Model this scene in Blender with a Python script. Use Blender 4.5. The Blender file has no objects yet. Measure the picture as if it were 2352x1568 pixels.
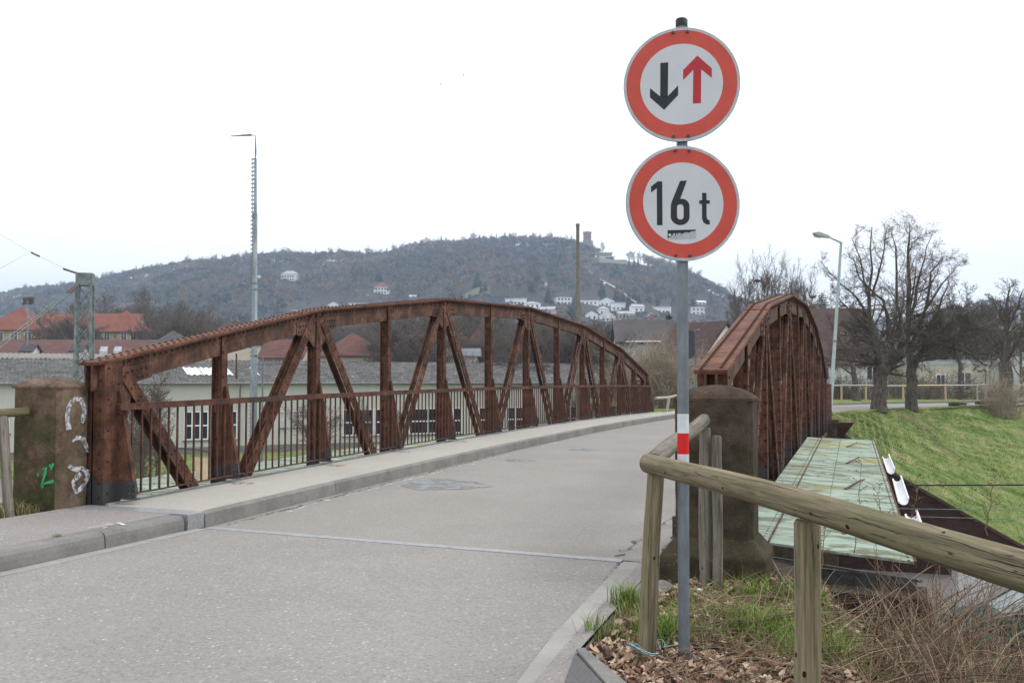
import bpy, bmesh, math, random
import numpy as np
from mathutils import Vector, Matrix, Quaternion
R=math.radians
scene=bpy.context.scene
COL=scene.collection
# ------------------------------------------------------------------ camera
F=2250.; HZ=873.; VX=1968.; CX,CY=1176.,784.; CH=1.43
TH=math.atan((HZ-CY)/F); PHI=math.atan((VX-CX)*math.cos(TH)/F)
cam=bpy.data.cameras.new('camera'); cam.sensor_width=36.; cam.lens=F/2352.*36.
cam.clip_start=.05; cam.clip_end=9000
camo=bpy.data.objects.new('camera',cam); COL.objects.link(camo)
camo.location=(0,0,CH); camo.rotation_euler=(math.pi/2+TH,0,PHI)
scene.camera=camo
# ------------------------------------------------------------------ world, sun, exposure
SUN_EL,SUN_AZ=R(48),R(62)      # azimuth from +Y towards +X
w=bpy.data.worlds.new("World"); scene.world=w; w.use_nodes=True
nt=w.node_tree; nt.nodes.clear(); N=nt.nodes.new; L=nt.links.new
out=N('ShaderNodeOutputWorld'); mix=N('ShaderNodeMixShader')
sky=N('ShaderNodeTexSky'); sky.sky_type='NISHITA'; sky.sun_disc=False
sky.sun_elevation=SUN_EL; sky.sun_rotation=SUN_AZ; sky.air_density=1.; sky.dust_density=1.5
b1=N('ShaderNodeBackground'); b1.inputs[1].default_value=.12; L(sky.outputs[0],b1.inputs[0])
b2=N('ShaderNodeBackground'); b2.inputs[0].default_value=(.965,.98,1,1); b2.inputs[1].default_value=1.0
tc=N('ShaderNodeTexCoord'); mp=N('ShaderNodeMapping'); mp.inputs['Scale'].default_value=(1,1,3.2)
no=N('ShaderNodeTexNoise'); no.inputs['Scale'].default_value=2.2; no.inputs['Detail'].default_value=6; no.inputs['Roughness'].default_value=.55
rp=N('ShaderNodeValToRGB'); rp.color_ramp.elements[0].position=.30; rp.color_ramp.elements[0].color=(.90,.90,.90,1)
rp.color_ramp.elements[1].position=.52; rp.color_ramp.elements[1].color=(1,1,1,1)
L(tc.outputs['Generated'],mp.inputs[0]); L(mp.outputs[0],no.inputs[0]); L(no.outputs[0],rp.inputs[0])
L(rp.outputs[0],mix.inputs[0]); L(b1.outputs[0],mix.inputs[1]); L(b2.outputs[0],mix.inputs[2]); L(mix.outputs[0],out.inputs[0])
sl=bpy.data.lights.new('sun','SUN'); sl.energy=.8; sl.angle=R(16); sl.color=(1,.96,.9)
so=bpy.data.objects.new('sun',sl); COL.objects.link(so); so.location=(20,10,60)
sd=Vector((math.sin(SUN_AZ)*math.cos(SUN_EL),math.cos(SUN_AZ)*math.cos(SUN_EL),math.sin(SUN_EL)))
so.rotation_euler=sd.to_track_quat('Z','Y').to_euler()
scene.view_settings.view_transform='Standard'; scene.view_settings.look='None'
scene.view_settings.exposure=.75; scene.view_settings.gamma=1
scene.cycles.max_bounces=5; scene.cycles.volume_bounces=0; scene.cycles.transparent_max_bounces=8
# ------------------------------------------------------------------ helpers
cph,sph,cth,sth=math.cos(PHI),math.sin(PHI),math.cos(TH),math.sin(TH)
def ray(px,py):
    a=(px-CX)/F; b=(CY-py)/F; f=cth-b*sth; u=sth+b*cth
    return a*cph-f*sph, a*sph+f*cph, u, f
def P(px,py,z=None,d=None,X=None,Y=None):
    """world point seen at a photo position, at a known height, distance or plane"""
    x,y,u,f=ray(px,py)
    if z is not None: t=(z-CH)/u
    elif d is not None: t=d/f
    elif X is not None: t=X/x
    else: t=Y/y
    return Vector((x*t,y*t,CH+u*t))
def W(cx,cd,z): return Vector((cx*cph-cd*sph,cx*sph+cd*cph,z))
def wloc(o):
    v=Vector((0,0,0))
    while o is not None: v=v+o.location; o=o.parent
    return v
def tag(o,label=None,cat=None,group=None,kind=None):
    if label: o['label']=label
    if cat: o['category']=cat
    if group: o['group']=group
    if kind: o['kind']=kind
    return o
def empty(name,loc,label,cat,group=None):
    o=bpy.data.objects.new(name,None); o.empty_display_size=.1; COL.objects.link(o); o.location=loc
    return tag(o,label,cat,group)
def children(o): return [c for c in COL.objects if c.parent is o]
def copy_tree(o,parent=None,label=None):
    c=o.copy(); COL.objects.link(c); c.parent=parent
    if label: c['label']=label
    for ch in o.children[:]: copy_tree(ch,c)
    return c
def npmesh(name,V,Fc,mats,parent=None,origin=None,smooth=False,tint=None,fm=None):
    """V (n,3) array, Fc list of (m,k) index arrays"""
    V=np.asarray(V,dtype=np.float64).reshape(-1,3)
    if isinstance(Fc,np.ndarray): Fc=[Fc]
    off=Vector((0,0,0))
    if parent is not None: off=wloc(parent)
    if origin is not None:
        off=Vector(origin)
    V=V-np.array(off)
    me=bpy.data.meshes.new(name)
    nl=sum(f.size for f in Fc); nf=sum(len(f) for f in Fc)
    me.vertices.add(len(V)); me.vertices.foreach_set('co',V.ravel())
    me.loops.add(nl); me.loops.foreach_set('vertex_index',np.concatenate([f.ravel() for f in Fc]).astype(np.int32))
    me.polygons.add(nf)
    tot=np.concatenate([np.full(len(f),f.shape[1]) for f in Fc]); st=np.concatenate([[0],np.cumsum(tot)[:-1]])
    me.polygons.foreach_set('loop_start',st.astype(np.int32))
    if smooth: me.polygons.foreach_set('use_smooth',np.ones(nf,dtype=bool))
    if fm is not None: me.polygons.foreach_set('material_index',np.asarray(fm,dtype=np.int32))
    me.update(calc_edges=True); me.validate()
    if tint is not None:
        at=me.color_attributes.new('tint','FLOAT_COLOR','POINT')
        c=np.ones((len(V),4)); c[:,:3]=tint; at.data.foreach_set('color',c.ravel())
    for m in (mats if isinstance(mats,(list,tuple)) else [mats]): me.materials.append(m)
    o=bpy.data.objects.new(name,me); COL.objects.link(o)
    if parent is not None:
        o.parent=parent
        if origin is not None: o.location=Vector(origin)-wloc(parent)
    elif origin is not None: o.location=origin
    return o
class MB:
    def __init__(s): s.v=[]; s.f=[]; s.m=[]; s.s=[]
    def add(s,vs,fs,m=0,sm=False):
        b=len(s.v); s.v+= [tuple(v) for v in vs]
        for f in fs: s.f.append(tuple(b+i for i in f)); s.m.append(m); s.s.append(sm)
    def box(s,x0,x1,y0,y1,z0,z1,m=0):
        s.add([(x,y,z) for z in (z0,z1) for y in (y0,y1) for x in (x0,x1)],
              [(0,2,3,1),(4,5,7,6),(0,1,5,4),(2,6,7,3),(0,4,6,2),(1,3,7,5)],m)
    def obox(s,c,ax,ay,az,m=0):
        c=Vector(c); ax,ay,az=Vector(ax),Vector(ay),Vector(az)
        s.add([c+ax*i+ay*j+az*k for k in (-1,1) for j in (-1,1) for i in (-1,1)],
              [(0,2,3,1),(4,5,7,6),(0,1,5,4),(2,6,7,3),(0,4,6,2),(1,3,7,5)],m)
    def beam(s,p,q,w,h,up=(0,0,1),m=0):
        p,q=Vector(p),Vector(q); d=(q-p).normalized(); u=Vector(up); sx=d.cross(u).normalized(); u=sx.cross(d)
        s.obox((p+q)/2,sx*(w/2),d*((q-p).length/2),u*(h/2),m)
    def tube(s,pts,rad,n=8,caps=True,m=0,sm=True):
        pts=[Vector(p) for p in pts]; k=len(pts)
        if not isinstance(rad,(list,tuple)): rad=[rad]*k
        b=[]; t0=(pts[1]-pts[0]).normalized(); u=t0.orthogonal().normalized()
        for i,p in enumerate(pts):
            t=(pts[min(i+1,k-1)]-pts[max(i-1,0)]).normalized()
            u=(u-t*u.dot(t)).normalized(); w_=t.cross(u)
            b+=[p+(u*math.cos(2*math.pi*j/n)+w_*math.sin(2*math.pi*j/n))*rad[i] for j in range(n)]
        fs=[(i*n+j,i*n+(j+1)%n,(i+1)*n+(j+1)%n,(i+1)*n+j) for i in range(k-1) for j in range(n)]
        s.add(b,fs,m,sm)
        if caps: s.add(b[:n],[tuple(range(n))[::-1]],m); s.add(b[-n:],[tuple(range(n))],m)
    def prism(s,poly,o,u,v,wv,m=0):
        """2D polygon in the plane o+u,v extruded by vector wv"""
        o,u,v,wv=Vector(o),Vector(u),Vector(v),Vector(wv); n=len(poly)
        a=[o+u*x+v*y for x,y in poly]; b=[q+wv for q in a]
        s.add(a+b,[tuple(range(n))[::-1],tuple(range(n,2*n))]+[(i,(i+1)%n,n+(i+1)%n,n+i) for i in range(n)],m)
    def rivet(s,c,nrm,r=.017,h=.012,m=0):
        c=Vector(c); nrm=Vector(nrm).normalized(); u=nrm.orthogonal().normalized(); w_=nrm.cross(u)
        vs=[]; 
        for rr,hh in ((1,0),(.75,.65)):
            vs+=[c+(u*math.cos(k*math.pi/3)+w_*math.sin(k*math.pi/3))*r*rr+nrm*h*hh for k in range(6)]
        vs.append(c+nrm*h)
        s.add(vs,[(k,(k+1)%6,6+(k+1)%6,6+k) for k in range(6)]+[(6+k,6+(k+1)%6,12) for k in range(6)],m,True)
    def build(s,name,mats,parent=None,origin=None,label=None,bevel=0):
        off=Vector((0,0,0))
        if parent is not None: off=wloc(parent)
        if origin is not None: off=Vector(origin)
        me=bpy.data.meshes.new(name); me.from_pydata([(a-off.x,b-off.y,c-off.z) for a,b,c in s.v],[],s.f); 
        me.polygons.foreach_set('material_index',s.m); me.polygons.foreach_set('use_smooth',s.s)
        for m in (mats if isinstance(mats,(list,tuple)) else [mats]): me.materials.append(m)
        bm=bmesh.new(); bm.from_mesh(me); bmesh.ops.recalc_face_normals(bm,faces=bm.faces); bm.to_mesh(me); bm.free()
        o=bpy.data.objects.new(name,me); COL.objects.link(o)
        if parent is not None:
            o.parent=parent
            if origin is not None: o.location=Vector(origin)-wloc(parent)
        elif origin is not None: o.location=origin
        if label: o['label']=label
        if bevel:
            md=o.modifiers.new('b','BEVEL'); md.width=bevel; md.segments=2; md.limit_method='ANGLE'
        return o
# ------------------------------------------------------------------ materials
class NM:
    def __init__(s,name,rough=.8,metal=0,spec=.3):
        s.mat=bpy.data.materials.new(name); s.mat.use_nodes=True; s.nt=s.mat.node_tree
        s.b=s.nt.nodes['Principled BSDF']; s.b.inputs['Roughness'].default_value=rough
        s.b.inputs['Metallic'].default_value=metal; s.b.inputs['Specular IOR Level'].default_value=spec
        s.tc=s.nt.nodes.new('ShaderNodeTexCoord')
    def n(s,t,**k):
        x=s.nt.nodes.new(t)
        for a,b in k.items(): setattr(x,a,b)
        return x
    def l(s,a,b): s.nt.links.new(a,b)
    def coord(s,scale=(1,1,1),rot=(0,0,0),kind='Object'):
        m=s.n('ShaderNodeMapping'); m.inputs['Scale'].default_value=scale; m.inputs['Rotation'].default_value=rot
        s.l(s.tc.outputs[kind],m.inputs[0]); return m.outputs[0]
    def noise(s,scale,detail=4,rough=.6,co=None,dist=0):
        x=s.n('ShaderNodeTexNoise'); x.inputs['Scale'].default_value=scale; x.inputs['Detail'].default_value=detail
        x.inputs['Roughness'].default_value=rough; x.inputs['Distortion'].default_value=dist
        s.l(co if co else s.tc.outputs['Object'],x.inputs[0]); return x.outputs[0]
    def voro(s,scale,co=None,feature='F1',out='Distance'):
        x=s.n('ShaderNodeTexVoronoi'); x.feature=feature; x.inputs['Scale'].default_value=scale
        s.l(co if co else s.tc.outputs['Object'],x.inputs[0]); return x.outputs[out]
    def ramp(s,fac,stops):
        r=s.n('ShaderNodeValToRGB'); e=r.color_ramp.elements
        while len(e)<len(stops): e.new(.5)
        for i,(p,c) in enumerate(stops):
            e[i].position=p; e[i].color=(c,c,c,1) if not isinstance(c,(tuple,list)) else tuple(c)+(1,)
        s.l(fac,r.inputs[0]); return r.outputs[0]
    def mix(s,f,a,b,mode='MIX'):
        x=s.n('ShaderNodeMix'); x.data_type='RGBA'; x.blend_type=mode
        for v,i in ((f,0),(a,6),(b,7)):
            if isinstance(v,(int,float)): x.inputs[i].default_value=v if i==0 else (v,v,v,1)
            elif isinstance(v,(tuple,list)): x.inputs[i].default_value=tuple(v)+(1,)
            else: s.l(v,x.inputs[i])
        return x.outputs[2]
    def math(s,op,a,b=0.):
        x=s.n('ShaderNodeMath'); x.operation=op
        for i,v in enumerate((a,b)):
            if isinstance(v,(int,float)): x.inputs[i].default_value=v
            else: s.l(v,x.inputs[i])
        return x.outputs[0]
    def sep(s,co):
        x=s.n('ShaderNodeSeparateXYZ'); s.l(co,x.inputs[0]); return x.outputs
    def col(s,c):
        if isinstance(c,(tuple,list)): s.b.inputs['Base Color'].default_value=tuple(c)+(1,)
        else: s.l(c,s.b.inputs['Base Color'])
    def bump(s,h,strength=.3,dist=.01):
        b=s.n('ShaderNodeBump'); b.inputs['Strength'].default_value=strength; b.inputs['Distance'].default_value=dist
        s.l(h,b.inputs['Height']); s.l(b.outputs[0],s.b.inputs['Normal'])
def mk_spray_(name,c,lo=.40,hi=.52,sc=60):
    m=NM(name,.8,0,.2); m.col(c); t=m.n('ShaderNodeBsdfTransparent'); mx=m.n('ShaderNodeMixShader')
    o=m.nt.nodes['Material Output']; f=m.ramp(m.noise(sc,3,.7),[(lo,0),(hi,1)])
    m.l(f,mx.inputs[0]); m.l(t.outputs[0],mx.inputs[1]); m.l(m.b.outputs[0],mx.inputs[2]); m.l(mx.outputs[0],o.inputs[0]); return m.mat
def simple(name,c0,c1=None,scale=8,rough=.8,metal=0,bump=.15,bd=.005,co=(1,1,1),spec=.3):
    m=NM(name,rough,metal,spec); c1=c1 or tuple(x*.7 for x in c0)
    k=m.coord(co); n=m.noise(scale,5,.65,k); m.col(m.ramp(n,[(.4,c1),(.6,c0)]))
    if bump: m.bump(m.noise(scale*4,4,.6,k),bump,bd)
    return m.mat
def mk_asphalt(name,a,b,speck,dark=(.09,.085,.08),big=.5,cell=110,amt=.6):
    m=NM(name,.9,0,.2); base=m.ramp(m.noise(big,5,.6),[(.4,a),(.6,b)])
    v=m.voro(cell,None,'F1','Color'); g=m.ramp(v,[(.0,dark),(.42,(.22,.215,.21)),(.86,(.3,.29,.285)),(.985,speck)])
    c=m.mix(.55,base,m.mix(1.,g,tuple((x+y)/2/.27 for x,y in zip(a,b)),'MULTIPLY')); f=m.noise(60,3,.7); c=m.mix(m.ramp(f,[(.35,.0),(.75,.35)]),c,a)
    st=m.noise(1.6,6,.7,None,.6); c=m.mix(m.ramp(st,[(.55,0),(.8,.25)]),c,tuple(x*.7 for x in a))
    m.col(c); m.bump(m.voro(cell*.8),amt,.004); return m.mat
M={}
M['asphalt']=mk_asphalt('road asphalt',(.25,.236,.222),(.315,.298,.28),(.85,.80,.76),cell=75)
M['asphalt_bridge']=mk_asphalt('bridge asphalt',(.265,.25,.232),(.325,.308,.288),(.6,.57,.53),cell=110)
M['pave']=mk_asphalt('footway asphalt',(.25,.232,.222),(.31,.288,.276),(.85,.8,.76),cell=80)
M['pave_bridge']=mk_asphalt('bridge footway coating',(.365,.35,.32),(.44,.42,.385),(.78,.75,.7),dark=(.26,.245,.22),cell=110)
M['asphalt_dark']=mk_asphalt('dark asphalt',(.12,.115,.12),(.16,.155,.16),(.4,.4,.4))
def mk_conc(name,a,b,cell=160):
    m=NM(name,.9,0,.2); base=m.ramp(m.noise(2.2,6,.7),[(.4,a),(.6,b)])
    g=m.ramp(m.voro(cell,None,'F1','Color'),[(.0,.1),(.4,.25),(.9,.3),(1,.55)])
    c=m.mix(.35,base,g); st=m.noise(7,6,.75,None,.5); c=m.mix(m.ramp(st,[(.55,0),(.78,.5)]),c,tuple(x*.55 for x in a))
    m.col(c); m.bump(m.noise(120,3,.7),.5,.003); return m.mat
M['kerb']=mk_conc('kerb concrete',(.14,.132,.116),(.215,.203,.182))
M['kerb_bridge']=mk_conc('bridge kerb concrete',(.15,.137,.12),(.245,.228,.20))
M['gutter']=mk_conc('gutter concrete',(.32,.3,.275),(.38,.36,.33),300)
M['chequer']=simple('galvanised chequer plate',(.40,.40,.40),(.31,.31,.315),30,.45,.5,.8,.003)
M['jointsteel']=simple('joint steel',(.36,.355,.365),(.29,.285,.29),12,.6,.3)
def mk_rust(name,cs,tar=False,tag_=False):
    m=NM(name,.85,0,.25); n=m.noise(3.2,8,.72,None,.3); c=m.ramp(n,[(.39,cs[0]),(.5,cs[1]),(.60,cs[2])])
    k=m.coord((9,9,.8)); s=m.noise(2.5,5,.7,k); c=m.mix(m.ramp(s,[(.42,0),(.7,.55)]),c,tuple(x*.45 for x in cs[0]))
    f=m.noise(45,4,.75); c=m.mix(m.ramp(f,[(.35,.35),(.65,0)]),c,(.035,.02,.018))
    g=m.noise(1.3,5,.6,m.coord((1,1,1))); c=m.mix(m.ramp(g,[(.54,0),(.64,.4)]),c,(.06,.056,.042))
    o=m.noise(6,6,.8,m.coord((1,1,1),(1,0,0))); c=m.mix(m.ramp(o,[(.57,0),(.66,.3)]),c,(.27,.12,.06))
    if tar:
        z=m.sep(m.coord())[2]; zz=m.math('ADD',z,m.math('MULTIPLY',m.noise(2.5,4,.6),.16))
        c=m.mix(m.ramp(zz,[(.43,1.),(.485,0.)]),c,(.055,.053,.053))
    m.col(c); m.bump(m.noise(70,5,.75),.5,.004); return m.mat
RS=[(.052,.026,.017),(.125,.055,.033),(.215,.10,.058)]
M['rust']=mk_rust('rusty steel',RS)
M['rivet']=simple('shade-darkened rivet heads',(.06,.026,.018),(.035,.016,.012),40,.8)  # darker than the plates: each rivet's small shadow is put into its colour
M['rust_tar']=mk_rust('rusty steel with tarred foot',RS,True)
M['rust_cap']=mk_rust('rusty cap plate',[(.115,.048,.03),(.18,.075,.047),(.24,.105,.066)])
M['rust_rail']=mk_rust('rusty railing',[(.055,.026,.019),(.11,.048,.034),(.16,.07,.048)])
M['rust_web']=mk_rust('faded painted rusty web',[(.06,.034,.025),(.125,.062,.041),(.21,.115,.078)])
M['tarsteel']=simple('tarred steel foot',(.075,.075,.078),(.04,.04,.04),20,.7)
def mk_green():
    m=NM('pale green painted sheet',.85,0,.1); c=m.ramp(m.noise(1.5,5,.6),[(.3,(.27,.345,.285)),(.7,(.36,.435,.365))])
    k=m.coord((.9,2.4,1)); s=m.noise(1.5,8,.72,k,.9); c=m.mix(m.ramp(s,[(.46,0),(.56,.92)]),c,(.14,.145,.095))
    y=m.noise(.55,3,.5,m.coord((1,1.2,1))); c=m.mix(m.math('MULTIPLY',m.ramp(y,[(.56,0),(.64,1)]),m.ramp(s,[(.4,.1),(.55,.9)])),c,(.30,.25,.05))
    r=m.noise(7,5,.8); c=m.mix(m.ramp(r,[(.66,0),(.72,.8)]),c,(.25,.12,.06))
    m.col(c); m.bump(s,.2,.01); return m.mat
M['green']=mk_green()
def mk_stone(name,moss,a=(.16,.105,.075),b=(.26,.175,.13),red=(.2,.1,.08)):
    m=NM(name,.95,0,.15); c=m.ramp(m.noise(5,8,.7),[(.4,a),(.6,b)])
    c=m.mix(m.ramp(m.noise(1.6,3,.5),[(.5,0),(.7,.7)]),c,red)
    sx=m.sep(m.coord()); z=sx[2]
    k=m.coord((6,6,.7)); st=m.noise(1.5,5,.6,k); c=m.mix(m.math('MULTIPLY',m.ramp(st,[(.55,0),(.63,.8)]),m.ramp(z,[(.75,0),(1.1,1),(1.33,1),(1.36,.15)])),c,(.03,.027,.022))
    if moss:
        g=m.noise(2.2,7,.7); gz=m.math('MULTIPLY',m.ramp(g,[(.38,0),(.52,moss)]),m.ramp(z,[(.75,1),(1.1,.25)]))
        c=m.mix(gz,c,m.ramp(m.noise(9,4,.6),[(.4,(.03,.042,.014)),(.6,(.075,.095,.03))]))
    l=m.voro(22); ln=m.noise(11,2,.5); c=m.mix(m.math('MULTIPLY',m.ramp(l,[(.1,.6),(.28,0)]),m.ramp(ln,[(.6,0),(.66,1)])),c,(.26,.25,.2))
    f=m.noise(90,4,.8); c=m.mix(m.ramp(f,[(.4,.5),(.6,0)]),c,tuple(x*.45 for x in a))
    m.col(c); m.bump(m.noise(38,7,.85),1.0,.014); return m.mat
M['stone']=mk_stone('weathered sandstone',.92,(.10,.065,.045),(.25,.165,.12),(.17,.085,.065))
M['stone_side']=mk_stone('reddish weathered sandstone',.38,(.12,.08,.06),(.32,.225,.17),(.22,.11,.085))
M['stone_r']=mk_stone('dark weathered sandstone',.5,(.055,.04,.031),(.14,.10,.08),(.12,.07,.052))
M['stone_far']=mk_stone('reddish sandstone',0,(.13,.07,.055),(.2,.12,.1))
def mk_wood(name,a,b,green=(.13,.14,.075)):
    m=NM(name,.85,0,.25); k=m.coord((22,22,1.1)); n=m.noise(1.6,7,.7,k,.5); c=m.ramp(n,[(.4,a),(.58,b)])
    c=m.mix(m.ramp(m.noise(1.7,4,.6),[(.42,0),(.68,.8)]),c,green)
    y=m.noise(1.1,3,.5,m.coord((2,2,1))); c=m.mix(m.ramp(y,[(.66,0),(.8,.6)]),c,(.28,.17,.05))
    k2=m.coord((30,30,.7)); cr=m.noise(1.1,3,.5,k2,1.2); cm=m.ramp(cr,[(.485,0),(.5,1),(.515,0)])
    gate=m.ramp(m.noise(1.3,2,.5,m.coord((1,1,1.2))),[(.47,0),(.55,1)]); cf=m.math('MULTIPLY',cm,gate); c=m.mix(cf,c,(.012,.01,.008))
    v=m.voro(3.2,m.coord((2.4,2.4,1))); kn=m.ramp(v,[(.045,1),(.075,0)]); c=m.mix(m.math('MULTIPLY',kn,.8),c,(.05,.035,.025))
    ring=m.ramp(v,[(.07,0),(.1,.35),(.14,0)]); c=m.mix(ring,c,(.12,.08,.05))
    m.col(c); m.bump(m.mix(cf,n,0.),.5,.006); return m.mat
M['wood']=mk_wood('green weathered timber',(.10,.08,.05),(.245,.205,.13),(.125,.125,.06))
M['wood_dk']=mk_wood('dark green timber',(.11,.085,.05),(.2,.165,.095),(.1,.105,.05))
M['wood_gy']=mk_wood('grey timber',(.10,.085,.07),(.225,.20,.17),(.10,.10,.065))
M['wood_pale']=simple('pale fence timber',(.42,.39,.36),(.32,.3,.28),10)
M['wood_new']=simple('new fence timber',(.5,.4,.26),(.42,.32,.2),10)
M['galv']=simple('galvanised tube',(.19,.215,.235),(.14,.16,.18),25,.5,.35,.1,.002,(1,1,.3))
M['signwhite']=simple('reflective white sheet',(.53,.55,.58),(.50,.52,.55),4,.45,0,0)
M['signrim']=simple('sign rim',(.42,.46,.48),(.36,.4,.42),20,.45,0,0)
M['signred']=simple('reflective red sheet',(.53,.072,.05),(.47,.062,.044),5,.45,0,0)
M['arrowred']=simple('dark red sheet',(.42,.022,.032),(.38,.02,.03),8,.45,0,0)
M['signblack']=simple('black sheet',(.018,.022,.028),(.014,.018,.022),8,.5,0,0)
M['signback']=simple('sign back grey',(.05,.055,.06),None,6,.6)
M['plastic']=simple('black plastic',(.02,.02,.022),None,10,.5)
M['bandred']=simple('red band',(.62,.01,.012),(.55,.01,.01),8,.4,0,0)
M['bandwhite']=simple('white band',(.62,.64,.68),(.55,.57,.6),14,.4,0,0)
M['sticker']=simple('torn sticker paper',(.42,.42,.43),(.36,.36,.37),40,.7,0,0)
M['bolt']=simple('dark bolt',(.09,.075,.07),None,30,.5,.4)
M['steelmast']=simple('galvanised steel mast',(.26,.31,.33),(.16,.19,.2),3,.6,.2,.1,.004,(1,1,.3))
M['steelgreen']=simple('grey green lattice steel',(.22,.265,.265),(.13,.15,.145),5,.6,.2)
M['concpole']=simple('brown concrete pole',(.2,.18,.14),(.14,.125,.1),5,.8)
M['lamp']=simple('pale grey green lamp post',(.36,.43,.42),(.3,.36,.35),4,.5)
M['lamphead']=simple('lamp head grey',(.3,.31,.3),None,6,.5)
M['lampglass']=simple('lamp glass',(.5,.47,.42),None,6,.3,0,0)
M['wire']=simple('wire',(.24,.33,.28),None,10,.5,.3,0)
M['wiredark']=simple('dark cable',(.035,.035,.035),None,10,.5,0,0)
M['insul']=simple('insulator',(.16,.12,.09),None,10,.4,0,0)
def mk_bark(name,a,b):
    m=NM(name,.95,0,.15); n=m.noise(6,6,.75,m.coord((2,2,.5))); c=m.ramp(n,[(.4,a),(.6,b)])
    c=m.mix(m.ramp(m.noise(1.2,3,.6),[(.5,0),(.7,.4)]),c,(.10,.11,.06)); m.col(c); m.bump(n,.8,.02); return m.mat
M['bark']=mk_bark('dark bark',(.05,.042,.036),(.135,.115,.1))
M['twig']=simple('dark twigs',(.15,.115,.092),(.085,.066,.055),.7,.9,0,0)
M['twig_bg']=simple('brown grey twigs',(.15,.12,.095),(.09,.073,.06),.08,.9,0,0)
M['twig_pale']=simple('pale straw twigs',(.40,.33,.25),(.27,.22,.165),.5,.9,0,0)
M['bark_bg']=mk_bark('grey brown bark',(.09,.075,.06),(.16,.14,.11))
M['needle']=simple('dark conifer needles',(.03,.055,.03),(.016,.032,.02),1.2,.9,0,0)
M['bramble']=simple('reddish bramble stems',(.22,.115,.085),(.12,.07,.05),9,.8,0,0)
M['bramble_dry']=simple('dry bramble stems',(.38,.29,.22),(.22,.16,.12),6,.85,0,0)
M['leafgreen']=simple('dark green bramble leaves',(.045,.085,.045),(.03,.05,.03),14,.5,0,0)
M['leafbrown']=simple('brown leaves',(.12,.06,.035),None,14,.7,0,0)
M['soil']=simple('dark soil',(.075,.052,.038),(.045,.032,.024),9,.95,0,.8,.03)
M['villa']=simple('bright white render',(.82,.82,.82),(.72,.72,.72),.3,.85)
M['crackdark']=simple('dark split',(.018,.014,.010),None,10,.95,0,0)
M['grit']=mk_spray_('dark grit',(.10,.09,.08),.45,.62,14)
M['white']=simple('white render',(.62,.62,.62),(.52,.52,.52),1.2,.85)
M['white_w']=simple('white window frame',(.72,.73,.75),(.66,.67,.7),5,.5,0,0)
M['snow']=simple('old snow',(.85,.86,.9),(.75,.77,.8),3,.7)
M['glass']=simple('dark window glass',(.03,.034,.042),(.015,.017,.02),.6,.12,0,0,spec=.6)
M['glasssky']=simple('pale skylight glass',(.5,.52,.56),None,1,.2,0,0)
M['poly']=simple('white litter',(.8,.8,.82),(.65,.65,.68),30,.7)
M['paint']=simple('chalk paint',(.75,.76,.8),(.6,.6,.62),40,.8,0,0)
def mk_wall_w():
    m=NM('warehouse render',.9,0,.2); c=m.ramp(m.noise(.35,6,.65),[(.3,(.44,.435,.40)),(.7,(.52,.515,.48))])
    s=m.noise(.8,5,.6,m.coord((1.5,1.5,.15))); c=m.mix(m.ramp(s,[(.55,0),(.75,.25)]),c,(.3,.3,.26)); m.col(c); return m.mat
M['wall_w']=mk_wall_w()
M['plinth_w']=simple('grey plinth',(.2,.19,.175),(.15,.145,.135),2,.9)
def mk_corr(name,a,b,sp=(.5,.5,.48)):
    m=NM(name,.95,0,.15); n=m.noise(.9,7,.75); c=m.ramp(n,[(.4,a),(.6,b)])
    l=m.noise(3.2,5,.8); c=m.mix(m.ramp(l,[(.57,0),(.66,.6)]),c,sp)
    d=m.noise(2.0,5,.7,m.coord((1,1,1),(0,0,1))); c=m.mix(m.ramp(d,[(.52,0),(.7,.6)]),c,tuple(x*.4 for x in a)); m.col(c); return m.mat
M['corr']=mk_corr('mossy corrugated fibre cement',(.075,.072,.07),(.15,.145,.14),(.6,.6,.58))
M['corr_l']=mk_corr('pale corrugated fibre cement',(.2,.185,.17),(.27,.25,.23),(.3,.29,.27))
def mk_tiles(name,a,b,row=.35,moss=(.06,.05,.04),amt=.4):
    m=NM(name,.9,0,.2); n=m.noise(.5,7,.75); c=m.ramp(n,[(.4,a),(.6,b)])
    t=m.noise(3.5,4,.8); c=m.mix(m.ramp(t,[(.4,amt),(.62,0)]),c,moss)
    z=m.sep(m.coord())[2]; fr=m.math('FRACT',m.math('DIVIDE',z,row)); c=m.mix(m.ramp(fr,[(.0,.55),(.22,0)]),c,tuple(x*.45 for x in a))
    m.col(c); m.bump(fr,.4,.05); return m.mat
M['tile_red']=mk_tiles('orange red tiles',(.19,.07,.052),(.27,.10,.07),.4,(.12,.06,.045),.35)
M['tile_old']=mk_tiles('old dark red tiles',(.11,.05,.045),(.19,.082,.066),.4,(.06,.045,.04),.6)
M['tile_brown']=mk_tiles('brown tiles',(.075,.048,.045),(.12,.078,.07),.22,(.035,.03,.03))
M['tile_slate']=mk_tiles('dark slate',(.07,.065,.07),(.11,.10,.105),.22,(.05,.045,.045))
M['tile_grey']=mk_tiles('pale grey roof',(.36,.38,.42),(.5,.52,.56),.5,(.25,.26,.28))
M['yellow']=simple('yellow ochre render',(.42,.34,.19),(.34,.27,.16),.6,.9)
M['cream']=simple('cream render',(.5,.46,.38),(.44,.4,.33),.5,.9)
M['orange']=simple('orange red render',(.42,.14,.07),None,.6,.9)
M['brickdk']=None
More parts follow.
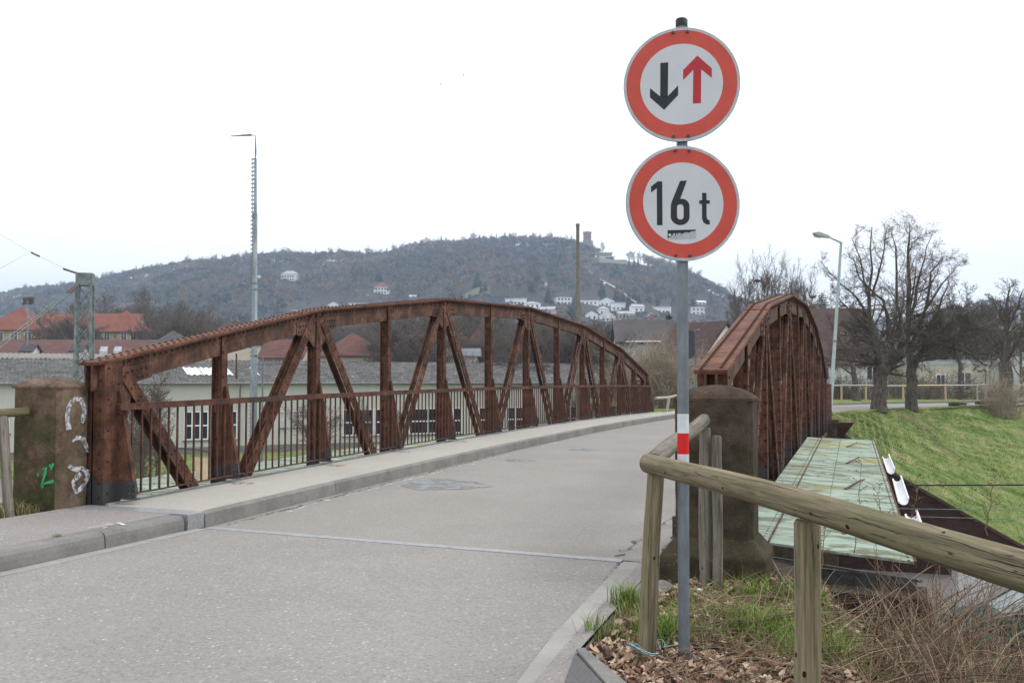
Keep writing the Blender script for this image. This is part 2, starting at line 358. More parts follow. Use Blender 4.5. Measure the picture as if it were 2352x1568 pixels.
def mk_brick(name,a,b,mort,sc=4.):
    m=NM(name,.95,0,.15); x=m.n('ShaderNodeTexBrick'); x.inputs['Scale'].default_value=sc; x.inputs['Mortar Size'].default_value=.02
    x.inputs['Color1'].default_value=a+(1,); x.inputs['Color2'].default_value=b+(1,); x.inputs['Mortar'].default_value=mort+(1,)
    x.inputs['Brick Width'].default_value=1.2; x.inputs['Row Height'].default_value=.42
    k=m.coord((1,1,1),(R(90),0,0)); m.l(k,x.inputs[0]); c=m.mix(m.ramp(m.noise(3,6,.7),[(.4,.0),(.7,.6)]),x.outputs[0],tuple(q*.4 for q in a))
    c=m.mix(m.ramp(m.noise(6,5,.8),[(.62,0),(.7,.35)]),c,(.3,.27,.25))
    m.col(c); m.bump(x.outputs[1],-.5,.01); return m.mat
M['brick']=mk_brick('dark red brick',(.045,.024,.021),(.062,.033,.028),(.05,.042,.038))
M['tower']=simple('brick tower',(.22,.13,.11),(.15,.095,.085),.1,.9,0,0)
M['towerlow']=simple('grey stone',(.27,.24,.21),(.2,.18,.16),.1,.9,0,0)
def mk_grassland(name,sc=1.):
    m=NM(name,.95,0,.1); n=m.noise(.8*sc,7,.7,None,.5); c=m.ramp(n,[(.38,(.075,.135,.03)),(.47,(.15,.21,.055)),(.55,(.215,.255,.09)),(.63,(.32,.30,.15))])
    k=m.coord((.5,1.4,1),(0,0,R(-35))); s=m.noise(1.1*sc,6,.75,k,.4); c=m.mix(m.ramp(s,[(.53,0),(.66,.75)]),c,(.30,.27,.15))
    f=m.noise(9*sc,4,.75); c=m.mix(m.ramp(f,[(.35,.5),(.55,0)]),c,(.045,.075,.02)); m.col(c)
    m.bump(m.noise(14*sc,4,.75),.9,.06); return m.mat
M['grassland']=mk_grassland('embankment grass')
M['plain']=simple('valley ground',(.10,.105,.055),(.14,.125,.09),.05,.95,0,0)
def tinted(name,base,rough=.9):
    m=NM(name,rough,0,.15); a=m.n('ShaderNodeVertexColor'); a.layer_name='tint'
    m.col(m.mix(1.,a.outputs[0],base,'MULTIPLY')); return m.mat
M['forest']=tinted('winter woodland',(1,1,1)); M['blade']=tinted('grass blades',(1,1,1),.6); M['litter']=tinted('dry leaves',(1,1,1),.8)
M['stem']=tinted('bramble stems',(1,1,1),.8)
M['hillsoil']=simple('woodland floor',(.065,.058,.05),(.045,.04,.036),.02,.95,0,0)
M['carpaint']=simple('dark green car paint',(.008,.075,.06),(.006,.06,.05),3,.25,.2,0,spec=.6)
M['carglass']=simple('car glass',(.05,.06,.065),None,3,.08,0,0,spec=.8)
M['carglare']=simple('car glass with painted glare',(.3,.36,.37),None,3,.2,0,0)  # windscreen glass; its glare is painted in as a pale colour
M['tyre']=simple('tyre rubber',(.02,.02,.02),None,9,.8)
M['silver']=simple('aluminium rim',(.45,.46,.47),None,9,.35,.6)
M['gravelground']=simple('yard asphalt',(.19,.17,.165),(.15,.135,.13),3,.9,0,.5,.01)
M['mat_']=None
del M['mat_']
def mk_spray(name,c,lo=.40,hi=.52,sc=60):
    m=NM(name,.8,0,.2); m.col(c); t=m.n('ShaderNodeBsdfTransparent'); mx=m.n('ShaderNodeMixShader')
    o=m.nt.nodes['Material Output']; f=m.ramp(m.noise(sc,3,.7),[(lo,0),(hi,1)])
    m.l(f,mx.inputs[0]); m.l(t.outputs[0],mx.inputs[1]); m.l(m.b.outputs[0],mx.inputs[2]); m.l(mx.outputs[0],o.inputs[0]); return m.mat
M['spraywhite']=mk_spray('white spray paint',(.55,.56,.60),.36,.60,28)
M['spraygreen']=mk_spray('green spray paint',(.05,.36,.14),.25,.4)
M['sprayblack']=mk_spray('black spray paint',(.05,.055,.06),.42,.55,22)
M['puddle']=mk_spray('grey sealed patch',(.25,.255,.262),.36,.55,5)
M['chalk']=mk_spray('worn white line',(.6,.59,.58),.46,.66,9)
M['ruststain']=mk_spray('rust stain',(.30,.19,.10),.48,.66,12)
# ------------------------------------------------------------------ bridge and road surfaces
def camber(y): return max(-.02,.155*(1-((y-24.5)/16.)**2))
def cross(x,y):  # the road falls a little to the right
    return camber(y)*(1 if y>8 else 0)-.08*max(0,min(1,(x+6)/4.7))*(1 if y>7 else max(0,(y-2)/5.))
def surf(name,x0,x1,y0,y1,dz,mat,nx=6,ny=40,zf=cross,kind='structure'):
    xs=np.linspace(x0,x1,nx+1); ys=np.linspace(y0,y1,ny+1)
    V=[(x,y,zf(x,y)+dz) for y in ys for x in xs]
    Fc=np.array([(j*(nx+1)+i,j*(nx+1)+i+1,(j+1)*(nx+1)+i+1,(j+1)*(nx+1)+i) for j in range(ny) for i in range(nx)])
    return tag(npmesh(name,V,Fc,mat),kind=kind)
def poly(name,pts,mat,thick=0,kind='structure',label=None,cat=None):
    b=MB(); n=len(pts); b.add(pts,[tuple(range(n))])
    if thick: b.v=[]; b.f=[]; b.m=[]; b.s=[]; b.prism([(p[0],p[1]) for p in pts],(0,0,pts[0][2]-thick),(1,0,0),(0,1,0),(0,0,thick))
    o=b.build(name,mat); tag(o,label,cat,None,kind); return o
YB=8.06
# near road
b=MB(); b.add([(-6.06,-8,0),(-1.3,-8,0),(-1.53,4.4,0),(-1.66,5.35,-.03),(-1.85,YB-.06,-.075),(-6.0,YB-.06,0)],[(0,1,2,3,4,5)])
tag(b.build('road',M['asphalt']),kind='structure')
surf('bridge_road',-6.02,-1.5,YB+.06,38,0,M['asphalt_bridge'])
# road beyond the bridge, bending right along the embankment
cl=[(-3.8,38),(-3.4,44),(-1.2,51),(3,58),(9,64),(18,71),(30,80),(46,91)]
def ribbon(cl,w0,w1,z):
    Vv=[];k=len(cl)
    for i,(x,y) in enumerate(cl):
        a=Vector(cl[max(i-1,0)]);c=Vector(cl[min(i+1,k-1)]); t=(c-a).normalized(); n=Vector((t.y,-t.x))
        Vv+= [(x+n.x*w0,y+n.y*w0,z),(x+n.x*w1,y+n.y*w1,z)]
    return Vv,[(2*i,2*i+1,2*i+3,2*i+2) for i in range(k-1)]
Vv,Ff=ribbon(cl,-2.3,2.3,.09); b=MB(); b.add(Vv,Ff); tag(b.build('far_road',M['asphalt_bridge']),kind='structure')
Vv,Ff=ribbon(cl,-2.45,-2.3,.19); b=MB(); b.add(Vv,Ff); Vv2,Ff2=ribbon(cl,-2.3,-2.295,.19); 
b.add([(x,y,z-.1*(i%2)) for i,(x,y,z) in enumerate(Vv2)],Ff2); tag(b.build('far_kerb',M['kerb']),kind='structure')
# joint strips
b=MB(); b.box(-5.98,-1.86,YB-.058,YB+.058,-.1,.003); o=b.build('expansion_joint',M['jointsteel'])
o.data.vertices.foreach_set('co',np.array([(v.co.x,v.co.y,v.co.z+cross(v.co.x,8)) for v in o.data.vertices]).ravel()); tag(o,kind='structure')
# near footway
b=MB(); b.add([(-7.50,-8,.145),(-6.22,-8,.145),(-6.22,YB-.22,.15),(-7.50,YB-.22,.15)],[(0,1,2,3)]); tag(b.build('footway',M['pave']),kind='structure')
b=MB(); b.box(-7.58,-7.50,-8,7.68,-.1,.13); tag(b.build('footway_edging',M['kerb']),kind='structure')
# kerb stones with rounded nose and real joints
b=MB(); y=-7.8; rn=random.Random(4)
while y<YB-.30:
    y1=min(y+1.12,YB-.26); dz=rn.uniform(-.004,.004); dx=rn.uniform(-.004,.004)
    prof=[(-6.22,-.2),(-6.22,.148),(-6.10,.146),(-6.07,.135),(-6.048,.11),(-6.04,.07),(-6.03,-.2)]
    b.prism([(x+dx,z+dz) for x,z in prof],(0,y+.006,0),(1,0,0),(0,0,1),(0,y1-y-.012,0)); y=y1
tag(b.build('kerb',M['kerb']),kind='structure')
b=MB(); y=-7.8
while y<YB-.3:
    y1=min(y+.5,YB-.1); b.box(-6.03,-5.90,y+.003,y1-.003,-.1,.005+rn.uniform(-.001,.002)); y=y1
tag(b.build('gutter_strip',M['gutter']),kind='structure')
b=MB(); b.box(-7.45,-6.045,YB-.215,YB+.03,.0,.156); b.box(-6.045,-6.033,YB-.215,YB+.03,-.02,.15)
o=b.build('chequer_plate',M['chequer'],bevel=.004); tag(o,'long bright chequer plate crossing the footway over the bridge joint','metal plate')
surf('bridge_footway',-7.27,-6.12,YB+.04,38,.15,M['pave_bridge'],3,40,lambda x,y:camber(y))
b=MB(); rn=random.Random(3); y=YB+.04
ysg=[y+.0]
while y<38: y+=2.55; ysg.append(min(y,38))
for a,c in zip(ysg[:-1],ysg[1:]):
    z0,z1=camber(a),camber(c); 
    pr=[(-6.12,-.15),(-6.12,.151),(-6.05,.147),(-6.035,.13),(-6.02,-.15)]; n=len(pr)
    va=[(x,a+.005,z+z0) for x,z in pr]; vb=[(x,c-.005,z+z1) for x,z in pr]
    b.add(va+vb,[tuple(range(n)),tuple(range(n,2*n))]+[(i,(i+1)%n,n+(i+1)%n,n+i) for i in range(n)])
tag(b.build('bridge_kerb',M['kerb_bridge']),kind='structure')
b=MB(); 
for a,c in zip(ysg[:-1],ysg[1:]):
    z0,z1=camber(a),camber(c); pr=[(-1.56,-.2),(-1.54,.05),(-1.30,.05),(-1.30,-.2)]; n=4
    va=[(x,a,z+z0) for x,z in pr]; vb=[(x,c,z+z1) for x,z in pr]
    b.add(va+vb,[tuple(range(n)),tuple(range(n,2*n))]+[(i,(i+1)%n,n+(i+1)%n,n+i) for i in range(n)])
tag(b.build('bridge_kerb',M['kerb_bridge']),kind='structure')
# grey cable channel lip at the truss foot
b=MB()
for i in range(28):
    a=YB+.1+i; z0=camber(a)+.15; z1=camber(a+1)+.15
    b.beam((-7.285,a,z0+.002),(-7.285,a+.99,z1+.002),.03,.04)
    b.beam((-7.33,a,z0-.03),(-7.33,a+.99,z1-.03),.04,.05)
tag(b.build('footway_edge_strip',M['jointsteel']),kind='structure')
# slab under the roadway
b=MB()
for a,c in zip(ysg[:-1],ysg[1:]):
    z0,z1=camber(a)-.12,camber(c)-.12
    va=[(-7.27,a,z0+.2),(-6.13,a,z0+.2),(-6.13,a,z0),(-1.4,a,z0-.03),(-1.4,a,z0-.25),(-7.27,a,z0-.25)]; vb=[(x,c,z+z1-z0) for x,_,z in va]; n=6
    b.add(va+vb,[tuple(range(n)),tuple(range(n,2*n))]+[(i,(i+1)%n,n+(i+1)%n,n+i) for i in range(n)])
tag(b.build('bridge_slab',M['kerb_bridge']),kind='structure')
# worn patches, lines and stains on the ground (thin coats)
def flat_ribbon(pts,wd,z=None,lift=.004):
    b=MB(); V=[];k=len(pts)
    for i,p in enumerate(pts):
        p=Vector(p); a=Vector(pts[max(i-1,0)]);c=Vector(pts[min(i+1,k-1)]); t=(c-a); t.z=0; t.normalize(); n=Vector((t.y,-t.x,0)); ww=wd[i] if isinstance(wd,list) else wd
        V+=[p+n*ww/2+Vector((0,0,lift)),p-n*ww/2+Vector((0,0,lift))]
    b.add(V,[(2*i,2*i+1,2*i+3,2*i+2) for i in range(k-1)]); return b
def ellipse(name,px,py,wpx,hpx,mat,lift=.004,n=28):
    pts=[]
    for k in range(n):
        a=2*math.pi*k/n; r=1+.12*math.sin(3*a+1)+.07*math.sin(7*a)
        q=P(px+wpx*r*math.cos(a),py+hpx*r*math.sin(a),z=cross(-4,P(px,py,z=.05).y)+lift)
        q.z=cross(q.x,q.y)+lift; pts.append(q)
    b=MB(); b.add(pts,[tuple(range(n))]); return tag(b.build(name,mat),kind='structure')
ellipse('sealed_patch',1018,1116,98,11,M['puddle'])
ellipse('sealed_patch',1192,1059,34,3,M['puddle'])
ellipse('sealed_patch',1340,1033,36,2,M['puddle'])
pts=[(x,y,cross(x,y)) for x,y in [(-5.85,9.2+.6*k) if k%3 else (-5.80,9.2+.6*k) for k in range(44)]]
tag(flat_ribbon(pts,.05).build('worn_line',M['chalk']),kind='structure')
cs=[(560,1198),(600,1192),(650,1187),(677,1181),(684,1173),(672,1166),(655,1166)]
tag(flat_ribbon([P(x,y,z=0.0) for x,y in cs],.022,lift=.006).build('chalk_curve',M['chalk']),kind='structure')
for i,(px,py,wx,hy) in enumerate([(558,1112,26,3),(772,1073,22,2),(930,1043,16,1.6),(1060,1019,14,1.3)]):
    pts=[]; 
    for k in range(20):
        a=2*math.pi*k/20; q=P(px+wx*math.cos(a),py+hy*math.sin(a),z=.17+.02*i); q.z=camber(q.y)+.154; pts.append(q)
    b=MB(); b.add(pts,[tuple(range(20))]); tag(b.build('rust_stain',M['ruststain']),kind='structure')
b=MB()
for a,c,wd in [((200,1213),(280,1201),.012),((240,1205),(270,1203),.012),((270,1200),(286,1206),.03),((236,1213),(246,1211),.02),((243,1202),(275,1200),.01)]:
    s=flat_ribbon([P(a[0],a[1],z=.15),P(c[0],c[1],z=.15)],wd,lift=.004); b.add(s.v,s.f)
tag(b.build('arrow_marking',M['paint']),'white chalk arrow sprayed on the footway near the metal plate','marking')
rn=random.Random(31)
def wander(p,q,n,j):
    p,q=Vector(p),Vector(q); return [p.lerp(q,i/n)+Vector((rn.gauss(0,j),rn.gauss(0,j),0)) for i in range(n+1)]
def crack(name,p,q,n,j,w_,mat,lift=.006):
    pts=[Vector((a.x,a.y,cross(a.x,a.y))) for a in wander(p,q,n,j)]; wd=[w_*rn.uniform(.3,1.6) for _ in pts]
    tag(flat_ribbon(pts,wd,lift=lift).build(name,mat),kind='structure')
crack('gutter_crack',(-1.855,7.95,0),(-1.665,5.4,0),46,.006,.022,M['grit'],.011); crack('gutter_crack',(-1.665,5.4,0),(-1.53,4.3,0),26,.006,.018,M['grit'],.011)
crack('road_crack',(-1.95,8.25,0),(-1.75,13.5,0),60,.02,.05,M['grit'])
crack('road_crack',(-5.90,8.3,0),(-5.96,16,0),70,.02,.03,M['grit'])
# ------------------------------------------------------------------ right verge: kerb band, dark asphalt corner, earth
kr=[(1422,1277),(1263,1455),(1190,1568)]; ko=[(1471,1311),(1400,1408),(1329,1499)]
V0=[(-1.845,YB-.06,-.05),(-1.655,5.35,-.022),(-1.53,4.4,.004),(-1.28,-8,.004)]
b=MB()
gut=[(-1.84,YB-.05),(-1.65,5.35),(-1.53,4.4),(-1.30,0),(-1.28,-8)]; mid=[(-1.70,YB-.05),(-1.53,5.35),(-1.45,4.4),(-1.15,0),(-1.1,-8)]; oute=[(-1.56,YB-.05),(-1.415,5.05),(-1.40,4.98),(-1.36,4.4),(-.9,0)]
def strip(A,B,z): 
    V=[(x,y,z+(-.07 if y>7.9 else -.025 if y>5.1 else 0)) for x,y in A]+[(x,y,z+(-.07 if y>7.9 else -.025 if y>5.1 else 0)) for x,y in B]; n=len(A)
    return V,[(i,i+1,n+i+1,n+i) for i in range(n-1)]
v,f=strip(gut[:4],mid[:4],.006); b.add(v,f); tag(b.build('gutter_strip',M['gutter']),kind='structure')
b=MB(); v,f=strip(mid[:4],[(-1.56,YB-.05),(-1.40,5.02),(-1.30,4.4),(-.95,0)],.012); b.add(v,f)
v2=[(-1.56,YB-.05,-.058),(-1.40,5.02,-.013),(-1.56,YB-.05,-.25),(-1.40,5.02,-.2)]; b.add(v2,[(0,1,3,2)]); tag(b.build('kerb_band',M['pave']),kind='structure')
cr=[(-1.40,5.0),(-1.36,5.03),(-1.0,4.45),(-.3,3.3),(.4,2.1),(.35,2.05),(-1.06,4.4)]
b=MB(); b.prism([(-1.41,5.02),(-1.375,5.06),(-1.02,4.53),(-.22,3.2),(.6,1.9),(.54,1.86),(-.29,3.15),(-1.10,4.47)],(0,0,-.2),(1,0,0),(0,1,0),(0,0,.225)); tag(b.build('corner_kerb',M['kerb'],bevel=.006),kind='structure')
b=MB(); b.add([(-1.40,4.97,.016),(-1.11,4.47,.016),(-.30,3.15,.016),(.5,1.86,.016),(-.6,-.2,.016),(-.95,0,.016),(-1.30,4.4,.016)],[tuple(range(7))]); tag(b.build('side_path',M['asphalt_dark']),kind='structure')
# earth of the near bank (right)
from mathutils import noise as mnoise
def nz(x,y,s=1.): return mnoise.noise(Vector((x*s,y*s,.3)))
def bank(x,y):
    z=-.035-.05*max(0,x+.9)+.03*nz(x,y,2.5)-.03*max(0,min(1,(y-6)/1.5))
    e=-.02-.10*(y-5)*(1 if y>5 else .35)
    if x>e: z-= (x-e)*1.05 +.12*nz(x,y,1.1)*min(1,(x-e))
    return max(z,-5.2)
xs=np.concatenate([np.linspace(-1.6,1.5,52),np.linspace(1.6,9,30)]); ys=np.linspace(-2,8.7,90)
V=[(x,y,bank(x,y)) for y in ys for x in xs]; nx=len(xs)
idx=[(j*nx+i,j*nx+i+1,(j+1)*nx+i+1,(j+1)*nx+i) for j in range(len(ys)-1) for i in range(nx-1)]
def okq(q):
    c=[V[k] for k in q]; cx=sum(a[0] for a in c)/4; cy=sum(a[1] for a in c)/4
    edge=-1.39-.17*(cy-5)/3 if cy>5.02 else (-1.40+.62*(5.0-cy))
    return cx>edge
Fq=np.array([q for q in idx if okq(q)]); tag(npmesh('verge_earth',V,Fq,M['soil'],smooth=True),kind='structure')
# near bank (left)
def lbank(x,y):
    return max(-5.2,.10+.03*nz(x,y,2)-max(0,(-8.3-x))*.75)
xs=np.concatenate([np.linspace(-16,-9,12),np.linspace(-8.8,-7.56,14)]); ys=np.linspace(-4,8.5,50)
V=[(x,y,lbank(x,y)) for y in ys for x in xs]; nx=len(xs)
tag(npmesh('left_bank_earth',V,np.array([(j*nx+i,j*nx+i+1,(j+1)*nx+i+1,(j+1)*nx+i) for j in range(len(ys)-1) for i in range(nx-1)]),M['grassland'],smooth=True),kind='structure')
# abutments
b=MB(); b.box(-8.6,-.45,7.3,8.05,-5.4,-.16); tag(b.build('brick_abutment',M['stone_r']),'dark stone abutment under the near end of the bridge','abutment')
b=MB()
wp=[(-.45,-.20),(.50,-.22),(.70,-1.2),(2.2,-2.3),(4.6,-5.2),(4.6,-5.6),(-.45,-5.6)]
b.prism(wp,(0,8.05,0),(1,0,0),(0,0,1),(0,.5,0)); tag(b.build('brick_wall',M['brick']),'dark red brick wing wall below the near pillar and bramble bank','wall')
b=MB(); b.beam((-.7,8.50,-.16),(.42,8.36,-.20),.10,.16); b.beam((-.7,8.48,-.045),(.45,8.15,-.10),.03,.02)
tag(b.build('steel_beam',M['tarsteel']),'black steel beam under the near edge of the right green deck','beam')
# ------------------------------------------------------------------ trusses
ST=[1.89,2.23,2.3,2.34,2.54,2.53]; YN=[8.36]
for d in ST+ST[::-1]: YN.append(YN[-1]+d)
ZT=[(8.05,1.565),(YN[2],2.42),(YN[4],2.93),(YN[6],3.13),(YN[8],2.95),(YN[10],2.42),(36.33,1.565)]
def ztop(y):
    for (a,za),(c,zc) in zip(ZT[:-1],ZT[1:]):
        if a<=y<=c: return za+(zc-za)*(y-a)/(c-a)
    return ZT[0][1] if y<ZT[0][0] else ZT[-1][1]
def bridge_truss(X,inn,dz,label):
    """X centre of the truss, inn = direction of the road side"""
    root=empty('bridge_truss',(X,8.05,dz),label,'bridge truss')
    T=lambda y:ztop(y)+dz
    # cap plates
    b=MB()
    for (a,za),(c,zc) in zip(ZT[:-1],ZT[1:]):
        p,q=Vector((X,a,za+dz)),Vector((X,c,zc+dz)); d=(q-p).normalized(); up=Vector((1,0,0)).cross(d)
        for k,(ww,off) in enumerate(((.27,-.006),(.275,-.0185),(.262,-.031))):
            e=.004*(k==1); b.beam(p-d*e+up*off,q+d*e+up*off,ww,.0118,up)
        L_=(q-p).length; n=int(L_/.105)
        for i in range(n):
            for sx in (-1,1):
                t=(i+.5+(.25 if sx>0 else -.25))/n; b.rivet(p+(q-p)*t+Vector((sx*.078,0,0)),up,.021,.018,1)
        # butt strap lines
    for y in (YN[2]-.55,YN[4]-.35,YN[6]-.5,YN[8]+.4,YN[10]+.5):
        d=Vector((0,1,(ztop(y+.1)-ztop(y-.1))/.2)).normalized(); up=Vector((1,0,0)).cross(d)
        b.obox(Vector((X,y,T(y)))+up*.004,(.137,0,0),d*.008,up*.006)
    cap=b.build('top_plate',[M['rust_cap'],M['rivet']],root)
    # chord body : two webs
    b=MB(); b2=MB()
    DB=.26
    for s,(a,c) in enumerate(zip(ZT[:-1],ZT[1:])):
        p,q=Vector((X,a[0],a[1]+dz-.037)),Vector((X,c[0],c[1]+dz-.037)); d=(q-p).normalized()
        for sx in (-1,1):
            b.prism([(p.y+ (.0),p.z),(q.y,q.z),(q.y,q.z-DB),(p.y,p.z-DB)],(X+sx*.034,0,0),(0,1,0),(0,0,1),(sx*.012,0,0))
            # angle leg + rivets
            b.prism([(p.y,p.z),(q.y,q.z),(q.y,q.z-.085),(p.y,p.z-.085)],(X+sx*.0462,0,0),(0,1,0),(0,0,1),(sx*.009,0,0))
            n=int((q-p).length/.10)
            for i in range(n):
                c_=p+(q-p)*((i+.5)/n); b.rivet((X+sx*.055,c_.y,c_.z-.045),(sx,0,0),.017,.016,1)
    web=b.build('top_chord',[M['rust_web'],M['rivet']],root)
    # gusset plates at even nodes
    for i in range(0,13,2):
        b=MB(); y=YN[i]
        for sx in (-1,1):
            ys_=[-.55,.55]
            if i==0: ys_=[-.1,.62]
            if i==12: ys_=[-.62,.1]
            pl=[]; 
            yl,yr=y+ys_[0],y+ys_[1]
            def zc(yy,dd): return T(yy)-.04-dd
            pl=[(yl,zc(yl,.10)),(yl,zc(yl,.24)),(yl+.04,zc(yl+.04,.28))]
            if i>0: pl+=[(y-.30,zc(y-.30,.29)),(y-.20,T(y)-.48)]
            pl+=[(y-.1 if i!=0 else y-.02,T(y)-.56 if i!=0 else T(y)-.75),(y+.1,T(y)-.56 if i!=0 else T(y)-.75)] if i!=12 else [(y-.1,T(y)-.7),(y+.02,T(y)-.7)]
            if i<12: pl+=[(y+.20,T(y)-.48 if i else T(y)-.70),(y+.30,zc(y+.30,.29))]
            pl+=[(yr-.04,zc(yr-.04,.28)),(yr,zc(yr,.24)),(yr,zc(yr,.10))]
            b.prism(pl,(X+sx*.0465,0,0),(0,1,0),(0,0,1),(sx*.008,0,0))
            for side in (-1,1):
                if (i==0 and side<0) or (i==12 and side>0): continue
                y0,y1=y+side*.17,y+side*.50
                q0,q1=min(y0,y1),max(y0,y1)
                b.prism([(q0,zc(q0,.10)),(q0,zc(q0,.155)),(q0+.03,zc(q0,.19)),(q1,zc(q1,.19)),(q1,zc(q1,.10))],(X+sx*.0552,0,0),(0,1,0),(0,0,1),(sx*.007,0,0))
                for k in range(5):
                    yy=q0+.03+(q1-q0-.05)*k/4; b.rivet((X+sx*.062,yy,zc(yy,.155)),(sx,0,0),.019,.017,1)
                    b.rivet((X+sx*.0545,yy+side*.03,zc(yy,.235)),(sx,0,0),.019,.017,1)
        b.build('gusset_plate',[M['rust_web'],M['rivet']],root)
    # posts
    XI=X+inn*.105
    for i,y in enumerate(YN):
        b=MB(); zt=T(y)-.04; zb=camber(y)-.5+dz; wide=.26 if i in (0,12) else .11
        yo=-.08 if i==0 else (.08 if i==12 else 0); by=0
        for sx in (-1,1):
            xf=X+sx*(.064 if i not in (0,12) else .112)
            b.box(min(xf,xf+sx*.012),max(xf,xf+sx*.012),y-wide/2+yo,y+wide/2+yo,zb,zt)
            for sy in (-1,1):
                x0,x1=sorted((xf,xf-sx*(.062 if i in (0,12) else .040))); b.box(x0,x1,y+sy*.012-.006+yo,y+sy*.012+.006+yo,zb,zt-.0)
                n=int((zt-zb)/.15)
                for k in range(n):
                    zz=zb+(k+.5)/n*(zt-zb); b.rivet((xf-sx*.022,y+sy*.018+yo,zz),(0,sy,0),.019,.017,1)
                    if sy<0: b.rivet((xf+sx*.012,y+(wide*.28)*(1 if k%2 else -1)+yo,zz),(sx,0,0),.016,.014,1)
            if i in (0,12):
                for sy in (-1,1):
                    x0,x1=sorted((xf,xf-sx*.07)); b.box(x0,x1,y+sy*.124-.006+yo,y+sy*.124+.006+yo,zb,zt)
                    for k in range(int((zt-zb)/.15)):
                        b.rivet((xf-sx*.04,y+sy*.13+yo,zb+.08+k*.15),(0,sy,0),.020,.017,1)
        b.box(X-(.105 if i in (0,12) else .06),X+(.105 if i in (0,12) else .06),y-.0055+yo,y+.0055+yo,zb,zt-.02)
        if i in (0,12): b.box(X-.03,X+.03,y-.115+yo,y+.115+yo,zb,zt-.02)
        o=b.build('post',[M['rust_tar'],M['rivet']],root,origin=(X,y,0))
        # triangular stiffener on the road side
        b=MB(); zd=camber(y)+.16+dz; zt2=zd+1.12
        if i==0: xw=.30
        else: xw=.275
        xf=X+inn*(.120 if i in (0,12) else .0765)
        b.prism([(0,zt2),(inn*.035,zt2-.02),(inn*(xw-.055),zd+.02),(inn*(xw-.055),zd-.02),(0,zd-.02)],(xf,y-.006+by,0),(1,0,0),(0,0,1),(0,.012,0))
        b.beam((xf+inn*.03,y+by,zt2),(xf+inn*(xw-.05),y+by,zd+.03),.05,.008,(inn,0,0))
        b.build('bracket',M['rust_tar'],root,origin=(X,y,0))
        b=MB(); 
        xa,xb=sorted((xf+inn*(xw-.155),xf+inn*(xw-.048)))
        b.box(xa,xb,y-.022+by,y-.0065+by,zd-.01,zd+.17)
        b.box(xa-.01,xb+.01,y-.06+by,y+.03+by,zd-.012,zd)
        for kx in (0,1):
            for kz in range(3): b.rivet((xa+.028+kx*.052,y-.022+by,zd+.035+kz*.055),(0,-1,0),.015,.013,1)
        b.build('foot',[M['tarsteel'],M['bolt']],root)
    # diagonals: pairs of angle strips on both faces
    for i in range(0,12):
        e,o_=(i,i+1) if i%2==0 else (i+1,i)
        ye,yo=YN[e],YN[o_]; sgn=1 if yo>ye else -1
        p=Vector((X,ye+sgn*.10,T(ye)-.12)); q=Vector((X,yo-sgn*.10,camber(yo)-.42+dz)); d=(q-p).normalized(); nrm=d.cross(Vector((1,0,0))).normalized()
        b=MB()
        for sx in (-1,1):
            for sn in (-1,1):
                off=Vector((sx*.066,0,0))+nrm*(sn*.0385)
                b.obox((p+q)/2+off,(.006,0,0),d*((q-p).length/2),nrm*.037)
                b.obox((p+q)/2+Vector((sx*.036,0,0))+nrm*(sn*.0062),(.023,0,0),d*((q-p).length/2),nrm*.005)
                n=int((q-p).length/.16)
                for k in range(n):
                    c=p+d*((k+.5)*(q-p).length/n); b.rivet(c+off+Vector((sx*.006,0,0))-nrm*sn*.008,(sx,0,0),.016,.014,1)
            for t in (.12,.3,.5,.7,.88):
                b.obox(p+(q-p)*t+Vector((sx*.0655,0,0)),(.0055,0,0),d*((q-p).length*.075),nrm*.02)
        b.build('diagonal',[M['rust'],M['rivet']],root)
    b=MB(); 
    for i in range(12):
        b.beam((X,YN[i],camber(YN[i])-.55+dz),(X,YN[i+1],camber(YN[i+1])-.55+dz),.2,.22)
        b.beam((X,YN[i],camber(YN[i])-.44+dz+.006),(X,YN[i+1],camber(YN[i+1])-.44+dz+.006),.26,.012)
    b.build('bottom_chord',M['rust'],root)
    return root
bridge_truss(-7.445,1,.05,'long rusty riveted bowstring truss behind the railing beside the footway')
bridge_truss(-1.12,-1,-.05,'rusty bowstring truss seen end-on behind the road signs')
# cross girders
for y in YN[::2]:
    b=MB(); z=camber(y)-.5; b.box(-7.35,-1.2,y-.07,y+.07,z-.15,z-.02+.05); o=b.build('cross_girder',M['rust'],origin=(-4.3,y,z))
    tag(o,'rusty cross girder hidden under the bridge deck','girder','cross girders under the deck')
# ------------------------------------------------------------------ railing on the left truss
XR=-7.205
rail=empty('bridge_railing',(XR,8.2,.15),'long rusty bar railing along the bridge footway','railing')
def zr(y): return 1.175+camber(y)*.72+.01
b=MB(); ys_=[8.22]+YN[1:-1]+[36.0]
for a,c in zip(ys_[:-1],ys_[1:]):
    b.beam((XR,a,zr(a)),(XR,c+.0,zr(c)),.06,.009); b.beam((XR+.0265,a,zr(a)-.031),(XR+.0265,c,zr(c)-.031),.007,.062)
b.beam((XR+.032,YN[2]+.02,zr(YN[2])-.02),(XR+.032,YN[2]+.03,zr(YN[2])-.02),.004,.06)
b.build('top_rail',M['rust_rail'],rail)
def zl(y): return camber(y)+.24
for a,c in zip(YN[:-1],YN[1:]):
    b=MB(); b.beam((XR,a+.03,zl(a)),(XR,c-.03,zl(c)),.03,.014); b.build('bottom_rail',M['rust_rail'],rail)
proto=None; rest=MB(); cnt=0
bars=[]
for a,c in zip(YN[:-1],YN[1:]):
    n=max(1,int(round((c-a)/.146)))
    bars+=[a+(k+.5)*(c-a)/n for k in range(n)]
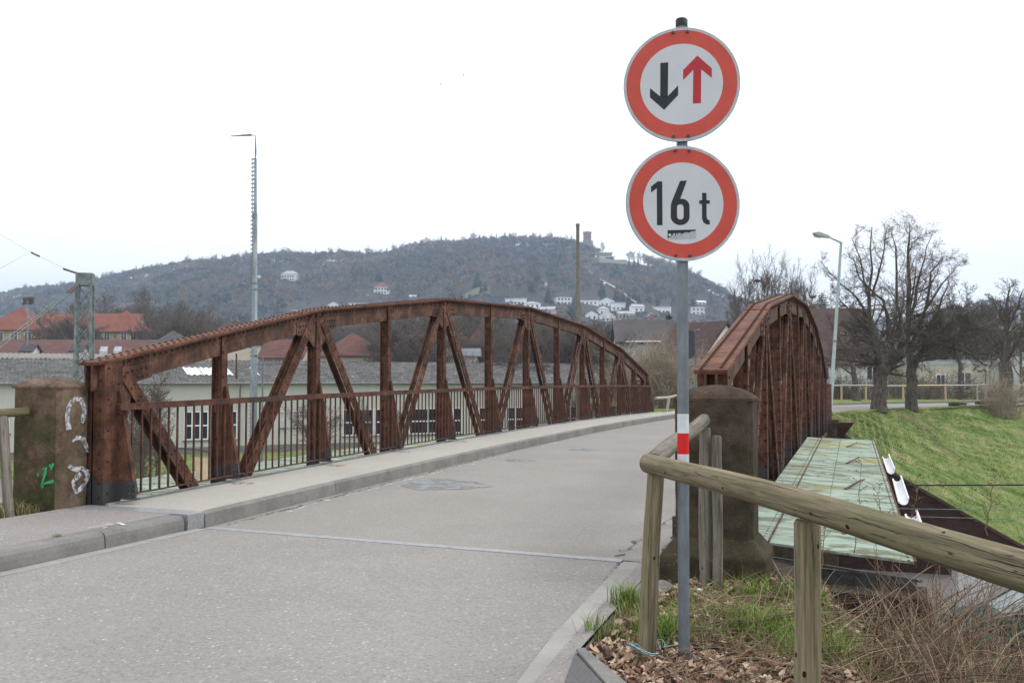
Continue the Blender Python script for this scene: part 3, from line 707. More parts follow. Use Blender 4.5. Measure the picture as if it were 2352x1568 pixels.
for y in bars:
    z0=zl(y); z1=zr(y)-.008
    if cnt<100:
        b=MB(); b.box(XR-.009,XR+.009,y-.009,y+.009,z0,z1); b.build('baluster',M['rust_rail'],rail,origin=(XR,y,z0)) 
    else: rest.box(XR-.009,XR+.009,y-.009,y+.009,z0,z1)
    cnt+=1
o=rest.build('far_balusters',M['rust_rail'],rail); o['kind']='stuff'
# ------------------------------------------------------------------ green protective decks
def green_deck(nl,nr,fr,fl,label,ribs=12,rust_line=None,brace=True,sx=1):
    root=empty('protective_deck',nl,label,'protective deck')
    nl,nr,fr,fl=map(Vector,(nl,nr,fr,fl))
    for k in range(ribs):
        b=MB(); t0,t1=k/ribs,(k+1)/ribs; g=.012/((fl-nl).length)
        q=[nl+(fl-nl)*(t0+g),nr+(fr-nr)*(t0+g),nr+(fr-nr)*(t1-g*.2),nl+(fl-nl)*(t1-g*.2)]
        q=[p+Vector((0,0,.006*(i>1))) for i,p in enumerate(q)]
        lo=[p-Vector((0,0,.02)) for p in q]
        b.add(q+lo,[(0,1,2,3),(7,6,5,4),(0,4,5,1),(1,5,6,2),(2,6,7,3),(3,7,4,0)])
        nb=7
        for j in range(nb):
            p=q[3]+(q[2]-q[3])*((j+.5)/nb)+Vector((0,-.03,.002)); b.rivet(p,(0,0,1),.012,.008,1)
        for j in range(8):
            p=nl+(fl-nl)*(t0+(t1-t0)*j/8); s=(nr-nl).normalized()
            for xx in (.24,): b.rivet(p+s*xx+Vector((0,0,.004)),(0,0,1),.009,.008,1)
            pr=nr+(fr-nr)*(t0+(t1-t0)*j/8); m_=(p+pr)/2; b.rivet(m_+Vector((0,0,.003)),(0,0,1),.008,.008,1); b.rivet(pr-s*.04+Vector((0,0,.004)),(0,0,1),.012,.01,1)
        b.add([q[3]+Vector((0,-.004,.003)),q[2]+Vector((0,-.004,.003)),q[2]+Vector((0,.022,.003)),q[3]+Vector((0,.022,.003))],[(0,1,2,3)],1)
        b.build('sheet_panel',[M['green'],M['bolt']],root)
    b=MB(); s=(nr-nl).normalized(); a=nl+s*.30; c=fl+s*.30; b.beam(a+Vector((0,0,.010)),c+Vector((0,0,.010)),.014,.012); b.build('seam_strip',M['rust'],root)
    b=MB(); b.beam(nr+Vector((.01*sx,0,-.02)),fr+Vector((.01*sx,0,-.02)),.02,.05); b.build('edge_strip',M['rust'],root)
    for k in range(1,ribs,3):
        b=MB(); e=nr+(fr-nr)*(k+.4)/ribs; i_=e+(nl-nr)*.22
        b.beam(i_+Vector((-.22,-.7,.015)),i_+Vector((-.02,.1,.06)),.035,.008); b.tube([i_+Vector((-.02,.1,.06)),e+Vector((0,-.9,.01))],.0015,4); b.tube([i_+Vector((-.02,.1,.06)),e+Vector((0,-.6,.01))],.0015,4)
        if brace: b.build('stay',M['rust'],root)
    return root
A=P(1773,1250,z=.05); A2=Vector((-1.0,8.7,.07)); B_=P(2100,1290,z=-.01); C_=P(2007,1011,z=.14); D_=P(1820,1003,z=.2)
green_deck((-1.02,A.y+.12,.07),B_,C_,(-1.02,D_.y-.1,.2),'pale green sheet deck fixed outside the right truss with algae streaks')
green_deck((-7.55,8.6,.06),(-9.8,8.8,-.0),(-9.8,22.5,.05),(-7.55,22.2,.14),'pale green sheet deck fixed outside the long left truss',sx=-1,brace=False)
b=MB(); p=P(432,1075,z=.05); q=p+Vector((.0,.5,.0))
b.prism([(0,0),(.55,-.1),(.6,.32),(.1,.42)],P(455,1108,z=.03),(.35,.9,0),(-.6,.2,.75),(0,0,.02)); b.tube([P(400,1100,z=.04),P(440,1075,z=.3)],.01,5)
tag(b.build('wooden_board',M['wood_new'],origin=p),'tilted brown wooden board lying on the left green deck','board')
# white gutter pieces on the outer edge
for i,(p0,p1,lab) in enumerate([((2025,1046),(2036,1080),'small white half-round gutter piece farthest along the right deck edge'),((2048,1096),(2061,1148),'white half-round gutter piece in the middle of the right deck edge'),((2076,1176),(2090,1225),'white half-round gutter piece nearest, partly behind the timber rail')]):
    b=MB(); A_=P(*p0,z=.06); B2_=P(*p1,z=.01); n=10; dd=B2_-A_; ln=dd.length; d=dd.normalized(); s=d.cross(Vector((0,0,1))).normalized()*-1; s=(s+Vector((0,0,.45))).normalized(); dn=d.cross(s).normalized(); 
    if dn.z>0: dn=-dn
    c=A_+Vector((.07,0,0)); r_=.058; V=[]
    for base_ in (c,c+d*ln):
        for f_ in (1.,.92): V+=[base_+s*math.cos(math.pi*k/n)*r_*f_+dn*math.sin(math.pi*k/n)*r_*f_ for k in range(n+1)]
    m_=n+1
    b.add(V,[(k,k+1,2*m_+k+1,2*m_+k) for k in range(n)]+[(m_+k,m_+k+1,3*m_+k+1,3*m_+k) for k in range(n)]+[(k,k+1,m_+k+1,m_+k) for k in range(n)],0,True)
    for q in (c+s*r_,c-s*r_): b.tube([q,q+d*ln],.012,6)
    tag(b.build('gutter_piece',M['snow'],origin=c),lab,'gutter','white gutter pieces on the deck edge')
# ------------------------------------------------------------------ stone pillars
def pillar(x0,x1,y0,y1,z0,zs,hc,mat,label,plinth=None,taper=0,ch=.035,bands=False):
    cx,cy=(x0+x1)/2,(y0+y1)/2; root=empty('stone_pillar',(cx,cy,z0),label,'pillar')
    b=MB(); n=16; wx,wy=(x1-x0)/2,(y1-y0)/2
    def ringpt(z,s):
        ax,ay=wx*s,wy*s; c=ch
        return [(cx-ax+c,cy-ay,z),(cx+ax-c,cy-ay,z),(cx+ax,cy-ay+c,z),(cx+ax,cy+ay-c,z),(cx+ax-c,cy+ay,z),(cx-ax+c,cy+ay,z),(cx-ax,cy+ay-c,z),(cx-ax,cy-ay+c,z)]
    nz_=14; V=[]; rn=random.Random(int(cx*100))
    for k in range(nz_+1):
        z=z0+(zs-z0)*k/nz_; s=1+taper*(1-k/nz_)-.004*rn.random()
        V+=[(x+rn.uniform(-.002,.002),y+rn.uniform(-.002,.002),zz) for x,y,zz in ringpt(z,s)]
    Ff=[(k*8+i,k*8+(i+1)%8,(k+1)*8+(i+1)%8,(k+1)*8+i) for k in range(nz_) for i in range(8)]
    Ff.append(tuple(range(8))[::-1]); b.add(V,Ff)
    if isinstance(mat,list):
        for q in range(len(b.f)):
            if q<nz_*8 and q%8 in (1,2,3): b.m[q]=1
    b.build('shaft',mat,root)
    if isinstance(mat,list): mat=mat[1]
    b=MB(); g=20; V=[]; ov=.006
    for j in range(g+1):
        for i in range(g+1):
            u,v=-1+2*i/g,-1+2*j/g
            au=1-u*u; av=1-v*v
            z=zs+hc*min(au**.9,av**.75+.0)+ .0
            V.append((cx+u*(wx+ov),cy+v*(wy+ov),z+.02))
    nn=g+1; Ff=[(j*nn+i,j*nn+i+1,(j+1)*nn+i+1,(j+1)*nn+i) for j in range(g) for i in range(g)]
    b.add(V,Ff,0,False)
    bx=[(cx-wx-ov,cy-wy-ov),(cx+wx+ov,cy-wy-ov),(cx+wx+ov,cy+wy+ov),(cx-wx-ov,cy+wy+ov)]
    V=[(x,y,zs+.02) for x,y in bx]+[(x,y,zs-.002) for x,y in bx]; b.add(V,[(i,(i+1)%4,4+(i+1)%4,4+i) for i in range(4)])
    b.build('cap',mat,root)
    if plinth:
        px,pz=plinth; b=MB(); ax,ay=wx+px,wy+px
        q=lambda s,z:[(cx-wx-s,cy-wy-s,z),(cx+wx+s,cy-wy-s,z),(cx+wx+s,cy+wy+s,z),(cx-wx-s,cy+wy+s,z)]
        V=q(px,z0-1.2)+q(px,z0+pz)+q(.003,z0+pz+.13); 
        b.add(V,[(i,(i+1)%4,4+(i+1)%4,4+i) for i in range(4)]+[(4+i,4+(i+1)%4,8+(i+1)%4,8+i) for i in range(4)]+[(8,9,10,11)]); b.build('plinth',mat,root,bevel=.012)
    if bands:
        for z in (zs-.13,zs-.72):
            b=MB(); b.box(x0-.008,x1+.008,y0-.008,y1+.008,z,z+.07); b.build('strap',M['galv'],root)
    return root
lp=pillar(-8.10,-7.495,7.72,8.14,.09,1.352,.085,[M['stone'],M['stone_side']],'thick sandstone pillar with white graffiti at the left bridge end',None,.0)
b=MB(); rn=random.Random(5)
for k in range(7):
    x=-8.1+k*.09; b.obox((x,7.74+rn.uniform(-.03,.03),.09),(.06,0,rn.uniform(-.01,.01)),(0,.06,0),(0,0,.03))
b.box(-7.62,-7.46,7.76,8.1,.05,.12)
b.build('mortar_bed',M['stone'],lp)
rp_=pillar(-1.315,-.735,7.45,7.90,-.05,1.275,.10,M['stone_r'],'dark mossy sandstone pillar behind the sign pole',(.10,.17))
pillar(-8.1,-7.66,36.6,37.05,.0,1.42,.07,M['stone_far'],'far left bridge pillar with two metal straps',None,0,.03,True)
pillar(-1.32,-.86,36.75,37.2,.0,1.27,.04,M['stone_far'],'reddish far right bridge pillar at the end of the truss',(.0,.0))
b=MB(); b.box(-1.45,-.62,36.6,37.3,-.12,.02); b.box(-1.4,-.68,36.65,37.25,-5.3,-.12); tag(b.build('pillar_base',M['stone_r']),'dark stone block carrying the far right pillar','pier')
# graffiti on the left pillar: road side (x=-7.56) and near side (y=7.68)
def gr(pl,pts,wd,mat,name,off=.004):
    b=MB(); V=[];k=len(pts)
    for i,(x,y) in enumerate(pts):
        a=Vector(pts[max(i-1,0)]);c=Vector(pts[min(i+1,k-1)]); t=(c-a).normalized(); n=Vector((t.y,-t.x)); ww=wd[i] if isinstance(wd,list) else wd
        for s in (1,-1):
            px,py=x+n.x*s*ww/2,y+n.y*s*ww/2
            q=P(px,py,X=-7.493+off) if pl=='r' else P(px,py,Y=7.717-off); 
            if pl=='r':
                q.x=-7.493+off
            V.append(q)
    b.add(V,[(2*i,2*i+1,2*i+3,2*i+2) for i in range(k-1)])
    return b
def zz(l,sx=450/1086.,ox=0,oy=1500): return [((ox+x*sx)*.5742,(oy+y*sx)*.5742) for x,y in l]
b=MB()
for pts,wd in [(zz([(668,525),(655,470),(648,400),(660,320),(690,255),(740,225),(780,235),(805,290),(815,350),(805,410),(795,460)]),[12,12,10,9,9,12,13,10,9,11,5]),
               (zz([(655,870),(700,895),(740,910),(790,895),(840,930),(845,985),(815,1050),(770,1100),(735,1140),(715,1085),(705,1030),(740,985),(780,945)]),[7,12,13,9,13,10,8,10,6,8,8,11,9]),
               (zz([(700,640),(750,600),(800,610),(830,680),(850,740)]),[4,10,12,10,5])]:
    s=gr('r',pts,wd,None,''); b.add(s.v,s.f)
b.build('graffiti',M['spraywhite'],lp)
b=MB()
for pts,wd in [(zz([(410,905),(445,890),(435,950),(405,1050),(520,1020)]),[4,6,7,7,8]),(zz([(408,1050),(412,1090)]),[9,3]),(zz([(480,860),(490,905),(515,850)]),[5,7,6]),(zz([(365,945),(366,975)]),[5,4])]:
    s=gr('n',pts,wd,None,''); b.add(s.v,s.f)
b.build('graffiti',M['spraygreen'],lp)
# faint tag on the truss chord
b=MB()
def cg(pts,wd):
    V=[];k=len(pts)
    for i,(x,y) in enumerate(pts):
        a=Vector(pts[max(i-1,0)]);c=Vector(pts[min(i+1,k-1)]); t=(c-a).normalized(); n=Vector((t.y,-t.x))
        for s in (1,-1): V.append(P(x+n.x*s*wd/2,y+n.y*s*wd/2,X=-7.3955))
    b.add(V,[(2*i,2*i+1,2*i+3,2*i+2) for i in range(k-1)])
for s in ([(536,785),(548,800)],[(552,784),(556,802),(564,800)],[(560,785),(570,781),(568,793),(560,796)],[(575,800),(574,783),(586,792),(587,780)],[(590,797),(592,778),(600,780),(596,786),(603,794)],[(548,776),(560,772),(566,778)]): cg(s,2.2)
b.build('graffiti',M['sprayblack'],[o for o in COL.objects if o.name.startswith('bridge_truss')][0])
# ------------------------------------------------------------------ timber rails
def log(name,p,q,r0,r1,mat,parent,seed=0,n=22,seg=24,bend=.01):
    p,q=Vector(p),Vector(q); d=q-p; L_=d.length; rn=random.Random(seed); V=[];Fc=[]
    ph=[rn.uniform(0,6.28) for _ in range(6)]
    for k in range(seg+1):
        t=k/seg; r=r0+(r1-r0)*t; e=1.0
        if k in (0,seg): e=.86
        ox=bend*math.sin(math.pi*t+ph[0]); oy=bend*math.sin(2.3*t*math.pi+ph[1])
        zz_=t*L_ if k not in (0,seg) else (t*L_)
        if k==1: zz_=.012
        if k==seg-1: zz_=L_-.012
        for j in range(n):
            a=2*math.pi*j/n; rr=r*e*(1+.025*math.sin(2*a+ph[2]+3*t)+.018*math.sin(3*a+ph[3]-5*t)+.008*math.sin(14*t+ph[4]))
            V.append((ox+rr*math.cos(a),oy+rr*math.sin(a),zz_))
    Fq=[(k*n+j,k*n+(j+1)%n,(k+1)*n+(j+1)%n,(k+1)*n+j) for k in range(seg) for j in range(n)]
    b=MB(); b.add(V,Fq,0,True); b.add(V[:n],[tuple(range(n))[::-1]]); b.add(V[-n:],[tuple(range(n))])
    me=bpy.data.meshes.new(name); me.from_pydata(b.v,[],b.f); me.polygons.foreach_set('use_smooth',b.s); me.materials.append(mat)
    o=bpy.data.objects.new(name,me); COL.objects.link(o)
    b=MB()
    def sp_(a,t,k_=1.0):
        r=(r0+(r1-r0)*t)*k_; rr=r*(1+.025*math.sin(2*a+ph[2]+3*t)+.018*math.sin(3*a+ph[3]-5*t)+.008*math.sin(14*t+ph[4]))
        return Vector((bend*math.sin(math.pi*t+ph[0])+rr*math.cos(a),bend*math.sin(2.3*t*math.pi+ph[1])+rr*math.sin(a),t*L_))
    for _ in range(int(9+L_*6.5)):
        a=rn.uniform(0,6.283); t=rn.uniform(.02,.9); ln_=rn.uniform(.08,.55)/L_; t1=min(.98,t+ln_); m_=14; V=[]; wdt=rn.uniform(.0005,.0017)
        for i in range(m_+1):
            a+=rn.gauss(0,.022); tt_=t+(t1-t)*i/m_; hw=wdt*math.sin(math.pi*(i+.3)/(m_+.6))*rn.uniform(.6,1.3)/max(r0,.03)
            V+=[sp_(a-hw,tt_,1.012),sp_(a+hw,tt_,1.012)]
        b.add(V,[(2*i,2*i+1,2*i+3,2*i+2) for i in range(m_)])
    for _ in range(int(3+L_*2.2)):
        a=rn.uniform(0,6.283); t=rn.uniform(.05,.95); s_=rn.uniform(.006,.012); cc_=sp_(a,t,1.014); V=[cc_]
        for i in range(10):
            w2=2*math.pi*i/10; V.append(sp_(a+s_*.7*math.cos(w2)/r0,t+s_*1.1*math.sin(w2)/L_,1.013))
        b.add(V,[(0,1+i,1+(i+1)%10) for i in range(10)])
    ck=bpy.data.meshes.new('splits'); ck.from_pydata(b.v,[],b.f); ck.materials.append(M['crackdark']); co_=bpy.data.objects.new('splits',ck); COL.objects.link(co_); co_.parent=o
    o.parent=parent; o.location=p-wloc(parent); o.rotation_mode='QUATERNION'; o.rotation_quaternion=d.to_track_quat('Z','Y')
    return o
dC=5.15
c0=P(1502,1062,d=dC); 
e1=P(2352,1304,d=2.62); dirr=(e1-c0); e2=c0+dirr*1.35
mid_=P(1850,1150,d=3.72)
fr=empty('timber_guard_rail',P(1483,1500,d=dC),'weathered green timber rail and posts in the right foreground','guard rail')
log('rail',c0+Vector((-.05,.04,.0)),e2,.05,.058,M['wood'],fr,1,28,40,.008)
e3=P(1617,966,d=7.15)
log('rail',c0+Vector((0,.0,.012)),e3,.046,.050,M['wood_gy'],fr,2,24,24,.006)
log('post',P(1483,1500,d=dC)-Vector((0,0,.1)),P(1505,1082,d=dC),.047,.043,M['wood'],fr,3,24,20,.004)
pb=P(1849,1600,d=3.70); pb.z=-.35
log('post',pb,P(1853,1193,d=3.72),.051,.049,M['wood'],fr,4,24,20,.004)
log('post',P(1620,1322,d=7.1)-Vector((0,0,.1)),P(1618,982,d=7.1),.043,.042,M['wood_gy'],fr,5,20,16,.003)
log('post',P(1649,1330,d=7.05)-Vector((0,0,.1)),P(1646,1000,d=7.05),.037,.034,M['wood_gy'],fr,6,20,16,.003)
fl=empty('timber_guard_rail',(-8.5,7.4,.1),'short dark green timber rail and leaning post left of the graffiti pillar','guard rail')
log('rail',P(66,946,d=9.85),P(-90,951,d=9.5),.042,.046,M['wood_dk'],fl,7,20,16,.004)
log('post',P(22,1200,d=9.4),P(6,958,d=9.7),.047,.045,M['wood_gy'],fl,8,20,16,.004)
log('post',P(-75,1205,d=9.2),P(-80,962,d=9.5),.047,.045,M['wood_gy'],fl,9,20,16,.004)
# ------------------------------------------------------------------ road signs on one pole
pbot=P(1571,1512,d=5.12); ptop=P(1565.5,60,d=5.12)
sp=empty('sign_pole',pbot,'grey galvanised sign pole with red and white bands','sign pole')
b=MB(); b.tube([pbot-Vector((0,0,.15)),ptop],.0295,24,True); b.build('tube',M['galv'],sp)
pd=(ptop-pbot).normalized()
def at_y(py): 
    q=P(1568,py,d=5.12); t=(q.z-pbot.z)/(ptop.z-pbot.z); return pbot+(ptop-pbot)*t
b=MB(); b.tube([at_y(950),at_y(994)],.0302,24); b.build('white_band',M['bandwhite'],sp)
b=MB(); b.tube([at_y(994),at_y(1042)],.0303,24); b.build('red_band',M['bandred'],sp)
b=MB(); b.tube([at_y(1042),at_y(1088)],.0302,24); b.build('white_band',M['bandwhite'],sp)
b=MB(); b.tube([at_y(63),at_y(47),at_y(44)],[.032,.0325,.027],24); b.build('cap',M['plastic'],sp)
b=MB(); b.tube([at_y(1516),at_y(1495)],[.036,.031],16); b.build('collar',M['tarsteel'],sp)
def sign(cpx,cpy,rot,label,glyphs):
    c=P(cpx,cpy,d=5.075)
    # facing: towards the camera, turned by rot
    toc=Vector((-c.x,-c.y,0)).normalized(); a=math.atan2(toc.y,toc.x)+rot
    n=Vector((math.cos(a),math.sin(a),0)); u=Vector((-n.y,n.x,0)); v=Vector((0,0,1))   # u to the viewer's right
    back=empty('road_sign',c,label,'road sign')
    def disc(r0,r1,o0,o1,mat,name,seg=72):
        b=MB(); V=[];Ff=[]
        for k in range(seg):
            t=2*math.pi*k/seg; e=u*math.cos(t)+v*math.sin(t)
            V+=[c+e*r1+n*o1,c+e*r1+n*o0,c+e*r0+n*o1]
        for k in range(seg):
            q=(k+1)%seg; Ff.append((3*k,3*q,3*q+1,3*k+1))
            if r0>0: Ff.append((3*k,3*k+2,3*q+2,3*q))
        b.add(V,Ff)
        if r0==0: b.add([V[3*k] for k in range(seg)],[tuple(range(seg))]); b.add([V[3*k+1] for k in range(seg)],[tuple(range(seg))])
        return b.build(name,mat,back)
    disc(0,.302,-.012,.0,M['signback'],'back_plate'); disc(0,.3018,.0002,.0012,M['signrim'],'face_rim')
    disc(.2135,.2865,.0,.0022,M['signred'],'red_ring'); disc(0,.2134,.0014,.0024,M['signwhite'],'white_field')
    for name,mat,plist,o0 in glyphs:
        b=MB()
        for pl in plist: b.prism(pl,c+n*(.0024+o0),u,v,n*.0007)
        b.build(name,mat,back)
    for dx in (-.042,.032):
        for dy in (-.275,.275):
            b=MB(); q=c+u*dx+v*dy; b.tube([q,q+n*.012],[.0085,.0075],8); b.build('bolt',M['bolt'],back)
    for dy in (-.275,.275):
        b=MB(); q=c+v*dy-n*.022; b.obox(q,u*.07,v*.014,n*.008); b.build('clamp',M['galv'],back)
    return back
s1=.3/330.
def g1(l): return [((x-465)*s1,(484-y)*s1) for x,y in l]
sign(1565,194,0,'round red-bordered priority sign with a black down arrow and red up arrow',[
 ('black_arrow',M['signblack'],[g1([(346,354),(391,353),(388,549),(365,560),(344,551)]),g1([(344,549),(388,549),(447,490),(446,547),(366,629),(285,552),(286,498)])],0),
 ('red_arrow',M['arrowred'],[g1([(557,323),(638,402),(637,456),(578,405),(575,600),(529,600),(533,405),(475,461),(475,403)])],0)])
def g2(l): return [((x-477)*.3/317.,(1163-y)*.3/331.) for x,y in l]
def arcp(cx,cy,rx,ry,a0,a1,n=12): return [(cx+rx*math.cos(R(a0+(a1-a0)*k/n)),cy-ry*math.sin(R(a0+(a1-a0)*k/n))) for k in range(n+1)]
outer=[(459,1034),(497,1032),(459,1139)]+arcp(468,1180,43,43,85,0,8)+arcp(458,1240,53,50,0,-180,16)+[(406,1178),(411,1155),(418,1138)]
hole=arcp(459,1188,18,18,0,180,8)+arcp(459,1240,18,18,180,360,8)
one=[(334,1039),(359,1039),(359,1292),(328,1292),(328,1079),(296,1105),(296,1069)]
tt=[(582,1101),(607,1101),(607,1143),(625,1143),(625,1164),(607,1164),(607,1243),(612,1255),(624,1260),(624,1285),(604,1283),(588,1272),(581,1250),(581,1166),(566,1166),(566,1145),(582,1143)]
stk=[(387,1320),(470,1318),(545,1314),(546,1365),(470,1372),(387,1374)]
stb=[(387,1320),(470,1317),(545,1314),(543,1322),(520,1325),(510,1332),(490,1330),(470,1338),(440,1350),(415,1352),(387,1366)]
AUF=[[(412,1354),(420,1338),(425,1338),(430,1353),(425,1353),(422,1344),(417,1354)],[(433,1338),(438,1338),(438,1347),(443,1346),(443,1337),(447,1337),(447,1349),(434,1351)],[(450,1337),(460,1336),(460,1340),(455,1340),(455,1343),(459,1343),(459,1346),(450,1347)]]
sign(1569.5,467,R(15),'round red-bordered weight limit sign reading 16 t with a torn sticker',[
 ('digit_one',M['signblack'],[g2(one)],0),('digit_six',M['signblack'],[g2(outer)],0),('digit_counter',M['signwhite'],[g2(hole)],.0008),('letter_t',M['signblack'],[g2(tt)],0),
 ('sticker',M['sticker'],[g2(stk)],0),('sticker_print',M['signblack'],[g2(stb)],.0008),('sticker_text',M['signwhite'],[g2(a) for a in AUF]+[g2(arcp(399,1348,8,8,0,345,15))],.0016)])
# string tied round the post foot
c=P(1483,1497,d=5.1); st=empty('string',c,'pale blue string looped round the foot of the corner post','string'); ms=simple('pale blue string',(.25,.6,.75),None,5,.6,0,0)
for pts in [[c+Vector((rr*math.cos(a),rr*.9*math.sin(a),z0+.02*math.sin(2*a))) for a in np.linspace(0,5.6,16)] for rr,z0 in ((.075,.02),(.10,.035))]+[[P(1525,1485,z=.01),P(1555,1479,z=.03)],[P(1592,1500,z=.02),P(1601,1515,z=.0)]]:
    b=MB(); b.tube(pts,.0022,5); b.build('strand',ms,st)
# ------------------------------------------------------------------ near vegetation
rng=np.random.default_rng(7)
def tubes_np(paths,radii,n):
    """paths (m,k,3), radii (m,k) -> V,F"""
    m,k,_=paths.shape
    t=np.gradient(paths,axis=1); t/=np.linalg.norm(t,axis=2,keepdims=True)+1e-9
    ref=np.where(np.abs(t[:,:1,2:3])>.9,np.array([[[1.,0,0]]]),np.array([[[0,0,1.]]]))
    u=np.cross(t,np.broadcast_to(ref,t.shape)); u/=np.linalg.norm(u,axis=2,keepdims=True)+1e-9; v=np.cross(t,u)
    a=2*np.pi*np.arange(n)/n
    V=paths[:,:,None,:]+(u[:,:,None,:]*np.cos(a)[None,None,:,None]+v[:,:,None,:]*np.sin(a)[None,None,:,None])*radii[:,:,None,None]
    base=(np.arange(m)*k*n)[:,None,None]; i=np.arange(k-1)[None,:,None]; j=np.arange(n)[None,None,:]
    a0=base+i*n+j; a1=base+i*n+(j+1)%n; Fq=np.stack([a0,a1,a1+n,a0+n],-1).reshape(-1,4)
    return V.reshape(-1,3),Fq
def vbank(x,y): return np.array([bank(a,b) for a,b in zip(x,y)])
def blades(n,xf,h0,h1,wd,cols,zf,lean=.5):
    x,y=xf(n); z=zf(x,y); m=len(x); h=rng.uniform(h0,h1,m); a=rng.uniform(0,2*np.pi,m); l=rng.uniform(.1,lean*1.6,m)*h
    d=np.stack([np.cos(a),np.sin(a),0*a],-1); s=np.stack([-np.sin(a),np.cos(a),0*a],-1)*wd
    b=np.stack([x,y,z-.01],-1); up=np.array([0,0,1.])
    p1=b+up*(h*.55)[:,None]+d*(l*.3)[:,None]; p2=b+up*(h*(1-.25*lean))[:,None]+d*l[:,None]
    V=np.stack([b-s,b+s,p1+s*.7,p1-s*.7,p2],1).reshape(-1,3); i=np.arange(m)*5
    Fq=np.stack([i,i+1,i+2,i+3],-1); Ft=np.stack([i+3,i+2,i+4],-1)
    cols=np.array(cols); t=cols[rng.integers(0,len(cols),m)]*rng.uniform(.7,1.25,(m,1)); T=np.repeat(t,5,0)
    return V,[Fq,Ft],T
def scatter_verge(n):
    # clumped distribution over the grassy part of the verge
    cx=rng.uniform(-1.38,.35,230); cy=rng.uniform(5.3,7.4,230); 
    keep=(cx>-1.36-.0*(cy))&((cy>5.0)|(cx>-1.0)); cx,cy=cx[keep],cy[keep]
    k=rng.integers(0,len(cx),n); x=cx[k]+rng.normal(0,.07,n); y=cy[k]+rng.normal(0,.09,n)
    ok=(x>-1.40-.05*(y-5))&(y>4.7)&~((x>-1.33)&(x<-.72)&(y>7.4))&(x<.6)&(rng.random(n)<np.clip((y-5.1)/.5,0.04,1)*np.clip(1.-np.maximum(0,x+.15)*2.6,0.03,1)*np.clip((7.1-y)/.7,.10,1)*np.where((x<-1.1)&(y<5.9),.6,1))
    return x[ok],y[ok]
G=[(.15,.22,.035),(.19,.26,.05),(.10,.17,.03),(.26,.28,.09),(.32,.27,.14),(.28,.22,.12)]
V,Fc,T=blades(12000,scatter_verge,.035,.12,.0022,G,vbank,.9)
tag(npmesh('grass',V,Fc,M['blade'],tint=T),'fresh green grass on the verge round the sign pole','grass',kind='stuff')
def clump(cx,cy,s): return lambda n:(rng.normal(cx,s,n),rng.normal(cy,s*1.2,n))
V=[];Fs=[[],[]];T=[];o_=0
for cx,cy,s,n in [(-1.42,6.3,.05,260),(-1.05,5.55,.08,420),(-.55,5.9,.12,600),(-.2,5.6,.12,500),(-1.44,5.5,.03,60),(-.7,6.9,.1,300),(-.35,7.0,.12,350),(.05,6.2,.13,350)]:
    a,b_,t=blades(n,clump(cx,cy,s),.1,.24,.0024,G[:3],vbank,.75); V.append(a);T.append(t);Fs[0].append(b_[0]+o_);Fs[1].append(b_[1]+o_);o_+=len(a)
tag(npmesh('tall_grass',np.concatenate(V),[np.concatenate(Fs[0]),np.concatenate(Fs[1])],M['blade'],tint=np.concatenate(T)),'taller grass tufts on the verge','grass',kind='stuff')
# dry grass at left pillar foot and kerb weed
V,Fc,T=blades(900,lambda n:(rng.uniform(-8.35,-7.62,n),rng.uniform(7.2,7.66,n)),.06,.22,.003,[(.33,.27,.14),(.25,.21,.1),(.1,.14,.03)],lambda x,y:0*x+.1,.9)
tag(npmesh('dry_grass',V,Fc,M['blade'],tint=T),'dry straw grass at the foot of the graffiti pillar','grass',kind='stuff')
q=P(243,1160,z=.14)
V,Fc,T=blades(60,lambda n:(rng.normal(-6.2,.02,n),rng.normal(P(314,1196,z=.15).y-.95,.02,n)),.02,.07,.002,[(.22,.2,.07),(.12,.15,.04)],lambda x,y:0*x+.148,.8)
tag(npmesh('kerb_weed',V,Fc,M['blade'],tint=T),'small yellowish weed growing in a kerb joint','weed',kind='stuff')
# leaf litter: curled quads
def leaves(n,xf,s0,s1,cols,zf,lift=.012):
    x,y=xf(n); m=len(x); z=zf(x,y)+rng.uniform(0,lift,m)
    s=rng.uniform(s0,s1,m); a=rng.uniform(0,2*np.pi,m); ti=rng.normal(0,.45,(m,2)); cu=rng.uniform(-.5,.6,m)
    u=np.stack([np.cos(a),np.sin(a),ti[:,0]],-1)*s[:,None]; v=np.stack([-np.sin(a),np.cos(a),ti[:,1]],-1)*(s*rng.uniform(.55,.9,m))[:,None]
    c=np.stack([x,y,z+.012],-1); w_=np.array([0,0,1.])*(s*cu)[:,None]
    P8=[c-u, c-u*.35-v*.8+w_, c-u*.3+v*.75+w_*.8, c+u*.1-v*.35+0*w_, c+u*.35-v*.9+w_*1.1, c+u*.4+v*.9+w_*.9, c+u*1.0+w_*.3, c-u*.05+v*.3]
    V=np.stack(P8,1).reshape(-1,3); i=(np.arange(m)*8)[:,None]
    Ft=np.concatenate([i+np.array([[0,1,3]]),i+np.array([[0,3,7]]),i+np.array([[0,7,2]]),i+np.array([[3,4,6]]),i+np.array([[3,6,7]]),i+np.array([[7,6,5]])],0)
    cols=np.array(cols); t=cols[rng.integers(0,len(cols),m)]*rng.uniform(.7,1.3,(m,1)); return V,[Ft],np.repeat(t,8,0)
LC=[(.30,.20,.14),(.40,.28,.20),(.22,.13,.09),(.52,.40,.29),(.15,.09,.065)]
def lsc(n):
    x=rng.uniform(-1.4,2.6,n); y=rng.uniform(1.9,7.9,n)
    ok=(x>-1.38+.66*(5.0-y)*(y<5.0)+.03)&(rng.random(n)<np.where(y<5.25,1.,np.where(y<5.6,.7,.28)))&(rng.random(n)<np.clip(1.2-np.maximum(0,x-.1)*1.1,.35,1))
    return x[ok],y[ok]
V,Fc,T=leaves(34000,lsc,.014,.034,LC,vbank,.03)
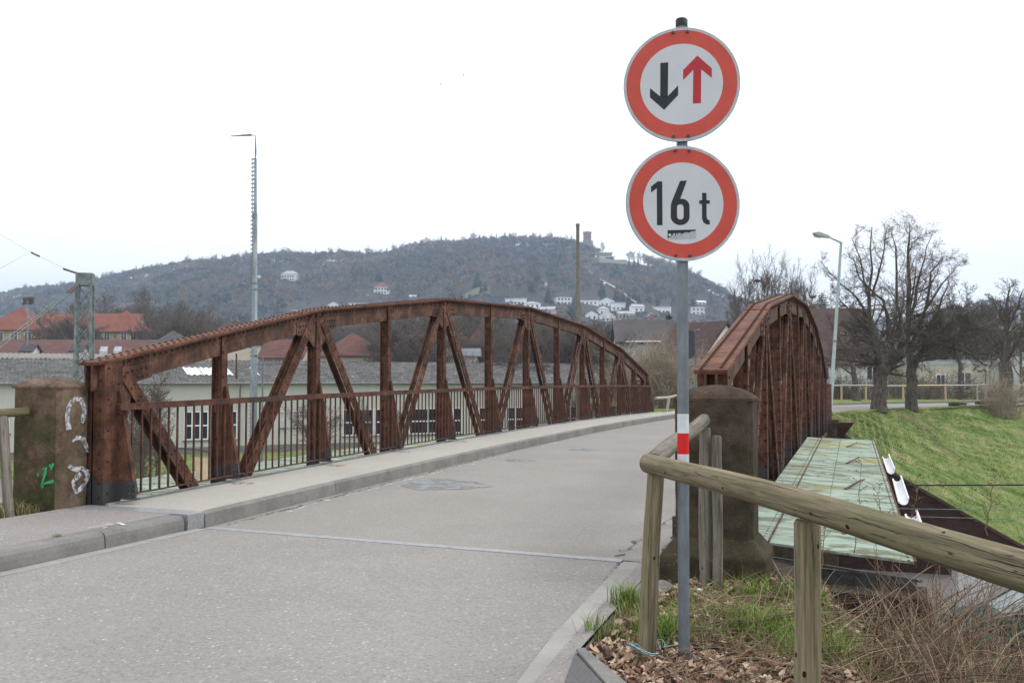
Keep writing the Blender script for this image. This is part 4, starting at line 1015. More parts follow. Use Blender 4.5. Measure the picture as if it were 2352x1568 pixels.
tag(npmesh('leaf_litter',V,Fc,M['litter'],tint=T),'brown curled dead leaves covering the near verge','leaves',kind='stuff')
# bramble thicket
def arcs(n,x0,x1,y0,y1,l0,l1,r0,r1,seg=9,up=1.0,droop=1.6,zoff=0,zf=None,nn=4):
    x=rng.uniform(x0,x1,n); y=rng.uniform(y0,y1,n); z=(zf or vbank)(x,y)+zoff
    a=rng.uniform(0,2*np.pi,n); el=rng.uniform(.25,1.35,n)*up
    d=np.stack([np.cos(a)*np.cos(el),np.sin(a)*np.cos(el),np.sin(el)],-1); L_=rng.uniform(l0,l1,n); dr=rng.uniform(.3,droop,n)
    pts=np.zeros((n,seg,3)); p=np.stack([x,y,z],-1); step=(L_/(seg-1))[:,None]
    side=rng.normal(0,.16,(n,3))
    for k in range(seg):
        pts[:,k]=p; d=d+side*.35+rng.normal(0,.09,(n,3)); d[:,2]-=dr*L_/seg*.75; d/=np.linalg.norm(d,axis=1,keepdims=True); p=p+d*step
        side=side*.9+rng.normal(0,.05,(n,3))
    r=rng.uniform(r0,r1,n)[:,None]*np.linspace(1,.4,seg)[None]
    return pts,r
def add_twigs(pts,n,l0,l1,r):
    m,k,_=pts.shape; i=rng.integers(0,m,n); j=rng.integers(2,k,n); b=pts[i,j]; d=rng.normal(0,1,(n,3)); d[:,2]+=.4; d/=np.linalg.norm(d,axis=1,keepdims=True)
    L_=rng.uniform(l0,l1,n)[:,None]; s=rng.normal(0,.25,(n,3))
    return np.stack([b,b+d*L_*.5,b+(d+s)*L_],1),np.stack([np.full(n,r),np.full(n,r*.8),np.full(n,r*.4)],1)
def in_front(pts):  # keep stems off the timber rail and road
    return pts
def keepr(a,x0=-.12,zm=.28):
    p,r=a; yy=p[:,:,1]; xx=p[:,:,0]; zz_=p[:,:,2]
    k=(xx.min(1)>x0)&(zz_.max(1)<zm)&~((yy.max(1)>8.2)&(xx.min(1)<.55))&~((zz_>-.18-.0*xx)&(yy>7.9)).any(1); return p[k],r[k]
SC=np.array([(.19,.115,.08),(.14,.082,.06),(.26,.18,.125),(.11,.075,.052),(.33,.26,.18),(.15,.13,.08),(.22,.18,.125)])
def stems(name,sets,label):
    vs=[];fs=[];ts=[];o=0
    for (p,r),n in sets:
        V,Fq=tubes_np(p,r,n); vs.append(V); fs.append(Fq+o); o+=len(V)
        c=SC[rng.integers(0,len(SC),len(p))]*rng.uniform(.7,1.35,(len(p),1)); ts.append(np.repeat(c,p.shape[1]*n,0))
    tag(npmesh(name,np.concatenate(vs),np.concatenate(fs),M['stem'],smooth=True,tint=np.concatenate(ts)),label,'brambles',kind='stuff')
A_=keepr(arcs(4200,.0,2.6,2.8,8.0,.5,1.5,.0016,.0042),-.05,.25); A2_=keepr(arcs(5200,.35,4.4,3.6,8.9,.8,2.0,.0018,.0048,9,1.,1.9),.0,.22)
A3_=keepr(arcs(6000,-.02,2.6,4.4,7.85,.8,1.9,.0020,.0054,9,1.25,.80),-.04,.30); A4_=keepr(arcs(1600,.2,3.2,2.6,5.5,.8,1.7,.0018,.0046,9,1.2,.95),-.02,.12)
stems('bramble_thicket',[(A_,4),(A2_,4),(A3_,4),(A4_,4),(add_twigs(A3_[0],9000,.05,.2,.0013),3),(add_twigs(A_[0],7000,.06,.24,.0014),3),(add_twigs(A2_[0],8000,.06,.28,.0015),3)],'tangled reddish bramble stems on the steep bank right of the pillar')
B_1=keepr(arcs(1500,-.25,2.2,2.6,7.4,.3,1.0,.0016,.0034,8,.40,.8,.02),-.5); B2=keepr(arcs(2600,-1.1,1.2,3.0,6.8,.2,.8,.0013,.0032,7,.2,.35,.03),-1.28); kk=~((B2[0][:,:,1]<5.0)&(B2[0][:,:,0]<-1.34+.62*(5.0-B2[0][:,:,1])+.06)).any(1); B2=(B2[0][kk],B2[1][kk]); B3=keepr(arcs(5000,.1,4.2,3.0,8.6,.2,.7,.0014,.003,6,.9,1.2),-.05)
stems('dry_stems',[(B_1,4),(B2,4),(B3,3)],'pale dry stems lying among the brambles')
BR=np.concatenate([A_[0],A2_[0],A3_[0]])
def leafset(pts,n,s0,s1):
    m,k,_=pts.shape; i=rng.integers(0,m,n); j=rng.integers(1,k,n); c=pts[i,j]+rng.normal(0,.01,(n,3)); a=rng.uniform(0,6.28,n); s=rng.uniform(s0,s1,n)[:,None]
    u=np.stack([np.cos(a),np.sin(a),rng.normal(-.1,.5,n)],-1)*s; v=np.stack([-np.sin(a),np.cos(a),rng.normal(0,.5,n)],-1)*s*.45; w_=np.array([0,0,1.])*s*.25
    V=np.stack([c,c+u*.5-v+w_,c+u,c+u*.5+v+w_,c+u*.5-w_*.3],1).reshape(-1,3); q=(np.arange(n)*5)[:,None]
    return V,np.concatenate([q+np.array([[0,1,4]]),q+np.array([[1,2,4]]),q+np.array([[2,3,4]]),q+np.array([[3,0,4]])],0)
V,Ft=leafset(BR,900,.02,.05); tag(npmesh('bramble_leaves',V,Ft,M['leafgreen'],smooth=True),'dark green leaves left on the brambles','leaves',kind='stuff')
V,Ft=leafset(BR,12000,.005,.015); tag(npmesh('bramble_buds',V,Ft,M['leafbrown']),'tiny brown and green buds on the bramble stems','leaves',kind='stuff')
# single upright shoots in front of the green deck
def shoot(px,py0,py1,d,label,seed):
    rn=random.Random(seed); p=P(px,py0,d=d); q=P(px+rn.uniform(-25,25),py1,d=d+.1); root=empty('budding_shoot',p,label,'shoot')
    b=MB(); lf=MB(); k=9; pts=[p+(q-p)*(i/k)+Vector((rn.uniform(-.012,.012),rn.uniform(-.012,.012),0)) for i in range(k+1)]
    b.tube(pts,[.0038-.0026*i/k for i in range(k+1)],6)
    for i in range(2,k+1):
        for s in range(2):
            a=rn.uniform(0,6.28); l=rn.uniform(.04,.16)*(1.1-i/k*.7); d_=Vector((math.cos(a),math.sin(a)*.6,rn.uniform(.3,.9))).normalized(); e=pts[i]+d_*l
            b.tube([pts[i],pts[i]+d_*l*.5+Vector((0,0,.005)),e],[.0018,.0014,.001],4)
            for t in (.5,.8,1.):
                c=pts[i]+(e-pts[i])*t; aa=rn.uniform(0,6.28); s_=rn.uniform(.008,.02); u=Vector((math.cos(aa),math.sin(aa),rn.uniform(.2,.9)))*s_; v=u.orthogonal().normalized()*s_*.3
                lf.add([c,c+u*.5-v,c+u,c+u*.5+v],[(0,1,2,3)])
    b.build('stem',M['bramble'],root); lf.build('leaves',M['bud'],root)
M['bud']=simple('spring buds',(.12,.12,.04),(.07,.06,.03),40,.7,0,0)
for i,(px,a,c,d,lb) in enumerate([(1700+260,1270,1065,6.8,'thin budding shoot in front of the green deck, leftmost of the three'),(2035,1250,1120,6.4,'leafy budding shoot in the middle in front of the green deck'),(2085,1260,1095,6.6,'leafy budding shoot beside the gutter pieces'),(2265,1230,1085,6.2,'bare shoot rising over the brambles against the grass slope'),(1885,1300,1170,6.6,'short bare shoot beside the second rail post')]):
    shoot(px,a,c,d,lb,20+i)
# litter
def lump(name,px,py,s,z,mat,label,cat,seed,d=None):
    rn=random.Random(seed); c=P(px,py,z=z) if d is None else P(px,py,d=d); bm=bmesh.new(); bmesh.ops.create_icosphere(bm,subdivisions=2,radius=1)
    for v in bm.verts: v.co=Vector((v.co.x*s[0]*(1+.3*rn.uniform(-1,1)),v.co.y*s[1]*(1+.3*rn.uniform(-1,1)),v.co.z*s[2]*(1+.4*rn.uniform(-1,1))))
    me=bpy.data.meshes.new(name); bm.to_mesh(me); bm.free(); me.materials.append(mat); o=bpy.data.objects.new(name,me); COL.objects.link(o); o.location=c; return tag(o,label,cat)
lump('polystyrene_lump',1537,1270,(.05,.03,.035),-.08,M['poly'],'white crumpled litter left of the dark pillar foot','litter',1)
lump('polystyrene_lump',1608,1353,(.035,.015,.012),-.04,M['poly'],'white crumpled litter on the grass just right of the sign pole','litter',2)
lump('polystyrene_lump',1482,1531,(.02,.015,.01),.0,M['poly'],'tiny white scrap among the brown leaves by the post foot','litter',3)
lump('rubble_stone',1505,1352,(.14,.30,.04),-.06,M['kerb'],'flat grey rubble stone behind the corner post','stone',4)
lump('polystyrene_lump',1905,1335,(.16,.06,.10),0,M['poly'],'white torn litter below the green deck behind the second post','litter',5,12)
lump('polystyrene_lump',1925,1425,(.22,.1,.04),0,M['poly'],'white scraps of litter lying on the bank among brambles','litter',6,11)
# ------------------------------------------------------------------ trees
def grow(rn,p,d,L_,r,lvl,par,out):
    ns=par['seg'][lvl]; pts=[p.copy()]; rad=[r]; wob=par['wob'][lvl]; tr=par['trop'][lvl]
    for i in range(ns):
        d=(d+Vector((rn.gauss(0,wob),rn.gauss(0,wob),rn.gauss(0,wob)+tr))).normalized(); p=p+d*(L_/ns); pts.append(p.copy()); rad.append(r*(1-(i+1)/ns*par['tap']))
    out.setdefault(lvl,[]).append((pts,rad)); spawn(rn,pts,rad,L_,lvl,par,out)
def spawn(rn,pts,rad,L_,lvl,par,out,start=None):
    if lvl>=par['max']: return
    n=par['n'][lvl]; st=par['start'][lvl] if start is None else start; k=len(pts)-1
    n=max(1,int(n*rn.uniform(.75,1.25)))
    for c in range(n):
        t=st+(1-st)*(c+rn.random())/n; f=min(t*k,k-.001); i=int(f); q=pts[i].lerp(pts[i+1],f-i); dd=(pts[i+1]-pts[i]).normalized()
        ax=dd.orthogonal().normalized(); ax.rotate(Quaternion(dd,rn.uniform(0,6.283))); e=dd.copy(); e.rotate(Quaternion(ax,R(rn.uniform(*par['ang'][lvl]))))
        ll=L_*par['ratio'][lvl]*(1.1-.55*t)*rn.uniform(.65,1.25); rr=max(par['rmin'],(rad[i]*(1-(f-i))+rad[i+1]*(f-i))*par['rr'])
        grow(rn,q,e,ll,rr,lvl+1,par,out)
def tree_mesh(out,tl,mb_sides,root,barkm,twigm,crown='crown',rot=None):
    """levels <= tl go to the trunk mesh, the rest to the crown"""
    for nm,lv,mt in (('trunk',[l for l in out if l<=tl],barkm),(crown,[l for l in out if l>tl],twigm)):
        vs=[];fs=[];o=0
        for l in lv:
            by={}
            for pts,rad in out[l]: by.setdefault(len(pts),[]).append((pts,rad))
            for k,lst in by.items():
                A=np.array([[tuple(p) for p in a[0]] for a in lst]); B=np.array([a[1] for a in lst])
                V,Fq=tubes_np(A,B,mb_sides[min(l,len(mb_sides)-1)]); vs.append(V); fs.append(Fq+o); o+=len(V)
        npmesh(nm,np.concatenate(vs),np.concatenate(fs),mt,root,smooth=True)
PAR=dict(max=4,seg=[5,5,4,3,2],wob=[.06,.12,.16,.2,.25],trop=[.02,.06,.05,.03,0],tap=.6,n=[7,7,7,6,0],start=[.35,.2,.15,.1],ang=[(30,65),(30,70),(35,75),(35,80)],ratio=[.62,.55,.5,.5],rr=.55,rmin=.006)
# big trees on the embankment, main limbs follow the real ones
def big_tree(name,limbs,d,r0,label,seed,par,dy=1.0):
    base=P(*limbs[0][0][0],d=d); root=empty(name,base,label,'tree'); rn=random.Random(seed); out={}
    for li,(pp,ra,rb,sp,dep) in enumerate(limbs):
        pts=[]; 
        for i,(x,y) in enumerate(pp): 
            q=P(x,y,d=d+dep*(i/(len(pp)-1))); pts.append(q)
        # subdivide with a little wobble
        fine=[pts[0]]
        for a,c in zip(pts[:-1],pts[1:]):
            for t in (.33,.66,1.): fine.append(a.lerp(c,t)+(Vector((rn.gauss(0,.03),rn.gauss(0,.03),rn.gauss(0,.02))) if t<1 else Vector()))
        n=len(fine); rad=[ra+(rb-ra)*i/(n-1) for i in range(n)]
        if li==0: rad[0]*=1.25; rad[1]*=1.08
        out.setdefault(0,[]).append((fine,rad))
        if sp>0:
            L_=(fine[-1]-fine[0]).length; p2=dict(par); airy=pp[-1][1]<645; p2['n']=[int(sp*(.8 if airy else 1.25))]+([9,8,0] if airy else par['n'][1:]); p2['rmin']=par['rmin']*(.7 if airy else .85)
            if airy: p2['ratio']=[.40,.5,.5,.5]
            spawn(rn,fine,rad,max(L_,2.2)*.8,0,p2,out,.10)
    tree_mesh(out,1,[12,6,4,3,3],root,M['bark'],M['twig']); return root
PT=dict(max=3,seg=[5,5,3,2],wob=[.1,.17,.22,.25],trop=[.03,.07,.05,0],tap=.7,n=[12,12,10,0],start=[.15,.12,.12,.1],ang=[(40,85),(35,80),(35,85),(40,80)],ratio=[.42,.46,.45,.5],rr=.36,rmin=.0085)
big_tree('old_tree',[([(2020,948),(2020,900),(2025,858)],.35,.29,0,0),
 ([(2025,858),(2020,824),(2010,778),(1999,737),(1996,667),(2003,521)],.24,.02,34,-.5),
 ([(2027,858),(2044,838),(2069,810),(2076,778),(2100,745)],.27,.10,26,1.0),
 ([(2018,835),(1990,815),(1955,800),(1925,800)],.08,.02,14,-1.),
 ([(2005,760),(1975,740),(1940,700),(1915,665)],.07,.015,16,1.2),
 ([(2040,780),(2040,730),(2030,690),(1975,640),(1960,590)],.10,.015,20,-1.2),
 ([(1998,700),(1985,650),(1975,590),(1955,545)],.06,.012,16,.6),
 ([(2076,778),(2060,700),(2058,584),(2046,531)],.10,.012,20,-.8),
 ([(2000,790),(1960,770),(1930,745)],.07,.015,12,.6),([(2060,820),(2030,790),(2060,740),(2062,680)],.10,.02,16,1.6),([(1999,737),(1965,680),(1920,640),(1885,600)],.06,.01,16,.9),([(2003,680),(2020,620),(2032,560),(2038,520)],.06,.01,16,-.5),([(2020,840),(1970,830),(1920,825),(1880,835)],.06,.012,12,1.0)],46.,.45,'gnarled bare old tree with a forked leaning trunk on the grass beside the lamp post',11,PT)
big_tree('old_tree',[([(2095,945),(2095,876),(2093,846)],.27,.23,0,0),
 ([(2093,848),(2083,778),(2086,698),(2086,570),(2090,512)],.2,.015,36,0),
 ([(2093,848),(2114,810),(2149,789),(2190,799),(2232,813),(2267,841)],.17,.03,30,.8),
 ([(2095,840),(2110,830),(2140,825),(2165,818)],.08,.02,12,-1.),
 ([(2086,760),(2103,688),(2114,625),(2142,538)],.10,.012,24,-.8),
 ([(2095,790),(2128,702),(2138,625),(2170,590)],.10,.012,24,.9),
 ([(2110,790),(2150,730),(2165,680),(2180,640)],.09,.012,22,-1.4),
 ([(2083,800),(2060,760),(2075,700),(2070,640)],.08,.012,16,1.4),
 ([(2120,805),(2170,760),(2200,720),(2190,690)],.08,.015,20,1.2),([(2088,740),(2100,650),(2105,590)],.06,.01,18,.6),([(2120,720),(2165,650),(2210,600)],.06,.01,16,.4),([(2150,789),(2210,760),(2255,750),(2290,765)],.06,.012,18,-.6),([(2095,800),(2140,770),(2185,740),(2235,725)],.08,.012,18,-1.2)],48.5,.4,'second gnarled bare tree with a straight trunk on the grass embankment',12,PT)
PT2=dict(PT); PT2['rmin']=.011; PT2['n']=[9,7,6,0]
big_tree('old_tree',[([(2316,925),(2312,870),(2308,830)],.40,.34,0,0),([(2308,830),(2280,790),(2262,760)],.18,.04,14,1.),([(2308,830),(2312,760),(2313,700),(2318,650)],.2,.02,26,0),
 ([(2308,830),(2340,780),(2360,740)],.18,.04,14,-1.),([(2300,820),(2270,810),(2245,815)],.1,.03,10,1),([(2312,760),(2290,710),(2280,680)],.1,.02,12,1),([(2312,760),(2340,700),(2350,665)],.1,.02,12,-1)],56.,.5,'broad pollarded bare tree at the right edge of the embankment',13,PT2)
big_tree('old_tree',[([(1968,920),(1965,880),(1955,830),(1935,790)],.24,.10,0,0),([(1935,790),(1915,760),(1900,720)],.1,.02,14,0),([(1950,825),(1965,770),(1975,730)],.12,.02,16,1),([(1960,860),(1930,840),(1905,845)],.06,.015,8,-1),([(1955,830),(1990,790),(2010,760)],.09,.02,12,0)],66.,.3,'slim leaning bare tree between the lamp post and the forked tree, beyond the road',14,PT2)
big_tree('street_tree',[([(2206,922),(2205,860),(2204,800)],.17,.12,4,0),([(2204,820),(2190,780),(2180,740)],.07,.02,12,0),([(2204,810),(2222,770),(2235,735)],.07,.02,12,0)],72.,.2,'bare street tree with a straight trunk before the pale apartment house',15,PT2)
# prototypes for the background trees
def bg_tree(name,H,seed,par,r0=.22,upright=.0,stem=.3,sides=[6,4,3,3,3],tl=0,barkm=None,twigm=None,nl=6):
    rn=random.Random(seed); out={}; root=empty(name,(0,0,0),None,'tree'); p=Vector((0,0,0)); pts=[p.copy()];rad=[r0*1.15]
    for i in range(5):
        p=p+Vector((rn.gauss(0,.02)*H/5,rn.gauss(0,.02)*H/5,H*(.8)/5)); pts.append(p.copy()); rad.append(r0*(1-.85*(i+1)/5))
    out[0]=[(pts,rad)]; spawn(rn,pts,rad,H*.55,0,par,out,stem)
    tree_mesh(out,tl,sides,root,barkm or M['bark_bg'],twigm or M['twig_bg']); return root
PB=dict(max=3,seg=[5,5,4,2],wob=[.06,.13,.18,.2],trop=[.02,.10,.08,.02],tap=.8,n=[16,12,11,0],start=[.22,.18,.12],ang=[(30,62),(28,62),(30,70)],ratio=[.85,.52,.48],rr=.45,rmin=.026)
PU=dict(PB); PU['trop']=[.02,.2,.15,.05]; PU['ang']=[(20,40),(20,45),(25,50)]; PU['rmin']=.018
PROT=[bg_tree('bare_tree',12,31,PB),bg_tree('bare_tree',13,32,PB,stem=.2),bg_tree('bare_tree',12,33,PU,stem=.15),bg_tree('bare_tree',11,34,PB,stem=.35)]
used=set()
def put_tree(k,px,d,ptop,z0=-5.2,label=None,group=None,seed=0,wx=1.,H0=None):
    rn=random.Random(seed*7+k); 
    pr=PROT[k]; h0=[12,13,12,11][k]*1.0
    base=P(px,800,d=d); base.z=z0; top=P(px,ptop,d=d).z; s=(top-z0)/h0
    if k in used: o=copy_tree(pr)
    else: o=pr; used.add(k)
    o.location=base; o.scale=(s*wx,s*wx,s); o.rotation_euler=(0,0,rn.uniform(0,6.28)); tag(o,label,'tree',group); return o
LBW='bare grey-brown tree in the belt of trees behind the long warehouse'; GBW='bare trees behind the warehouse'
# tops measured along the photo: (px, top y)
rn=random.Random(77)
topl=[(-40,740),(60,735),(110,715),(200,712),(300,700),(360,696),(430,705),(520,735),(600,740),(700,745),(830,735),(900,722),(980,715),(1060,712),(1130,720),(1200,725),(1280,735),(1350,735),(1420,745),(1470,760)]
def zone(px):
    for lim,t in ((150,'before the yellow barracks left of the lattice mast'),(300,'around the barrack wing right of the lattice mast'),(570,'above the first truss panels left of the antenna mast'),(860,'between the antenna mast and the middle of the bridge'),(1110,'behind the highest panels of the truss'),(1320,'left of the concrete pole behind the falling chord'),(9999,'right of the concrete pole behind the far truss end')):
        if px<lim: return t
def topy(px):
    for (a,ya),(c,yc) in zip(topl[:-1],topl[1:]):
        if a<=px<=c: return ya+(yc-ya)*(px-a)/(c-a)
    return 740
for i in range(78):
    px=-40+i*1510/77.+rn.uniform(-10,10); 
    if px<108 or 226<px<305: continue
    d=rn.uniform(175,240) if px<560 else rn.uniform(150,215)
    if 560<px<860: d=rn.uniform(215,260)
    put_tree(rn.randrange(4),px,d,topy(px)+rn.uniform(-6,22),label='bare grey-brown tree '+zone(px),group='bare trees '+zone(px),seed=i,wx=1.25)
for i in range(44):
    px=60+i*1390/43.+rn.uniform(-12,12); put_tree(rn.randrange(4),px,rn.uniform(275,380),topy(px)+rn.uniform(2,16)-4,label='bare grey-brown tree '+zone(px),group='bare trees '+zone(px),seed=200+i,wx=1.3)
for i,(px,tp,d) in enumerate([(1712,632,135),(1745,622,140),(1768,614,138),(1792,625,142),(1815,632,136),(1835,640,140),(1860,650,132),(1692,668,150)]):
    put_tree(2,px,d,tp,z0=-2,label='tall bare poplar-like tree behind the crown of the end-on truss',group='tall bare trees behind the right truss',seed=300+i,wx=.9)
for i,(px,tp,d) in enumerate([(1880,690,120),(1925,700,110),(2170,690,95),(2205,685,92),(2240,690,96),(2265,700,90),(2345,690,80),(2150,700,100),(2290,690,100),(2375,660,85),(1850,720,100)]):
    put_tree([0,1,3][i%3],px,d,tp,z0=-.5,label='bare brown tree beyond the embankment road among the houses',group='bare trees beyond the embankment road',seed=400+i,wx=1.15)
for i in range(30):
    px=870+i*590/29.+rn.uniform(-8,8); put_tree(rn.randrange(4),px,rn.uniform(112,135),rn.uniform(742,785),label='bare grey-brown tree '+zone(px),group='bare trees '+zone(px),seed=600+i,wx=1.35)
for i,px in enumerate([112,135,158,185,208,318,340,365,395,425]):
    put_tree(rn.randrange(4),px,rn.uniform(178,198),rn.uniform(738,770),label='bare grey-brown tree '+zone(px),group='bare trees '+zone(px),seed=700+i,wx=1.35)
for i in range(22):
    px=-420+i*17.+rn.uniform(-8,8); put_tree(rn.randrange(4),px,rn.uniform(190,300),rn.uniform(738,762),label='bare grey-brown tree left of the yellow barracks',group='bare trees left of the barracks',seed=800+i,wx=1.35)
# small yard trees and shrubs by the warehouse, seen through the railing
for i,(px,tp,d,k,wx) in enumerate([(368,872,52,0,1.0),(720,905,62,3,1.0),(835,930,70,2,.9),(300,930,50,2,1.2),(925,940,66,2,1.),(330,925,46,2,1.2),(1390,760,78,1,1.)]):
    put_tree(k,px,d,tp,label=['small bare tree in the yard behind the first railing panels','bare shrubby tree left of the third post before the warehouse','small bare shrub in front of the warehouse windows','thin bare shrub behind the first post','low bare shrub before the warehouse wall near mid bridge','thicket of thin bare stems low behind the first railing panel','bare tree beyond the far third of the truss'][i],seed=500+i,wx=wx)
# nests in the right poplars
for i,(px,py) in enumerate([(1739,645),(1866,682)]):
    rn2=random.Random(i); b=MB(); c=P(px,py,d=136)
    for k in range(40): 
        a=rn2.uniform(0,6.28); e=Vector((math.cos(a),math.sin(a),rn2.uniform(-.3,.3))); f_=Vector((-math.sin(a),math.cos(a),rn2.uniform(-.3,.3))); b.beam(c+e*.32-f_*.35,c+e*.32+f_*.35,.06,.05)
    b.obox(c,(.3,0,0),(0,.3,0),(0,0,.14)); tag(b.build('bird_nest',M['bark'],origin=c),['dark bird nest high in the left bare poplar','dark bird nest beside the top of the end-on truss'][i],'nest')
# dense pale willow-like bush beyond the bridge end
def bush(name,px,d,w_,h,n,label,mat,z0,seed,cat='bush',r=.009):
    rn=np.random.default_rng(seed); c=P(px,800,d=d); c.z=z0; a=rn.uniform(0,6.28,n); rr=w_*np.sqrt(rn.random(n))*.5
    base=np.stack([c.x+np.cos(a)*rr,c.y+np.sin(a)*rr,np.full(n,z0)],-1); d_=np.stack([np.cos(a)*.3*rr/w_*2,np.sin(a)*.3*rr/w_*2,np.ones(n)],-1)+rn.normal(0,.16,(n,3)); d_/=np.linalg.norm(d_,axis=1,keepdims=True)
    L_=h*rn.uniform(.35,1.0,n); seg=8; pts=np.zeros((n,seg,3)); p=base.copy(); sd=rn.normal(0,.12,(n,3))
    for k in range(seg):
        pts[:,k]=p; d_=d_+sd*.5+rn.normal(0,.14,(n,3)); d_[:,2]-=.07*k/seg; d_/=np.linalg.norm(d_,axis=1,keepdims=True); p=p+d_*(L_/(seg-1))[:,None]
    R_=np.full((n,1),r)*np.linspace(1,.35,seg)[None]*rn.uniform(.6,1.3,(n,1))
    V1,F1=tubes_np(pts,R_,3)
    m=n*6; i=rn.integers(0,n,m); j=rn.integers(2,seg,m); b=pts[i,j]; dd=rn.normal(0,1,(m,3)); dd[:,2]+=.5; dd/=np.linalg.norm(dd,axis=1,keepdims=True); l=rn.uniform(.15,.55,m)[:,None]*min(1,h/3)
    P3=np.stack([b,b+dd*l*.5,b+(dd+rn.normal(0,.3,(m,3)))*l],1); V2,F2=tubes_np(P3,np.full((m,3),r*.5),3)
    o=npmesh(name,np.concatenate([V1,V2]),np.concatenate([F1,F2+len(V1)]),mat,origin=c,smooth=True); return tag(o,label,cat)
bush('dry_bush',1520,50,2.0,4.4,1150,'tall pale dry bush left of the sign pole beyond the bridge',M['twig_pale'],-.3,1,r=.011)
bush('dry_bush',1472,52,1.8,3.3,800,'lower dry bush behind the far left end of the truss',M['twig_pale'],-.4,2,r=.011)
bush('dry_bush',1572,54,1.0,1.9,200,'low dry bush behind the sign pole beyond the bridge',M['twig_pale'],-.3,3)
bush('dry_bush',1705,64,1.6,4.0,130,'bare shrub before the white gable house',M['twig_bg'],-.3,4)
bush('dry_bush',2300,52,1.6,3.2,170,'greenish bare shrub beneath the pollarded tree on the right',M['twig_pale'],-.6,5,r=.012)
for i,px in enumerate([1915,1945,2000,2060,2130,2160,2240]):
    bush('low_hedge_shrub',px,72+3*(i%2),3.0,2.6,130,['bare shrub right behind the lamp post','bare shrub left of the forked tree','bare shrub behind the forked tree trunk','bare shrub between the two old trees','bare shrub right of the straight old tree','bare shrub before the apartment window','bare shrub right of the street tree'][i],M['twig_bg'],-.2,20+i,r=.014)
bush('reed_clump',330,44,5.,3.2,300,'thick clump of greenish stems low behind the first railing panel',simple('greenish stems',(.16,.15,.08),(.1,.095,.05),3),-5.2,40,r=.016)
# ------------------------------------------------------------------ ground and embankment
HB=2400
b=MB(); b.add([(-3500,-600,-5.25),(3500,-600,-5.25),(3500,5200,-5.25),(-3500,5200,-5.25)],[(0,1,2,3)]); tag(b.build('ground',M['plain']),kind='structure')
b=MB(); b.add([(-.4,8.6,-5.2),(30,8.6,-5.2),(30,36.9,-5.2),(-.4,36.9,-5.2)],[(0,1,2,3)]); tag(b.build('yard',M['gravelground']),kind='structure')
b=MB(); b.add([(-120,12,-5.22),(-.5,12,-5.22),(-.5,44,-5.22),(-120,60,-5.22)],[(0,1,2,3)]); tag(b.build('track_ballast',M['gravelground']),kind='structure')
b=MB()
yb=[W(-75,60,-5.2),W(-5,72,-5.2),W(35,100,-5.2),W(10,112,-5.2),W(-75,86,-5.2)]
b.add(yb,[tuple(range(5))]); tag(b.build('yard_lawn',M['grassland']),kind='structure')
# near approach embankment body (left and below the road)
b=MB(); b.add([(-8.6,-8,.06),(-7.5,-8,.06),(-7.5,8,.06),(-8.6,8,.06)],[(0,1,2,3)]); tag(b.build('left_verge',M['grassland']),kind='structure')
# far embankment: grass slope from the wing wall up to the road, then the flat crest
wall=[(-1.45,0.02),(-.7,-.05),(-.44,-.59),(1.35,-2.03),(5.2,-4.23),(6.9,-5.2),(12,-5.25),(30,-5.25),(60,-5.25)]
wl=[Vector((x,37.05 if x<7 else 37.05+(x-7)*.55,z)) for x,z in wall]
crest=[Vector(v) for v in [(-1.35,39.2,.04),(-1.1,41,.04),(-.6,43.0,.02),(1.0,49.5,-.05),(4.4,55.5,-.08),(7.5,59.5,-.05),(13,64,0),(22,71,0),(50,92,0)]]
rd=[Vector((x,y,.075)) for x,y in [(-1.5,38.5),(-1.3,41.5),(-.2,47),(2.6,53.0),(6.5,58.3),(10.2,62.0),(15,66),(23,73),(50,92.5)]]
def ease(t): return t
V=[];nu=len(wl); SUB=6; cols=[]
def lin(arr,u):
    i=min(int(u),len(arr)-2); return arr[i].lerp(arr[i+1],u-i)
for a in range((nu-1)*SUB+1):
    u=a/SUB; c=[]
    for k in range(31):
        t=k/30.; A,B,C=lin(wl,u),lin(crest,u),lin(rd,u)
        p=A.lerp(B,t/.85) if t<=.85 else B.lerp(C,(t-.85)/.15)
        bulge=math.sin(min(1,t/.85)*math.pi)
        n=.0 if t in(0,1) else (.10*mnoise.noise(Vector((p.x*.5,p.y*.5,0)))+.05*mnoise.noise(Vector((p.x*1.7,p.y*1.7,3)))); 
        p=p+Vector((0,0,bulge*.12+n*(1 if 0<t<.95 else 0))); c.append(tuple(p))
    V+=c
Fq=np.array([(i*31+j,i*31+j+1,(i+1)*31+j+1,(i+1)*31+j) for i in range((nu-1)*SUB) for j in range(30)])
emb=tag(npmesh('embankment',V,Fq,M['grassland'],smooth=True),kind='structure'); EV=np.array(V)
# land beyond the road
b=MB(); far=[(x-y_*.0,y,.0) for x,y,y_ in [(-9,36.5,0),(-5.8,36.5,0),(-5.9,44,0),(-3.6,52.2,0),(.8,60,0),(7,66.5,0),(16.5,73.5,0),(30,84,0),(46,95,0),(60,130,0),(10,130,0),(-30,100,0),(-16,60,0),(-9.5,45,0)]]
b.add([(x,y,.03) for x,y,_ in far],[tuple(range(len(far)))]); tag(b.build('far_land',M['grassland']),kind='structure')
b=MB(); b.add([(-7.3,37,.15),(-6.1,37,.15),(-6.2,46,.12),(-3.9,54,.1),(-4.8,54.6,.1),(-7.3,46,.12)],[tuple(range(6))]); tag(b.build('far_footway',M['pave_bridge']),kind='structure')
b=MB(); b.prism([(-.1,-.07),(-.44,-.52),(1.35,-1.96),(5.2,-4.16),(7,-5.15),(7,-5.6),(-1.3,-5.6),(-1.3,-.07)],(0,36.75,0),(1,0,0),(0,0,1),(0,.28,0)); tag(b.build('brick_wall',M['brick']),'sloping dark brick wing wall at the foot of the green embankment','wall')
b=MB()
